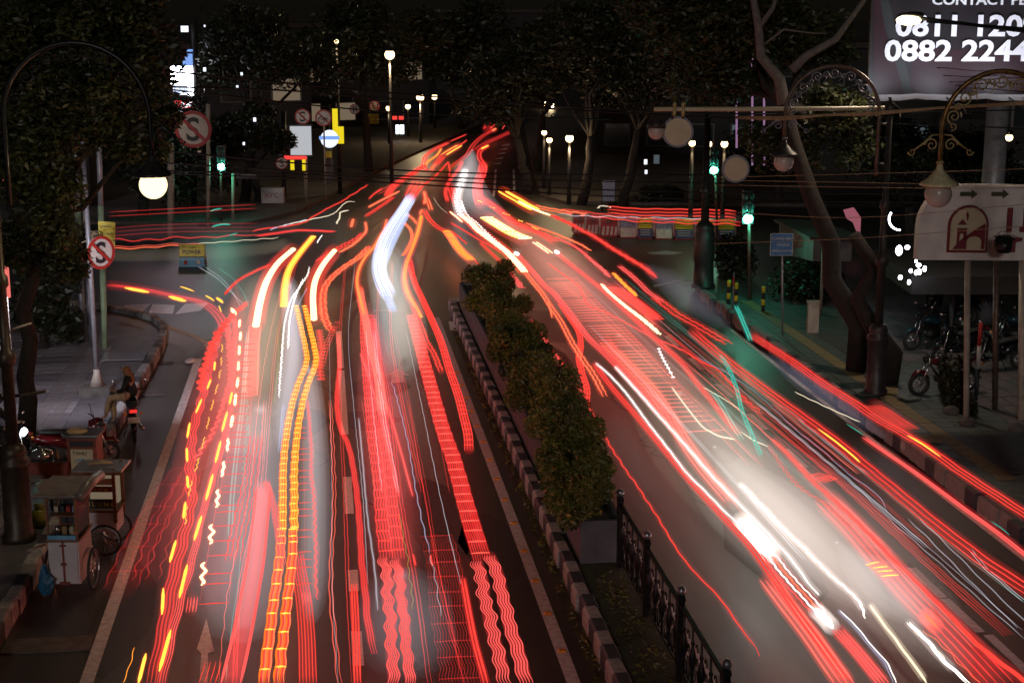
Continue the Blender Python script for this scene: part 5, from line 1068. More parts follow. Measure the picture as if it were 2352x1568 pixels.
# hedges
for k, (nm, x, y, rx, ry, D) in enumerate((('dark clipped shrub behind the yellow barriers, left of the near signal', 1690, 600, 50, 60, 53), ('dark shrub mass under the blue sign and kiosk', 1850, 650, 95, 60, 49), ('dark round shrub before the far park', 1520, 445, 55, 22, 76), ('low plant at the foot of the cream post on the right', 2195, 880, 24, 60, 35.5), ('dark foliage behind the white arched sign legs', 2160, 610, 60, 40, 44))):
    c = cl(x, y, D, rx, ry, .6); g = np.random.default_rng(70+k); t = thing('shrub', (c[0], c[1], .1), nm, 'shrub', 'dark shrubs on the right')
    cs = [c]+[(c[0]+g.normal()*c[3]*.5, c[1]+g.normal()*.4, c[2]+g.normal()*c[5]*.4, c[3]*.5, .5, c[5]*.5) for _ in range(5)]
    quadmesh('foliage', leaves(g, cs, 1, 5000 if k < 4 else 2500, .08), 'leaf_dark', t); MB().tube([(c[0], c[1], .1), (c[0], c[1], c[2])], .05, 6).build('stem', 'bark', t)
# dark leaning trunk, second trunk near lamp base
b = P(2040, 880, .16); q = MB(); limb(q, b, Q(1960, 540, b[1]), .26, .17, np.random.default_rng(3)); o = q.build('bare_trunk', 'bark'); tag(o, 'dark bare trunk close beside the tall dark lamp pole on the right', 'trunk')
# patches of light seen through leaves behind the arched sign
for k, (x, y, rx, ry) in enumerate(((2065, 575, 8, 12), (2084, 568, 6, 5), (2110, 609, 6, 5), (2092, 622, 4, 5), (2104, 626, 4, 6), (2112, 624, 5, 7), (2124, 617, 4, 7), (2068, 637, 5, 6), (2088, 648, 4, 6), (2104, 600, 3, 4), (90, 435, 5, 14), (84, 470, 4, 6))):
    Dd = 40.5 if k < 10 else 36; c = Vector(Q(x, y, Dd)); o = MB().sph(c, 1, 12, 8, (rx*Dd/F, .05, ry*Dd/F)).build('lit_lamp', 'led_white' if k < 10 else 'tower_white')
    tag(o, ['largest white lamp shining left of the white arched sign', 'small dimmer light right of the largest white lamp', 'small white lamp just under the arched sign', 'lowest left of the lamps under the arched sign', 'second lamp in the row under the arched sign', 'third lamp in the row under the arched sign', 'rightmost lamp in the row under the arched sign', 'white lamp low left of the row', 'lowest white lamp of all by the arched sign', 'tiny lamp above the row under the arched sign', 'bluish light gap in the left tree', 'lower bluish light gap in the left tree'][k], 'lamp', 'white lights glimpsed between leaves')
c = Vector(Q(2068, 502, 50)); mb = MB(); mb.ring(c, X1, Z1, .35, .40, .04, 24, a0=math.pi*.82, a1=math.pi*1.5); o = mb.build('neon_ring', 'led_white'); tag(o, 'broken white neon ring left of the arched sign', 'neon sign')
# ================================================================== BUILDINGS
def building(label, cx, cyy, w, d, h, rz, wallm, rows, cols, lit, seed, roof='flat', lm='shop_light'):
    r = thing('building', (cx, cyy, 0), label, 'building', None, rz); g = np.random.default_rng(seed)
    lpart(MB().box((0, 0, h/2), (w, d, h)), 'wall', wallm, r); lpart(MB().box((0, 0, h+.2), (w+.5, d+.5, .35)), 'roof', 'roof_dark', r)
    for i in range(rows):
        for j in range(cols):
            x = -w/2+w*(j+.5)/cols; z = 1.4+i*3.1
            f_ = lpart(MB().box((x, -d/2-.03, z), (w/cols*.62, .08, 1.5)), 'window', 'wall_mid', r)
            m_ = MB().box((x, -d/2-.085, z), (w/cols*.54, .03, 1.35)); o = bpy.data.objects.new('pane', m_.mesh('pane')); COL.objects.link(o); o.data.materials.append(M[lm if g.random() < lit else 'glass_dark']); o.parent = f_
    return r
for args in (('low dark shop row behind the left pavement', -22, 100, 16, 10, 7, .35, 'wall_dark', 2, 5, .25, 1), ('dark three-storey block behind the left trees', -40, 92, 16, 12, 10, .25, 'wall_dark', 3, 5, .15, 2), ('dark shop block along the distant left side of the road', -15, 130, 12, 12, 8, .5, 'wall_dark', 2, 4, .3, 3),
             ('dim cool-lit hall behind the park on the right', 17, 105, 22, 10, 7, -.1, 'wall_dark', 2, 8, .35, 4, 'flat', 'shop_cool'), ('dark block behind the arched sign', 34, 78, 18, 10, 9, -.3, 'wall_dark', 3, 5, .1, 5), ('dark building behind the left side street', -28, 76, 14, 8, 6.5, .2, 'wall_dark', 2, 4, .2, 6), ('far dark block closing the road bend', 8, 190, 34, 10, 9, .0, 'wall_dark', 2, 8, .0, 7)): building(*args)
b = P(1398, 490); r = thing('banner_stand', b, 'upright patterned grey banner standing in the dark park', 'banner'); a = Vector(Q(1384, 414, b[1])); d = Vector(Q(1412, 462, b[1])); MB().box((a+d)/2, (d.x-a.x, .06, a.z-d.z)).build('cloth', 'print_pale', r); MB().tube([(a.x, a.y, 0), a], .03, 6).build('post', 'dark_pole', r); MB().tube([(d.x, a.y, 0), (d.x, a.y, a.z)], .03, 6).build('post', 'dark_pole', r)
for k, (x, y0_, y1_) in enumerate(((1728, 130, 380), (1755, 180, 380), (1692, 200, 340))):
    o = MB().tube([Q(x, y0_, 70), Q(x, y1_, 70)], .05, 6).build('neon_tube', 'purple_tube'); tag(o, ['longest dim purple light line behind the right tree', 'right dim purple light line behind the right tree', 'left dim purple light line behind the right tree'][k], 'light', 'purple light lines')
for k, (x, y, s_) in enumerate(((1483, 372, 5), (1484, 395, 4), (1508, 366, 9), (470, 60, 2), (470, 160, 4), (555, 170, 3), (545, 200, 3), (312, 150, 5), (347, 150, 5), (300, 160, 3), (280, 170, 3), (262, 140, 2), (336, 252, 4), (585, 275, 4), (560, 330, 3))):
    Dd = 80 if k < 3 else 70; o = MB().box(Q(x, y, Dd), (s_*Dd/F*1.4, .1, s_*Dd/F*2.2)).build('window_light', 'tower_white' if k not in (2,) else 'shop_cool')
    tag(o, ['small white light in the dim hall on the right', 'lower small white light in the dim hall', 'pale teal window in the dim hall on the right', 'tiny light high on the left mast', 'long pale light on the left mast', 'faint light right of the sign tower', 'lower faint light right of the sign tower', 'bluish light among leaves, middle of the upper left group', 'bluish light among leaves, right of the upper left group', 'bluish light among leaves, small, left of the group', 'bluish light among leaves, lowest of the group', 'bluish light among leaves, farthest left', 'white spark below the upper left group', 'pale light over the left street trees', 'dim light in the left street trees'][k], 'light', 'small lights glimpsed through the dark')
# ================================================================== LIGHT TRAILS
em('red', (1, .065, .045), 1.0); em('red_dim', (1, .04, .035), .30, True, False); em('red_deep', (1, .04, .04), .16, True, False)
em('red_soft', (1, .12, .08), .42, True, False); em('red_hot', (1, .17, .07), 1.4); em('orange', (1, .32, .03), 1.5); em('ribbon', (1, .18, .02), 1.1); em('amber', (1, .52, .06), 1.9)
em('yellow_hot', (1, .80, .38), 2.3); em('pink', (1, .115, .10), 1.05); em('white', (1, .93, .88), 1.7); em('white_dim', (.9, .92, 1), .22, True, False)
em('white_hot', (1, .95, .90), 4.0); em('blue_white', (.62, .68, 1), .72); em('cream', (1, .85, .6), 1.15); em('lilac', (.66, .64, .92), .5)
em('teal', (.06, .62, .46), .75); em('teal_dim', (.08, .42, .34), .30, True, False); em('yellow_dim', (.75, .68, .12), .45); em('grey', (.5, .52, .58), .28, True, False)
GL = {'red': (1, .03, .03), 'red_dim': (1, .04, .04), 'red_deep': (1, .03, .03), 'red_soft': (1, .07, .05), 'red_hot': (1, .08, .05), 'orange': (1, .07, .02), 'amber': (1, .07, .02),
      'yellow_hot': (1, .06, .04), 'pink': (1, .06, .06), 'white': (1, .8, .75), 'white_dim': (.7, .7, .8), 'white_hot': (1, .85, .78), 'blue_white': (.6, .68, 1),
      'cream': (1, .8, .55), 'lilac': (.6, .6, .9), 'teal': (.03, .4, .3), 'teal_dim': (.03, .3, .25), 'yellow_dim': (.6, .5, .1), 'grey': (.5, .52, .58)}
_vol = {}
def gvol(col, s):
    k = (col, round(s, 3))
    if k not in _vol: _vol[k] = vol('glow_%s_%d' % (col, len(_vol)), GL[col] if isinstance(col, str) else col, s)
    return _vol[k]
GRP = 'light trails drawn by the passing traffic'
NT = [0]
def trail(label, col, h, pts, n=1, w=.1, r=.02, a=0., l=1., bars=0, barcol=None, glow=.0, gr=3, coil=False, zig=False, dash=None, glowcol=None, vert=False, cols=None, bt=.022, flatg=1):
    """one continuous trail left by one lamp: n strands side by side over width w, following pts (photo pixels) at lamp height h"""
    NT[0] += 1; rg = np.random.default_rng(NT[0])
    wp = [P(x, y, h) for x, y in pts]; far = np.linalg.norm(wp[0])
    far = max(np.linalg.norm(q[:2]) for q in wp)
    dq = np.linalg.norm(wp[len(wp)//2][:2]); fr = 1 if dq < 55 else max(.5, 1-(dq-55)/45*.5); r *= fr*.76; glow *= .85; glow *= fr*.8
    step = min(.5, max(.08, l/9 if a else .35)) if far < 75 else .8
    c = spline(wp, step); d = np.gradient(c, axis=0); d[:, 2] = 0; d /= np.maximum(1e-9, np.linalg.norm(d, axis=1))[:, None]
    sd_ = np.stack([d[:, 1], -d[:, 0], 0*d[:, 0]], 1)
    if vert: sd_ = np.tile(np.array([0, 0, 1.]), (len(c), 1))
    s = np.concatenate([[0], np.cumsum(np.linalg.norm(np.diff(c, axis=0), axis=1))])
    if a:
        ph = 2*math.pi*s/l; wv = np.sin(ph)+.35*np.sin(ph*.43+1)
        if zig: wv = 2*np.abs(((s/l) % 1)-.5)*2-1
        am = .65+.45*np.sin(s*.37+NT[0])*np.sin(s*.11+2); wv = wv*am; c = c+sd_*(a*wv)[:, None]; c[:, 2] += a*.5*np.cos(ph) if coil else 0
        if coil: c = c+d*(a*1.1*np.cos(ph))[:, None]
    root = thing('light_trail', c[0], label, 'light trail', GRP)
    for k in range(n):
        off = 0 if n == 1 else (k/(n-1)-.5)*w
        cc_ = c+sd_*off; rr = r*(1 if n == 1 else (.75+.5*rg.random()))
        mk_ = cols[k % len(cols)] if cols else col
        if dash:
            mb = MB(); seg = int(max(2, dash[0]/step)); gap = int(max(1, dash[1]/step)); i = 0
            while i < len(cc_)-2:
                q = cc_[i:i+seg]
                if len(q) > 1:
                    MB().tube([tuple(z) for z in q], rr, 6).build('dash', mk_, root)
                i += seg+gap
        else:
            m_ = len(cc_); t = np.linspace(0, 1, m_); ra = rr*np.minimum(1, np.minimum(t, 1-t)*12+.35)
            MB().tube([tuple(z) for z in cc_], list(ra), 6 if r > .03 else 4).build('strand', mk_, root)
    if bars:
        mb = MB(); L = s[-1]; q = 0
        while q < L:
            i = int(np.searchsorted(s, q)); i = min(i, len(c)-1); p = c[i]; hw = (w/2+r)*(1 if n > 1 else 1)
            if n == 1: hw = w/2
            A = p-sd_[i]*hw; B = p+sd_[i]*hw
            mb.tube([tuple(A), tuple(p+np.array([0, 0, .004])), tuple(B)], [bt*.5, bt, bt*.5], 5); q += bars*(.9+.2*rg.random())
        o = mb.build('cross_bars', barcol or col, root); o['kind'] = 'stuff'
    if glow:
        R_ = (w/2 if n > 1 or bars else 0)+r*gr; g = c[::max(1, int(.5/step))]
        if len(g) < 3: g = c
        MB().tube([tuple(z) for z in g], R_, 8, True, flat=flatg).build('glow', gvol(glowcol or col, .38*glow/(2*R_)), root)  # emissive volume sleeve, added as a soft halo round the strands
    return root
T = trail
# ---- left carriageway
T('broad yellow-white striped trail with red rims, leftmost of the three hottest at the junction', 'yellow_hot', .95, [(673,573),(638,605),(613,645),(598,692),(588,747)], n=1, w=.20, r=.05, bars=.30, bt=.075, glow=.55, gr=5)
T('dim red twin column of short bars hanging below the leftmost yellow-white trail', 'red_soft', .95, [(586,750),(580,800),(578,850),(575,905)], n=2, w=.30, r=.03, bars=.3, bt=.05, barcol='red_dim', glow=.2)
T('orange striped ribbon trail between the two yellow-white ones', 'orange', .95, [(719,544),(688,582),(665,617),(655,655),(652,702)], n=2, w=.17, r=.04, bars=.32, bt=.05, barcol='amber', glow=.35, gr=3)
T('broad yellow-white striped trail with red rims, ending above the orange double ribbon', 'yellow_hot', .95, [(768,576),(743,607),(725,642),(719,680),(721,732)], n=1, w=.18, r=.055, bars=.30, bt=.075, glow=.55, gr=5)
T('short orange hook trail curling left near the crossing', 'red_hot', .8, [(839,510),(840,532),(813,560),(778,580)], a=.02, l=.6, r=.05, glow=.35, gr=3)
T('tangled red trail running into the orange hook', 'red', .8, [(728,601),(750,588),(783,567),(820,548),(835,535)], n=2, w=.16, a=.06, l=.5, r=.025, glow=.15)
T('coiled orange-red trail bowing left and ending in the dark gap beside the lane dash', 'red_hot', .8, [(848,567),(825,590),(788,615),(758,642),(744,667),(742,700),(748,735),(760,760)], n=2, w=.13, a=.05, l=.45, r=.03, bars=.33, bt=.03, barcol='red', glow=.3, gr=3)
tw = [(690,703),(702,755),(712,800),(714,834),(695,884),(681,934),(670,997),(663,1072),(662,1176),(660,1235)]
tv = [(660,1215),(657,1276),(648,1351),(636,1451),(622,1568)]
for sg, nm in ((-1, 'left'), (1, 'right')):
    T(nm+' half of the thick yellow-orange double ribbon trail', 'orange', .9, [(x+sg*(9.5+i*.45), y) for i, (x, y) in enumerate(tw)], n=6, w=.115, r=.017, a=.010, l=.8, bars=.42, bt=.022, barcol='amber', glow=.35, gr=2, cols=['orange', 'ribbon', 'orange', 'ribbon'])
    T(nm+' half of the coral lower end of the double ribbon trail, with yellow bars', 'red_hot', .9, [(x+sg*(13.5+i*.9), y) for i, (x, y) in enumerate(tv)], n=6, w=.125, r=.016, a=.014, l=.7, bars=.62, bt=.022, barcol='amber', glow=.3, gr=2, cols=['red_hot', 'red', 'ribbon'])
T('outermost left red wavy trail winding down to the bottom edge beside the kerb lane', 'red', .85, [(569,694),(541,718),(517,746),(500,770),(487,797),(475,831),(466,862),(461,900)], a=.09, l=.62, r=.035, n=2, w=.07, glow=.3)
T('wide translucent red trail continuing the outer left one down the lane', 'red_dim', .85, [(500,775),(485,830),(468,900),(450,960),(440,1010),(437,1059),(439,1134),(430,1200),(400,1313),(378,1426),(365,1501),(350,1568)], n=4, w=.16, a=.03, l=1.3, r=.018, glow=.18)
T('beaded red trail between the outer wavy one and the white-yellow dashes', 'pink', .85, [(523,752),(525,790),(527,831),(527,870),(519,904),(502,959),(482,1004),(460,1034),(446,1060)], a=.06, l=.5, r=.035, glow=.3)
T('smooth pink-red double trail running the full length of the left lane to the bottom edge', 'pink', .9, [(538,725),(540,763),(536,814),(532,865),(530,924),(520,984),(497,1066),(475,1146),(463,1188),(437,1301),(412,1388),(390,1476),(372,1568)], n=4, w=.10, r=.010, a=.012, l=1.5, glow=.35, gr=4)
for i, seg in enumerate([[(551,734),(549,751)],[(553,763),(551,781)],[(550,794),(549,814)],[(548,830),(547,850)],[(547,867),(544,889)],[(542,904),(539,931)],[(535,954),(530,980)],[(525,1006),(521,1036)],[(515,1059),(513,1075),(508,1094)],[(503,1124),(500,1140),(496,1164)],[(489,1204),(486,1225),(479,1248)],[(472,1291),(468,1310),(461,1343)]]):
    T('white-yellow blinker dash, %s of the dashed line on the left lane' % ['topmost', 'second from the top', 'third from the top', 'fourth from the top', 'fifth from the top', 'sixth from the top', 'sixth from the bottom', 'fifth from the bottom', 'fourth from the bottom', 'third from the bottom', 'second from the bottom', 'lowest'][i], 'yellow_hot', .9, seg, r=.045 if i < 7 else .035, a=.0 if i < 7 else .035, l=.5, glow=.45, glowcol='amber', gr=2.2)
for i, seg in enumerate([[(533,900),(527,928)],[(522,945),(510,990)],[(507,1012),(495,1062)],[(489,1088),(473,1148)],[(463,1184),(446,1240)],[(430,1296),(412,1372)],[(392,1446),(366,1540)]]):
    T('bright yellow flash on the smooth pink trail, %s' % ['highest one', 'second highest', 'third highest', 'middle one', 'third lowest', 'second lowest', 'lowest near the bottom edge'][i], 'amber', .93, seg, r=.034, glow=.4, gr=3, glowcol='amber')
for i, seg in enumerate([[(494,830),(492,850)],[(484,871),(476,893)],[(463,916),(450,948)],[(436,970),(430,1005)],[(429,1028),(430,1060)],[(430,1092),(432,1120)],[(426,1152),(421,1190)],[(404,1240),(390,1290)],[(375,1350),(374,1380),(372,1410)],[(335,1500),(318,1568)]]):
    T('short orange dash on the outer left trail, %s' % ['highest', 'second from top', 'third from top', 'fourth from top', 'fifth from top', 'fifth from bottom', 'fourth from bottom', 'third from bottom', 'second from bottom, stout and upright', 'lowest'][i], 'amber', .9, seg, r=.032, glow=.3, gr=2.2)
T('thin amber squiggle of broken strokes between the left red trails', 'amber', .9, [(511,790),(508,830),(506,850),(498,890),(489,925),(478,970),(463,1030),(452,1070),(440,1110),(430,1150),(425,1210)], a=.02, l=.35, r=.008, dash=(1.0, .55))
T('thin orange thread at the far left bottom running over bare asphalt', 'orange', .8, [(310,1485),(300,1520),(282,1568)], a=.01, l=.6, r=.007)
T('dim crimson loops over the left edge line beside the food carts', 'red_deep', .8, [(430,1075),(405,1105),(380,1145),(350,1190),(325,1240),(300,1290),(275,1350)], n=3, w=.5, a=.05, l=.9, r=.008, bars=1.1, bt=.006, glow=.10)
T('second dim crimson looping trail just right of the first beside the carts', 'red_deep', .8, [(440,1085),(420,1130),(390,1190),(365,1240),(345,1290),(335,1330)], n=3, w=.4, a=.06, l=.8, r=.014, glow=.1)
T('red ladder trail of thin horizontal rungs right of the white-yellow dashes', 'red_deep', 1.0, [(567,790),(560,870),(552,960),(545,1060),(525,1160),(505,1290),(492,1385)], n=2, w=.42, r=.01, bars=.62, bt=.010, barcol='red', glow=.12)
T('group of four slim parallel red lines left of the pink slab', 'red', .9, [(590,998),(580,1060),(570,1120),(556,1187),(545,1230),(535,1288)], n=4, w=.24, r=.011, a=.012, l=.7, glow=.15)
T('group of short red parallel lines at the bottom left beside the pale blur', 'red', .6, [(490,1518),(483,1545),(475,1568)], n=4, w=.22, r=.010, a=0, glow=.1)
sl_ = [(606,1117),(597,1200),(587,1290),(577,1345),(567,1400),(549,1488),(530,1568)]
T('wide pink-red slab trail with two bright edges at the lower left', 'pink', 1.0, sl_, n=2, w=.25, r=.030, glow=1.15, gr=1.2, glowcol='pink', flatg=.8)
T('sheaf of thin pink lines crossing the top of the slab trail', 'pink', 1.0, [(612,1103),(622,1140),(632,1176),(640,1226),(650,1300)], n=5, w=.11, r=.009, glow=.3, a=.01, l=1)
T('bundle of six dim red lines at the right side of the yellow-orange ribbon, bottom', 'red', .8, [(680,1270),(688,1321),(699,1388),(705,1476),(708,1568)], n=6, w=.22, r=.011, a=.004, l=2, glow=.35)
T('pink sawtooth trail right of the yellow-orange ribbon', 'pink', .9, [(706,920),(714,1004),(715,1073),(720,1141),(723,1187),(725,1251),(725,1326),(729,1376)], a=.03, l=.42, zig=True, r=.020, glow=.3, gr=4)
T('thin red rungs inside the pale strip right of the yellow-orange ribbon', 'red_deep', .9, [(692,960),(698,1080),(700,1200),(700,1340)], n=1, w=.22, r=.004, bars=.5, bt=.010, barcol='red')
T('short bright coral comb at the foot of the sawtooth trail', 'pink', .8, [(703,1360),(704,1372),(706,1387)], n=4, w=.12, r=.012, glow=.3)
T('short bright coral comb at the foot of the smooth pink trail', 'pink', .8, [(443,1370),(441,1388),(438,1405)], n=4, w=.14, r=.012, glow=.3)
T('red bar column right of the orange ribbon top, upper left lane', 'red_dim', .9, [(733,760),(738,800),(733,830),(737,870)], n=1, w=.2, r=.02, bars=.3, bt=.045, barcol='red_dim')
T('faint red chequered trail slanting down from the dark gap', 'red_deep', .7, [(775,740),(760,770),(748,800),(738,840)], n=3, w=.14, r=.025, bars=.35, bt=.03)
T('dim narrow red trail drifting right through the first lane dash', 'red_dim', .8, [(776,765),(780,834),(774,909),(779,972),(800,1022),(813,1084),(824,1176),(830,1276),(838,1351),(845,1426),(860,1500)], n=3, w=.07, r=.018, a=.006, l=1.1, glow=.3)
T('wide dim red ribbed column, left one of the centre lane', 'red_dim', 1.0, [(836,725),(838,784),(848,909),(857,997),(870,1084),(876,1176),(888,1280)], n=5, w=.20, r=.019, a=.010, l=.7, bars=.55, bt=.018, glow=.22)
T('wide dim red ribbed column, right one of the centre lane', 'red_dim', 1.0, [(852,725),(862,800),(875,909),(883,997),(892,1084),(902,1176),(915,1282)], n=5, w=.19, r=.019, a=.010, l=.7, bars=.55, bt=.018, glow=.22)
T('bright coral woven trail, left strip of the pair in the centre lane', 'pink', 1.0, [(881,1280),(888,1330),(894,1401),(899,1476),(905,1568)], n=5, w=.125, r=.013, a=.028, l=.65, glow=.55, gr=2.0)
T('bright coral woven trail, right strip of the pair in the centre lane', 'pink', 1.0, [(909,1284),(918,1338),(926,1401),(933,1476),(943,1568)], n=5, w=.12, r=.013, a=.028, l=.65, glow=.55, gr=2.0)
T('long straight pink line slanting across the centre lane, lower left one', 'pink', .9, [(828,811),(840,845),(853,884),(875,959),(888,1021),(902,1075),(916,1139)], r=.024, glow=.3, gr=3)
T('long straight pink line slanting across the centre lane, upper right one', 'pink', .9, [(848,796),(873,884),(898,959),(920,1034),(948,1139)], r=.024, glow=.3, gr=3)
T('orange striped trail curving down the left side of the blue-white streak', 'orange', .9, [(878,535),(860,565),(838,592),(825,617),(820,647),(826,680),(836,720)], n=1, w=.11, r=.035, bars=.35, bt=.04, barcol='red_hot', glow=.35)
T('soft coral trail falling from the orange one into the centre lane', 'red_soft', .9, [(826,660),(832,700),(842,745),(852,800),(868,860),(880,950)], n=4, w=.16, r=.028, glow=.5, a=.004, l=1)
T('two short orange dashes above the orange striped trail', 'red_hot', .9, [(888,505),(884,520),(881,534)], r=.05, bars=.3, w=.09, bt=.03, glow=.2)
T('broad blue-white streak bending down the junction centre', 'blue_white', 1.3, [(943,455),(925,485),(900,522),(880,562),(870,605),(876,642),(892,675)], n=6, w=.38, r=.03, glow=1.0, gr=3, cols=['blue_white', 'lilac'])
T('narrow ribbed blue-white streak right of the broad one', 'blue_white', 1.2, [(935,492),(913,535),(890,585),(879,617),(881,655),(892,687),(903,712)], n=3, w=.15, r=.03, bars=.42, bt=.04, glow=.4)
T('long orange trail along the right of the blue-white streak, bulging left', 'red_hot', .9, [(968,497),(960,532),(948,567),(934,605),(929,642),(937,675),(952,700),(966,727)], n=1, w=.12, r=.04, bars=.3, bt=.04, barcol='orange', glow=.4)
T('red continuation of the orange trail down to the median side', 'red', .9, [(948,705),(966,745),(980,784),(998,815),(1013,854)], n=2, w=.09, a=.02, l=.4, r=.025, glow=.3)
T('wide red hatched band beside the median kerb ending in a point', 'red', .9, [(941,597),(950,642),(970,687),(990,730),(1013,784),(1032,847),(1053,909),(1066,959),(1075,997),(1077,1034)], n=4, w=.17, r=.016, bars=.5, bt=.014, glow=.6, gr=2)
T('wide red ribbed band, right one of the centre lane', 'red_dim', 1.0, [(946,725),(962,784),(989,884),(1017,984),(1043,1059),(1075,1176),(1108,1285)], n=8, w=.27, r=.018, a=.010, l=.7, bars=.5, bt=.016, glow=.35, barcol='red_soft')
T('bright coral woven trail beside the median, left strip', 'pink', 1.0, [(1096,1288),(1108,1351),(1121,1401),(1136,1464),(1150,1530),(1162,1568)], n=5, w=.15, r=.013, a=.03, l=.6, glow=.55, gr=2.0)
T('bright coral woven trail beside the median, right strip', 'pink', 1.0, [(1126,1276),(1143,1326),(1160,1388),(1176,1451),(1190,1500),(1208,1568)], n=5, w=.16, r=.013, a=.03, l=.6, glow=.55, gr=2.0)
T('faint square net of dark red dots between the two coral pairs', 'red_deep', .6, [(1003,1230),(1022,1310),(1030,1400),(1048,1490),(1060,1568)], n=14, w=.55, r=.0065, a=.03, l=.62, bars=.62, bt=.010)
T('straight red trail right of the dark red dot net', 'red', .8, [(1063,1328),(1076,1401),(1091,1476),(1116,1568)], n=2, w=.05, r=.020, glow=.7, gr=3)
T('straight red upright trail hiding the lane dash at the bottom', 'red', .8, [(813,1341),(817,1426),(821,1568)], n=3, w=.08, r=.016, glow=.55, gr=2)
T('two short red ticks above the dark red dot net, left one', 'red', .6, [(949,1272),(955,1298)], r=.018, glow=.2)
T('two short red ticks above the dark red dot net, right one', 'red', .6, [(989,1272),(993,1298)], r=.018, glow=.2)
T('thin white wavering thread through the centre lane', 'white_dim', .8, [(900,876),(920,947),(938,1022),(950,1096),(965,1176),(976,1221),(987,1270)], r=.012, a=.015, l=.9, n=1, cols=['lilac'])
T('thin grey-white thread below it down the dot net', 'grey', .8, [(989,1275),(1000,1330),(1008,1380),(1015,1415)], r=.009, a=.03, l=.8)
T('pale lilac streak left of the ribbed red columns', 'grey', .8, [(824,960),(833,1059),(843,1176),(853,1251),(862,1320),(867,1400)], r=.017, glow=.12, a=.005, l=1, cols=['grey'], n=1, w=.06)
T('thin yellow dotted thread between the centre columns', 'yellow_dim', .7, [(918,1180),(925,1225),(935,1275),(942,1330),(950,1400)], r=.006, a=.02, l=.6)
T('white curly trail, longest of the three on the left lane', 'white', .8, [(711,612),(706,632),(688,660),(668,690),(655,737),(650,780),(647,823),(643,874),(641,913)], r=.016, a=.03, l=.32, coil=True)
T('white beaded trail, middle one of the three on the left lane', 'white', .8, [(697,640),(682,672),(673,700),(665,740),(662,800)], r=.022, a=.022, l=.3, coil=True)
T('white beaded trail, shortest and right of the three on the left lane', 'white_dim', .8, [(706,660),(684,703),(672,737),(670,778)], r=.014, a=.02, l=.3, coil=True, cols=['lilac'])
T('short white double stroke left of the yellow-orange ribbon', 'lilac', .8, [(651,929),(646,987),(642,1038)], r=.015, n=2, w=.04)
T('yellow-green curly trail beside the longest white curl', 'yellow_dim', .8, [(636,745),(640,814),(636,865),(630,928)], r=.008, a=.035, l=.35, coil=True)
T('teal dotted trail down the left lane', 'teal', .8, [(572,824),(566,870),(568,930),(566,985),(562,1050),(558,1130)], r=.009, a=.03, l=.45)
T('faint teal veil strand left of the teal dots', 'teal_dim', .8, [(569,760),(562,860),(556,940),(546,1020),(535,1120),(528,1230)], r=.02, n=2, w=.06)
T('small bright teal curl in the middle of the left lane', 'teal', .8, [(573,975),(568,985),(573,992),(567,1003)], r=.012, a=.02, l=.3)
T('faint teal thread down to the bottom edge left of the slab', 'teal_dim', .5, [(556,1220),(548,1330),(533,1430),(518,1568)], r=.006)
# ---- left side street
T('red wriggling trail sweeping from the side street into the left lane', 'red', .8, [(620,608),(588,622),(550,642),(530,660),(515,677)], a=.035, l=.45, r=.04, glow=.3)
T('dim red arc curving out of the left side street', 'red_dim', .8, [(248,654),(325,664),(400,680),(462,694),(500,722),(522,765)], n=3, w=.25, r=.02, glow=.3)
for i, seg in enumerate([[(287,661),(315,666),(342,671)],[(388,681),(407,686),(427,691)],[(414,658),(430,663),(446,669)],[(472,679),(482,684),(492,691)],[(497,684),(505,689),(512,695)],[(503,702),(508,716)],[(531,708),(537,716),(542,722)]]):
    T('amber blinker stroke %s' % ['farthest left on the side street', 'second from the left on the side street arc', 'thin, above the side street arc', 'at the inner bend of the arc', 'just right of the inner bend', 'tiny, below the inner bend', 'yellow-white, at the top of the left lane'][i], 'amber' if i < 6 else 'yellow_hot', .85, seg, r=[.06, .07, .025, .03, .05, .02, .07][i], glow=.3, gr=2)
for i, pts in enumerate([[(455,612),(500,640),(530,670),(560,700)],[(500,615),(535,640),(560,675),(572,705)],[(470,612),(515,645),(545,690),(556,712)]]):
    T('%s arching over the side street mouth' % ['faint lilac thread, lowest', 'thin teal thread, highest', 'faint lilac thread, middle'][i], ['white_dim', 'teal_dim', 'grey'][i], .8, pts, r=.015)
ys = [(255,552),(330,551),(400,546),(470,545),(530,541),(590,540)]
T('thin dark red wavy trail across the left side street', 'red_dim', .8, ys, r=.03, a=.05, l=1.1, vert=True)
T('wavy orange and white trail across the left side street', 'red_hot', .8, [(252,570),(325,567),(400,562),(470,563)], r=.014, a=.05, l=1.0, vert=True, n=2, w=.07, glow=.2, gr=4, cols=['red_hot', 'red_soft'])
T('wavy cream trail leading on to the junction', 'cream', .8, [(455,560),(500,556),(550,553),(600,549),(640,545)], r=.012, a=.05, l=.8, vert=True)
T('pale cream band swept low across the left side street', 'cream', .5, [(245,586),(330,586),(420,584),(520,580),(600,572),(660,560)], r=.35, glow=.17, gr=1, cols=['grey'], n=0)
T('mauve band swept across the far side of the left street', 'lilac', 1.0, [(255,538),(350,533),(450,528),(590,527),(680,520)], r=.45, glow=.10, gr=1, n=0, glowcol=(1, .45, .55))
T('thin mauve streak along the top of the mauve band', 'red_deep', 1.2, [(255,533),(350,526),(450,523),(590,522)], r=.014, n=3, w=.3, vert=True)
T('faint pink line high across the left street', 'red_deep', 2.2, [(250,492),(400,484),(588,474)], r=.02, n=2, w=.15, vert=True)
T('teal glint streak above the mauve band', 'teal', 1.3, [(487,521),(500,517),(515,515),(530,516)], r=.045)
T('teal glint streak higher on the left street', 'teal', 1.8, [(483,485),(495,481),(510,479)], r=.035)
T('teal glint streak under the mauve band', 'teal', .9, [(525,542),(535,538),(545,536)], r=.03)
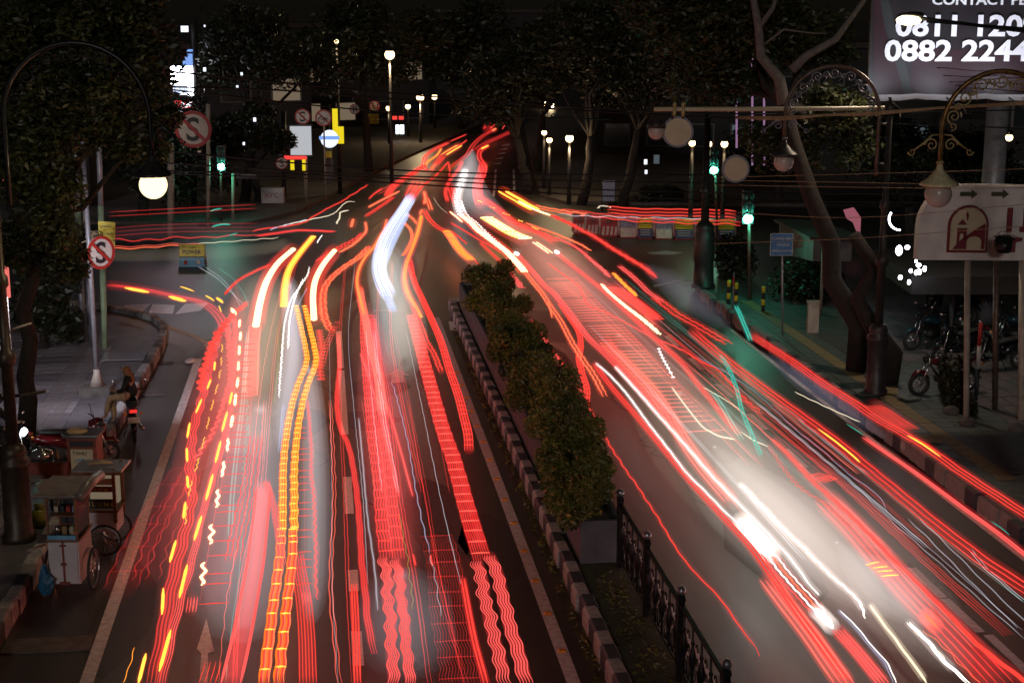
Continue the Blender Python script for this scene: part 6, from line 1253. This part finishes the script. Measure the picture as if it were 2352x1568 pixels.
T('red line running from the side street towards the road centre', 'red_dim', .8, [(588,542),(640,535),(688,529),(770,532)], r=.04, a=.03, l=.8, n=2, w=.2)
T('dotted red trail climbing along the far left lane edge', 'red', .8, [(580,531),(613,524),(688,515),(728,492),(770,470),(805,450),(845,424)], r=.035, a=.05, l=.7, glow=.2)
T('white zigzag squiggle near the far left lane', 'cream', .8, [(640,520),(713,504),(763,492),(788,470),(800,463),(815,464)], r=.025, a=.03, l=.7)
T('second white squiggle with a bright kink below the first', 'cream', .8, [(772,514),(780,500),(782,488),(800,483)], r=.035, a=.04, l=.6)
T('row of small blue-white hooks on the dotted red trail', 'blue_white', .8, [(618,528),(660,516),(690,508),(705,504)], r=.03, a=.09, l=1.3, zig=True)
T('short orange streak in the upper left lane', 'red_hot', .8, [(846,476),(880,458),(918,439)], r=.07, glow=.35, gr=2.5, a=.01, l=.6)
T('red streak directly under the short orange streak', 'red', .8, [(840,497),(880,470),(905,452)], n=2, w=.12, r=.03, a=.03, l=.6, glow=.2)
T('short coral spot trail left of the blue-white streak', 'red_hot', .8, [(811,505),(807,520)], r=.07, bars=.3, w=.12, bt=.04, glow=.2)
T('short red dash above the orange streak, upper left lane', 'red', .8, [(847,457),(862,443),(878,432)], r=.05, glow=.2)
T('white pinstroke near the orange ribbon start', 'white', .8, [(728,558),(734,548),(740,540)], r=.025, a=.02, l=.4)
# ---- far centre
T('long dim red dotted trail, farthest right on the distant road', 'red_dim', .8, [(1175,302),(1140,318),(1110,332),(1090,347)], r=.07, n=2, w=.25, glow=.2)
T('red ribbed trail bowing left on the distant right lane', 'red', .8, [(1122,335),(1103,347),(1101,362),(1110,378),(1113,390),(1105,410),(1097,430),(1100,459)], r=.06, n=2, w=.2, glow=.3)
T('amber spot at the top of the bowing far trail', 'amber', .9, [(1105,342),(1122,334)], r=.12, glow=.3)
T('thin red dotted line down the middle of the distant road', 'red_dim', .8, [(1138,297),(1110,312),(1088,332),(1074,354),(1063,364),(1047,376),(1030,388)], r=.07, glow=.15, n=2, w=.2)
T('orange blob at the head of the distant dotted line', 'red_hot', .9, [(1131,300),(1139,296)], r=.22, glow=.3)
T('short red trail on the distant left lane, upper', 'red', .8, [(1071,309),(1050,318),(1034,325)], r=.08, glow=.3)
T('red trail on the distant left lane bending down', 'red', .8, [(1030,328),(1000,342),(980,356),(974,369),(973,384),(982,392)], r=.08, glow=.35, n=2, w=.15)
T('bright orange trail beside the bending distant one', 'red_hot', .8, [(1014,341),(1003,357),(986,369),(974,381)], r=.09, glow=.5, cols=['orange'])
T('red ribbed trail running down left from the orange distant one', 'red', .8, [(974,381),(960,390),(949,398),(927,411),(902,430),(890,448)], n=2, w=.3, r=.05, bars=.9, bt=.06, glow=.35)
T('red line on the distant left lane falling far to the left', 'red_dim', .8, [(960,388),(925,412),(890,432),(862,447)], n=2, w=.25, r=.04)
T('bright yellow-orange trail in the middle of the distant road', 'amber', .8, [(1056,334),(1037,345),(1019,356)], n=2, w=.3, r=.10, glow=.6, gr=3, glowcol='red_hot')
T('red tail above the bright yellow-orange distant trail', 'red', .8, [(1072,322),(1060,331),(1040,341),(1008,360)], r=.08, glow=.3)
T('red patch trail below the bright yellow-orange distant trail', 'red', .8, [(1017,359),(1006,372),(1000,378)], n=3, w=.3, r=.07, glow=.3)
T('short orange squiggle blob left of centre on the distant road', 'red_hot', .8, [(1003,376),(995,382),(991,392)], r=.12, a=.05, l=.8, glow=.4)
T('straight red dotted line running from the far centre to the blue-white streak', 'red', .8, [(1030,372),(1000,404),(971,427),(955,446),(944,460)], r=.055, glow=.3)
T('short red stub beside the start of that straight dotted line', 'red', .8, [(1030,374),(1033,390),(1032,406)], r=.06, glow=.25)
T('red line on the left side of the white haze streak', 'red', .9, [(1062,372),(1049,395),(1034,413),(1028,425),(1023,442),(1028,462)], r=.055, n=2, w=.08, glow=.4)
T('red ribbon against the left edge of the white haze streak', 'red', .9, [(1036,428),(1042,450),(1052,470)], n=3, w=.3, r=.04, glow=.4)
T('red column on the right edge of the white haze streak', 'red_dim', 1.0, [(1110,378),(1106,400),(1098,420),(1097,445),(1104,470)], n=4, w=.4, r=.05, glow=.5)
T('white beaded streak inside the haze at the far centre', 'white', .9, [(1068,391),(1062,413),(1054,435),(1050,462),(1058,492)], r=.07, bars=.7, w=.3, bt=.05, glow=.4, gr=3)
T('distant red cluster below the bend', 'red', .8, [(1118,296),(1124,289),(1130,286)], n=2, w=.5, r=.14, glow=.4)
T('distant red dots climbing at the far bend, left ones', 'red', .9, [(1146,297),(1150,290),(1156,286)], n=2, w=.5, r=.10)
T('distant red dots climbing at the far bend, right ones', 'red_dim', .9, [(1158,286),(1168,282),(1176,277)], n=2, w=.5, r=.12, dash=(1.6, 1.2))
T('single distant red light highest at the far bend', 'red', 1.2, [(1168,264),(1172,261)], r=.16, glow=.4)
T('small red flame-like trail beneath the haze streak', 'red_hot', .8, [(974,440),(977,455),(974,468)], r=.09, glow=.4)
T('hanging red drop trail left of centre', 'red_hot', .8, [(969,482),(965,492)], r=.07, glow=.3)
T('broad dim red smear crossing left of the far centre', 'red_dim', .8, [(960,418),(950,436),(942,450)], n=3, w=.5, r=.08, glow=.4)
T('short red trail at the very centre of the junction', 'red_hot', .8, [(980,455),(986,470),(990,482)], n=2, w=.12, r=.05, glow=.3)
# ---- towards the right carriageway
T('red double line curving from the junction centre to the median bush', 'red', .8, [(975,483),(986,503),(1003,520),(1024,532)], n=2, w=.14, r=.03, glow=.4)
T('thick orange lumpy trail ending just above the first median bush', 'red_hot', .8, [(1026,532),(1037,546),(1050,566),(1066,584),(1084,598)], n=3, w=.26, r=.045, bars=.4, bt=.06, barcol='orange', glow=.6, gr=2)
T('thin red line right of the thick lumpy orange trail', 'red', .8, [(1035,530),(1055,545),(1072,560)], r=.04, a=.04, l=.5)
T('small curled red-orange trail at the junction centre', 'red_hot', .8, [(929,512),(943,528),(946,547),(937,569),(925,588)], r=.03, a=.03, l=.4, n=2, w=.06, glow=.3)
T('lumpy coral trail crossing right of the blue-white streak', 'red_hot', .8, [(935,492),(949,503),(957,514)], r=.055, a=.03, l=.5, glow=.3)
T('faint dotted gold line slanting right from the junction centre', 'cream', .8, [(996,455),(1010,475),(1030,492)], r=.016, a=.01, l=.3, dash=(.3, .3))
T('hot yellow-white rope trail through the middle of the junction', 'yellow_hot', .85, [(1062,496),(1082,512),(1100,530),(1140,560),(1162,577),(1184,600),(1206,625)], n=2, w=.16, r=.045, a=.02, l=.4, bars=.4, bt=.06, glow=.75, gr=4, barcol='yellow_hot')
T('orange rope trail continuing down the right carriageway', 'red_hot', .85, [(1202,620),(1226,650),(1246,675),(1262,700),(1288,737),(1313,784),(1338,824),(1362,858),(1390,910)], n=2, w=.10, r=.03, a=.02, l=.5, glow=.45)
T('white curly trail beside the hot rope trail', 'white', .85, [(1058,459),(1066,480),(1076,496),(1096,512),(1122,538),(1147,560),(1169,583),(1180,598)], r=.022, a=.055, l=.5, coil=True)
T('red side line left of the hot rope trail', 'red', .8, [(1036,512),(1070,532),(1105,553),(1150,578)], r=.035, glow=.3)
T('straight orange-white start of the rope trail', 'yellow_hot', .85, [(1033,486),(1048,498),(1062,510)], r=.05, glow=.4)
T('red line parallel and below the hot rope trail', 'red', .8, [(1103,557),(1125,578),(1150,602),(1180,634)], r=.045, a=.015, l=.5, glow=.35)
T('knotted crimson trail descending beside the bushes', 'pink', .8, [(1150,602),(1170,625),(1182,640),(1200,662)], n=2, w=.1, a=.06, l=.4, r=.022, glow=.35)
T('red dotted line grazing the top of the bushes', 'red', .8, [(1090,599),(1110,615),(1130,626)], r=.03, a=.03, l=.35)
T('short hot red stroke above the second bush', 'red_hot', .8, [(1143,620),(1152,640),(1160,652)], n=2, w=.1, r=.03, glow=.3)
T('hot orange-yellow woven trail with a wide fringe, upper right lane', 'amber', .85, [(1118,500),(1147,518),(1176,535),(1206,547)], n=4, w=.5, r=.045, bars=.4, bt=.05, barcol='yellow_hot', glow=.6, gr=3, glowcol='red_hot')
T('chain of yellow knots left of the red slab, upper', 'yellow_hot', .85, [(1228,556),(1246,568),(1265,581)], n=2, w=.14, a=.03, l=.35, r=.03, glow=.4, glowcol='red_hot')
T('small white blob light at the top of a red line', 'white_hot', .85, [(1183,581),(1190,584)], r=.09, glow=.3)
T('small yellow blob light at the head of the long red line', 'white_hot', .85, [(1275,577),(1283,581)], r=.08, glow=.3)
T('long hot yellow streak starting the right-hand turn', 'amber', .85, [(1153,439),(1170,449),(1190,460),(1206,470),(1230,482)], n=2, w=.35, r=.085, glow=.6, gr=2.4)
T('orange streak just under the hot yellow one', 'yellow_hot', .85, [(1190,462),(1230,482),(1266,495)], r=.06, glow=.45, glowcol='red_hot')
T('red beaded trail from the hot streak down to the open asphalt', 'red', .85, [(1268,494),(1290,505),(1316,517),(1340,531),(1363,542),(1401,567),(1425,582),(1451,597),(1480,615),(1508,637)], r=.06, a=.07, l=.42, glow=.35)
T('crimson coiled trail in the upper right lane', 'red', .85, [(1100,452),(1135,475),(1176,507),(1226,530),(1250,540),(1276,556)], n=3, w=.3, r=.028, a=.05, l=.5, glow=.45)
T('dotted crimson trail left of the long beaded one', 'pink', .85, [(1276,545),(1300,556),(1326,570),(1345,585),(1363,602),(1380,615),(1401,637)], r=.045, a=.06, l=.4, glow=.35)
T('coral line above the dotted crimson trail', 'red_hot', .85, [(1208,512),(1235,522),(1263,532),(1313,552),(1336,563),(1358,576)], r=.04, a=.03, l=.6, glow=.3)
T('thin orange squiggles between the upper right trails', 'amber', .85, [(1098,460),(1130,476),(1180,500),(1210,514),(1250,535)], r=.02, a=.05, l=.5, dash=(.9, 1.4))
T('short orange beaded trail on the right lane', 'red_hot', .85, [(1408,627),(1433,652),(1450,668),(1463,680)], r=.05, a=.03, l=.35, glow=.35, cols=['orange'])
T('coral trail starting right of the orange beads and running to the kerb lane', 'pink', .85, [(1423,611),(1440,624),(1463,644),(1488,669),(1510,685),(1522,694)], n=2, w=.1, r=.03, a=.02, l=.4, glow=.35)
T('tangled red trail beyond the coral one towards the right kerb', 'red', .8, [(1505,684),(1530,702),(1551,719),(1575,733),(1601,747),(1640,770),(1676,790)], n=2, w=.2, r=.022, a=.06, l=.5, glow=.35)
T('yellow beaded chain on the middle of the right carriageway', 'amber', .85, [(1381,652),(1395,667),(1408,679),(1438,704),(1471,729),(1495,749),(1517,768)], r=.055, a=.04, l=.27, glow=.5, glowcol='red_hot', cols=['yellow_hot'])
T('flat red slab trail right of the yellow beaded chain', 'red', .85, [(1402,660),(1425,670),(1463,697),(1490,718),(1510,733)], n=7, w=.36, r=.028, bars=.2, bt=.02, glow=.7, gr=1)
T('long red line from the junction passing left of the yellow beads', 'red', .85, [(1278,579),(1313,609),(1351,639),(1388,669),(1426,704),(1463,738),(1496,770),(1526,797),(1566,834),(1601,879),(1638,924),(1676,974),(1701,999)], n=2, w=.07, r=.022, a=.010, l=.5, glow=.5, gr=4)
T('pink-red trail down the middle of the lit lane', 'pink', .85, [(1190,586),(1226,627),(1250,655),(1276,679),(1316,729),(1351,775),(1388,810),(1438,860),(1488,910),(1531,952),(1560,1000)], n=3, w=.14, r=.02, glow=.6, gr=3)
T('net of thin red rungs between two long red lines on the right carriageway', 'red_deep', .85, [(1290,640),(1340,700),(1400,760),(1450,820),(1500,880),(1550,935),(1610,990)], n=2, w=1.05, r=.014, bars=.42, bt=.011, barcol='red_soft', glow=.20, flatg=.35)
T('wavy red line right of the rung net', 'red', .85, [(1258,604),(1290,628),(1326,654),(1340,680),(1351,700),(1401,722),(1450,748),(1500,775),(1560,800),(1610,830),(1650,850),(1700,905),(1752,950)], r=.022, a=.035, l=.5, glow=.25)
T('coral lit trail left of the white line', 'red_soft', .85, [(1388,784),(1438,834),(1488,884),(1531,944),(1570,1010),(1620,1080),(1680,1150)], n=4, w=.25, r=.03, glow=.5)
T('crimson column dropping behind the bushes', 'red', .8, [(1288,700),(1310,732),(1330,765),(1334,800),(1329,822),(1338,859),(1348,892),(1347,924)], n=3, w=.12, r=.022, bars=.28, bt=.02, glow=.5, gr=2)
T('short orange stroke near the bushes on the right carriageway', 'red_hot', .8, [(1258,692),(1264,710),(1268,730)], r=.03, glow=.2)
T('single wavering red line down the bare asphalt beside the iron fence', 'red', .85, [(1220,735),(1256,784),(1288,829),(1316,867),(1338,904),(1351,929),(1371,969),(1401,1022),(1431,1069),(1466,1119),(1503,1176),(1531,1221),(1558,1266),(1601,1319),(1638,1356),(1666,1389),(1701,1441),(1731,1479),(1746,1506)], r=.017, a=.018, l=.7, glow=.22, gr=4)
T('pink fringe trail hugging the bushes on their right', 'pink', .8, [(1225,745),(1256,790),(1280,825),(1305,860)], r=.025, a=.04, l=.35, n=2, w=.08, glow=.25)
T('lowest red line with a pink rim left of the white glow', 'red', .85, [(1365,835),(1401,884),(1451,942),(1501,1002),(1538,1047),(1588,1107),(1661,1186),(1720,1250),(1764,1310),(1820,1390),(1885,1480),(1950,1568)], n=2, w=.07, r=.020, glow=.6, gr=4)
T('brilliant white line beside that lowest red line', 'white_hot', .9, [(1369,834),(1401,862),(1440,905),(1488,970),(1538,1034),(1576,1084),(1626,1134),(1671,1180),(1701,1206),(1745,1245)], r=.012, a=.008, l=.8, glow=.5, gr=6)
T('brilliant white main trail running into the white glow', 'white_hot', .9, [(1413,842),(1463,897),(1513,954),(1563,1009),(1613,1067),(1651,1109),(1688,1147),(1721,1180),(1764,1225),(1814,1280),(1851,1330),(1880,1365)], r=.017, a=.008, l=.9, glow=.6, gr=5)
T('white hot burst in the glow, upper', 'white_hot', .9, [(1700,1192),(1730,1226),(1758,1256),(1775,1275)], r=.085, glow=2.5, gr=2.6)
T('white hot burst in the glow, lower', 'white_hot', .9, [(1872,1398),(1890,1415),(1912,1440)], r=.075, glow=2.2, gr=2.4)
T('woven white and coral trail between the two bursts', 'red_hot', .9, [(1764,1270),(1790,1305),(1820,1340),(1850,1372),(1880,1405)], n=4, w=.22, r=.018, a=.009, l=.3, glow=.6, cols=['white', 'red_hot', 'white', 'pink'])
T('solid white wavering line in the centre of the glow', 'white_hot', .9, [(1700,1110),(1764,1176),(1794,1208),(1839,1251),(1876,1288),(1914,1326),(1944,1351),(1969,1376),(1982,1398),(1986,1418)], r=.022, a=.018, l=.33, glow=.6, gr=4)
T('cream tapering line falling out of the glow to the bottom edge', 'cream', .7, [(1999,1388),(2026,1428),(2056,1466),(2081,1501),(2109,1538),(2128,1568)], r=.028, glow=.7, gr=3, a=.006, l=.7)
T('white twisted line, rightmost at the bottom edge', 'white', .8, [(2086,1428),(2114,1456),(2139,1481),(2164,1514),(2194,1540),(2224,1568)], n=2, w=.04, r=.018, a=.018, l=.45, glow=.7, gr=4)
T('lilac double line crossing the glow to the bottom edge', 'lilac', .8, [(1926,1401),(1964,1438),(2001,1484),(2034,1521),(2056,1568)], n=2, w=.04, r=.011, a=.010, l=.5, glow=.3, gr=3, cols=['white', 'lilac'])
T('thick pale coral trail at the bottom of the glow, inner', 'pink', .85, [(1924,1446),(1964,1490),(2001,1535),(2028,1568)], n=4, w=.16, r=.025, glow=1.1, gr=2)
T('soft coral trail at the bottom left of the glow', 'red_soft', .8, [(1764,1330),(1814,1396),(1860,1455),(1905,1520),(1939,1568)], n=4, w=.26, r=.02, glow=1.0)
T('thin orange lines beside the rightmost white twisted line', 'cream', .8, [(2110,1445),(2160,1490),(2200,1530),(2240,1568)], r=.007, a=.02, l=.5, n=2, w=.14, cols=['red_hot', 'cream'])
T('orange fireball trail on the right of the glow', 'red_hot', .9, [(2124,1410),(2138,1424),(2152,1440)], r=.035, glow=2.2, gr=5, glowcol='red_hot')
T('small orange honeycomb patch right of the glow', 'red_hot', .9, [(2004,1293),(2022,1302),(2044,1321)], n=5, w=.26, r=.012, bars=.13, bt=.012, barcol='amber', glow=.3)
T('small red comb patch on the right carriageway', 'red', .9, [(1866,1090),(1888,1097),(1908,1103)], n=6, w=.40, r=.011, bars=.13, bt=.011, glow=.3)
T('bold solid red trail running to the lower right corner', 'red', .9, [(1776,1009),(1814,1047),(1864,1102),(1914,1147),(1946,1176),(2001,1231),(2051,1284),(2114,1346),(2189,1421),(2251,1484),(2352,1561),(2420,1615)], r=.042, a=.010, l=.6, glow=.45, gr=3)
T('thin red zigzag thread left of the bold solid red trail', 'red', .9, [(1764,1020),(1800,1075),(1840,1120),(1900,1160),(1960,1215)], r=.008, a=.03, l=.3, zig=True, n=2, w=.05)
T('soft crimson veil along the right of the glow', 'red_dim', .8, [(1900,1150),(1960,1210),(2030,1290),(2100,1370),(2180,1450),(2290,1568)], n=5, w=.45, r=.02, glow=.7)
T('long twin-stranded red ribbon, lower of the two by the right kerb', 'red', .9, [(1590,760),(1616,784),(1676,834),(1726,872),(1764,901),(1839,955),(1914,1010),(1989,1072),(2064,1134),(2139,1196),(2201,1244),(2264,1291),(2352,1348),(2420,1392)], n=3, w=.26, r=.015, a=.010, l=1.1, glow=.5, gr=2.5)
T('yellow hot flash on the lower twin-stranded ribbon', 'amber', .93, [(1880,985),(1920,1014),(1960,1047),(1975,1061)], r=.025, glow=.4, gr=3)
T('long twin-stranded red ribbon, upper of the two by the right kerb', 'red', .9, [(1728,770),(1764,794),(1814,826),(1889,879),(1964,926),(2014,961),(2076,996),(2126,1026),(2189,1071),(2264,1121),(2352,1178),(2420,1222)], n=3, w=.20, r=.015, a=.010, l=1.1, glow=.5, gr=2.5)
T('yellow hot flash on the upper twin-stranded ribbon', 'amber', .93, [(2085,1000),(2120,1020),(2160,1048)], r=.024, glow=.4, gr=3)
T('fan of thin bright red lines above the upper ribbon', 'red', 1.0, [(2002,930),(2030,945),(2060,966),(2094,986)], n=6, w=.34, r=.012, glow=.3, gr=2)
T('pink-cored red trail between the two twin-stranded ribbons', 'pink', .9, [(1984,1004),(2039,1042),(2101,1084),(2164,1130),(2226,1176),(2289,1221),(2352,1271),(2420,1322)], n=2, w=.06, r=.028, glow=.45, gr=3)
T('teal slanting brush stroke at the right kerb', 'teal', .9, [(1690,702),(1700,722),(1708,742),(1718,765),(1724,782)], n=2, w=.07, r=.03, glow=.2)
T('teal twisted stroke crossing the right red trails', 'teal', .9, [(1656,816),(1676,851),(1693,896),(1703,939),(1726,996),(1748,1046)], n=2, w=.06, r=.018, a=.012, l=.35, bars=.35, bt=.012, glow=.15)
T('faint teal stroke left of the twisted teal one', 'teal_dim', .9, [(1636,900),(1660,935),(1682,975),(1705,1010)], r=.03, n=2, w=.07)
T('short teal tick on the kerb lane', 'teal', .9, [(1944,973),(1966,987),(1984,999)], r=.013)
T('short teal tick at the far right', 'teal', .9, [(2276,1196),(2300,1212),(2319,1228)], r=.011)
T('long fine white line crossing the right carriageway', 'lilac', .9, [(1601,819),(1640,840),(1676,860),(1726,894),(1764,926),(1826,984),(1889,1034),(1951,1089),(2014,1134),(2039,1174)], r=.010, a=.012, l=1)
T('second long fine grey line right of the glow', 'grey', .9, [(1950,1100),(2030,1180),(2110,1250),(2200,1330),(2300,1420),(2352,1465)], r=.010, a=.02, l=1.2)
T('fine grey line near the lower right corner', 'grey', .9, [(2100,1190),(2180,1270),(2260,1350),(2352,1440)], r=.012, a=.02, l=1.2, n=2, w=.2)
T('faint white brush line near the lower right corner', 'white_dim', .9, [(2230,1260),(2260,1300),(2300,1335),(2352,1380)], r=.010, n=2, w=.05, a=.02, l=.8)
T('cream bent line crossing from the lit lane to the right', 'cream', .85, [(1543,889),(1560,912),(1585,945),(1613,979),(1630,990),(1651,1001),(1670,1005),(1688,1009)], r=.018, glow=.25, gr=3)
T('white dashed short line in the rung net', 'white', .85, [(1513,801),(1522,822),(1535,845),(1546,866)], r=.02, bars=.25, w=.09, bt=.02)
T('cream beaded line right of the rung net', 'cream', .85, [(1616,889),(1640,903),(1663,916),(1690,934),(1711,952)], r=.010, a=.012, l=.25)
T('short cream line by the right kerb lane', 'cream', .85, [(1826,899),(1850,912),(1876,924),(1926,947),(1976,969)], r=.011, a=.010, l=.6)
T('thin cream line running right across the lane', 'cream', .85, [(1700,990),(1730,1010),(1764,1025)], r=.014)
# ---- right cross street
T('thick red wavy rope across the right cross street, top strand', 'red', 1.0, [(1395,482),(1430,484),(1470,487),(1551,488),(1620,489),(1690,492)], n=3, w=.28, r=.03, a=.03, l=1, vert=True, glow=.3)
T('second red wavy rope across the right cross street', 'red', .9, [(1290,484),(1340,489),(1400,498),(1463,504),(1551,508),(1620,509),(1701,513)], n=2, w=.14, r=.028, a=.04, l=1.1, vert=True, glow=.3)
T('red and orange line leading into the cross street', 'red_hot', .85, [(1230,474),(1262,481),(1300,487),(1350,494)], r=.035, a=.02, l=.7, n=2, w=.1, vert=True)
T('pale band swept across the right cross street behind the barriers', 'grey', 1.0, [(1300,497),(1400,497),(1551,499),(1700,502)], r=.26, glow=.10, gr=1, n=0, glowcol=(.9, .55, .5))
T('white wavy thread behind the barriers', 'white_dim', .9, [(1280,493),(1400,498),(1500,500),(1640,503)], r=.025, a=.03, l=1, vert=True)
T('small white squiggles near the far park on the right', 'cream', 1.0, [(1370,478),(1382,473),(1395,474),(1404,478)], r=.025, a=.06, l=.8)
# ---- glowing volumes added for soft swept light and vehicle blur
def sweep(label, col, s, pts, w, h0, h1, blunt=False):
    wp = spline([P(x, y, h0) for x, y in pts], .8); n = len(wp); root = thing('light_sweep', wp[0], label, 'light trail', GRP)
    for sh in (1.2, .85, .45):
        rr = [w*sh*(.8+.25*k/(n-1))*max(.04, math.sin(math.pi*min(1, (k/(n-1))*1.6+.001)/2)*math.sin(math.pi*min(1, (1-k/(n-1))*1.6+.001)/2))**.7 for k in range(n)]
        if blunt: rr = [w*sh*max(.05, 1-abs(2*k/(n-1)-1)**7)**.5 for k in range(n)]
        MB().tube([(p[0], p[1], (h0+h1)/2) for p in wp], rr, 16, True, flat=(h1-h0)/2/w).build('glow', gvol(col, .36*s/(2*w)), root)
    return root
sweep('broad cream sweep of light starting the white glow on the right carriageway', (1, .80, .62), 0.16, [(1420,830),(1505,930),(1585,1020),(1680,1150),(1790,1270),(1900,1390),(2010,1500),(2100,1600)], 1.4, .15, 1.6)
sweep('wide pale sweep of light filling the lower right carriageway', (1, .84, .76), 0.319, [(1560,960),(1680,1100),(1780,1210),(1890,1330),(2000,1440),(2110,1540),(2200,1640)], 1.5, .2, 1.4)
sweep('bright white core sweep of the glow on the right carriageway', (1, .88, .82), 0.315, [(1640,1080),(1770,1225),(1850,1315),(1930,1390),(2030,1490)], .8, .3, 1.3)
sweep('white lamp haze right of the glow core', (1, .93, .9), 0.27, [(1920,1290),(2010,1375),(2060,1420),(2130,1490)], .55, .4, 1.1)
sweep('hazy grey-white sweep at the far centre of the road', (.95, .9, .9), 0.075, [(1085,375),(1078,415),(1072,440),(1078,470),(1105,510),(1150,550),(1200,590)], .8, .3, 1.9)
sweep('faint rosy sweep along the middle of the right carriageway', (1, .36, .30), 0.224, [(1160,540),(1240,620),(1320,700),(1420,800),(1530,910),(1640,1020)], 1.25, .2, 1.6)
sweep('faint khaki sweep over the left lane', (.9, .72, .55), 0.086, [(612,700),(607,850),(603,960),(600,1100)], .85, .3, 1.8, True)
sweep('pale lilac rim sweep right of the white curls', (.8, .78, .9), 0.057, [(668,700),(676,820),(678,870),(664,950),(650,1080)], .26, .4, 1.6, True)
sweep('grey sweep beside the sawtooth trail', (.8, .78, .82), 0.053, [(710,900),(722,1080),(724,1200),(722,1320),(718,1500)], .26, .3, 1.4, True)
sweep('grey sweep over the bottom left lane', (.7, .66, .7), .16, [(600,1000),(575,1200),(560,1330),(560,1540)], .75, .3, 1.5, True)
sweep('greenish grey sweep in the centre lane below the blue-white streak', (.78, .76, .66), 0.106, [(885,640),(900,710),(918,790),(930,900)], .60, .4, 1.9, True)
sweep('faint grey sweep at the bottom of the centre lane', (.7, .7, .76), 0.112, [(925,1380),(935,1500),(945,1600)], .6, .3, 1.2, True)
sweep('lilac-grey sweep along the right kerb lane', (.62, .58, .72), 0.043, [(1470,640),(1545,690),(1600,735),(1680,795)], .40, .4, 1.4)
sweep('blue-grey sweep between the two twin-stranded ribbons', (.5, .52, .72), 0.072, [(1740,830),(1850,905),(1930,960),(2040,1040)], .25, .3, .9)
sweep('soft red sweep around the blinking trails of the left lane', (1, .16, .14), .22, [(545,700),(540,850),(510,1000),(470,1180),(420,1380),(370,1568)], .8, .3, 1.4)
sweep('soft red sweep along the ribbed columns of the centre lane', (1, .12, .12), .14, [(850,740),(880,950),(900,1150),(920,1350),(935,1568)], .6, .4, 1.5)

def lerp_path(A, B, t, j, rg): return [(a[0]*(1-t)+b[0]*t+rg.normal()*j, a[1]*(1-t)+b[1]*t) for a, b in zip(A, B)]
rg = np.random.default_rng(77)
RA = [(1220,640),(1320,745),(1450,890),(1600,1060),(1800,1290),(2010,1568)]; RB = [(1440,640),(1600,770),(1800,930),(2000,1090),(2200,1250),(2420,1420)]
LA = [(612,600),(560,760),(520,920),(480,1130),(420,1340),(380,1568)]; LB = [(960,600),(975,760),(1015,920),(1070,1130),(1130,1340),(1200,1568)]
for k in range(44):
    right = k < 26; A, B = (RA, RB) if right else (LA, LB); t = rg.random(); i0 = rg.integers(0, 3); i1 = rg.integers(4, 7)
    pts = lerp_path(A, B, t, 3, rg)[i0:i1]
    if len(pts) < 2: continue
    kk = rg.random()
    c_ = 'red_dim' if kk < .5 else 'white_dim' if kk < .68 else 'grey' if kk < .82 else 'red_soft' if kk < .92 else 'teal_dim'
    nm = {'red_dim': 'dim red', 'red_soft': 'coral', 'white_dim': 'pale white', 'grey': 'greyish', 'teal_dim': 'faint teal'}[c_]
    T('hair-thin %s streak among the trails of the %s carriageway' % (nm, 'right' if right else 'left'), c_, .5+.6*rg.random(), pts, r=.005+.006*rg.random(), a=.003+.008*rg.random(), l=.5+rg.random(), n=int(rg.integers(1, 3)), w=.05)
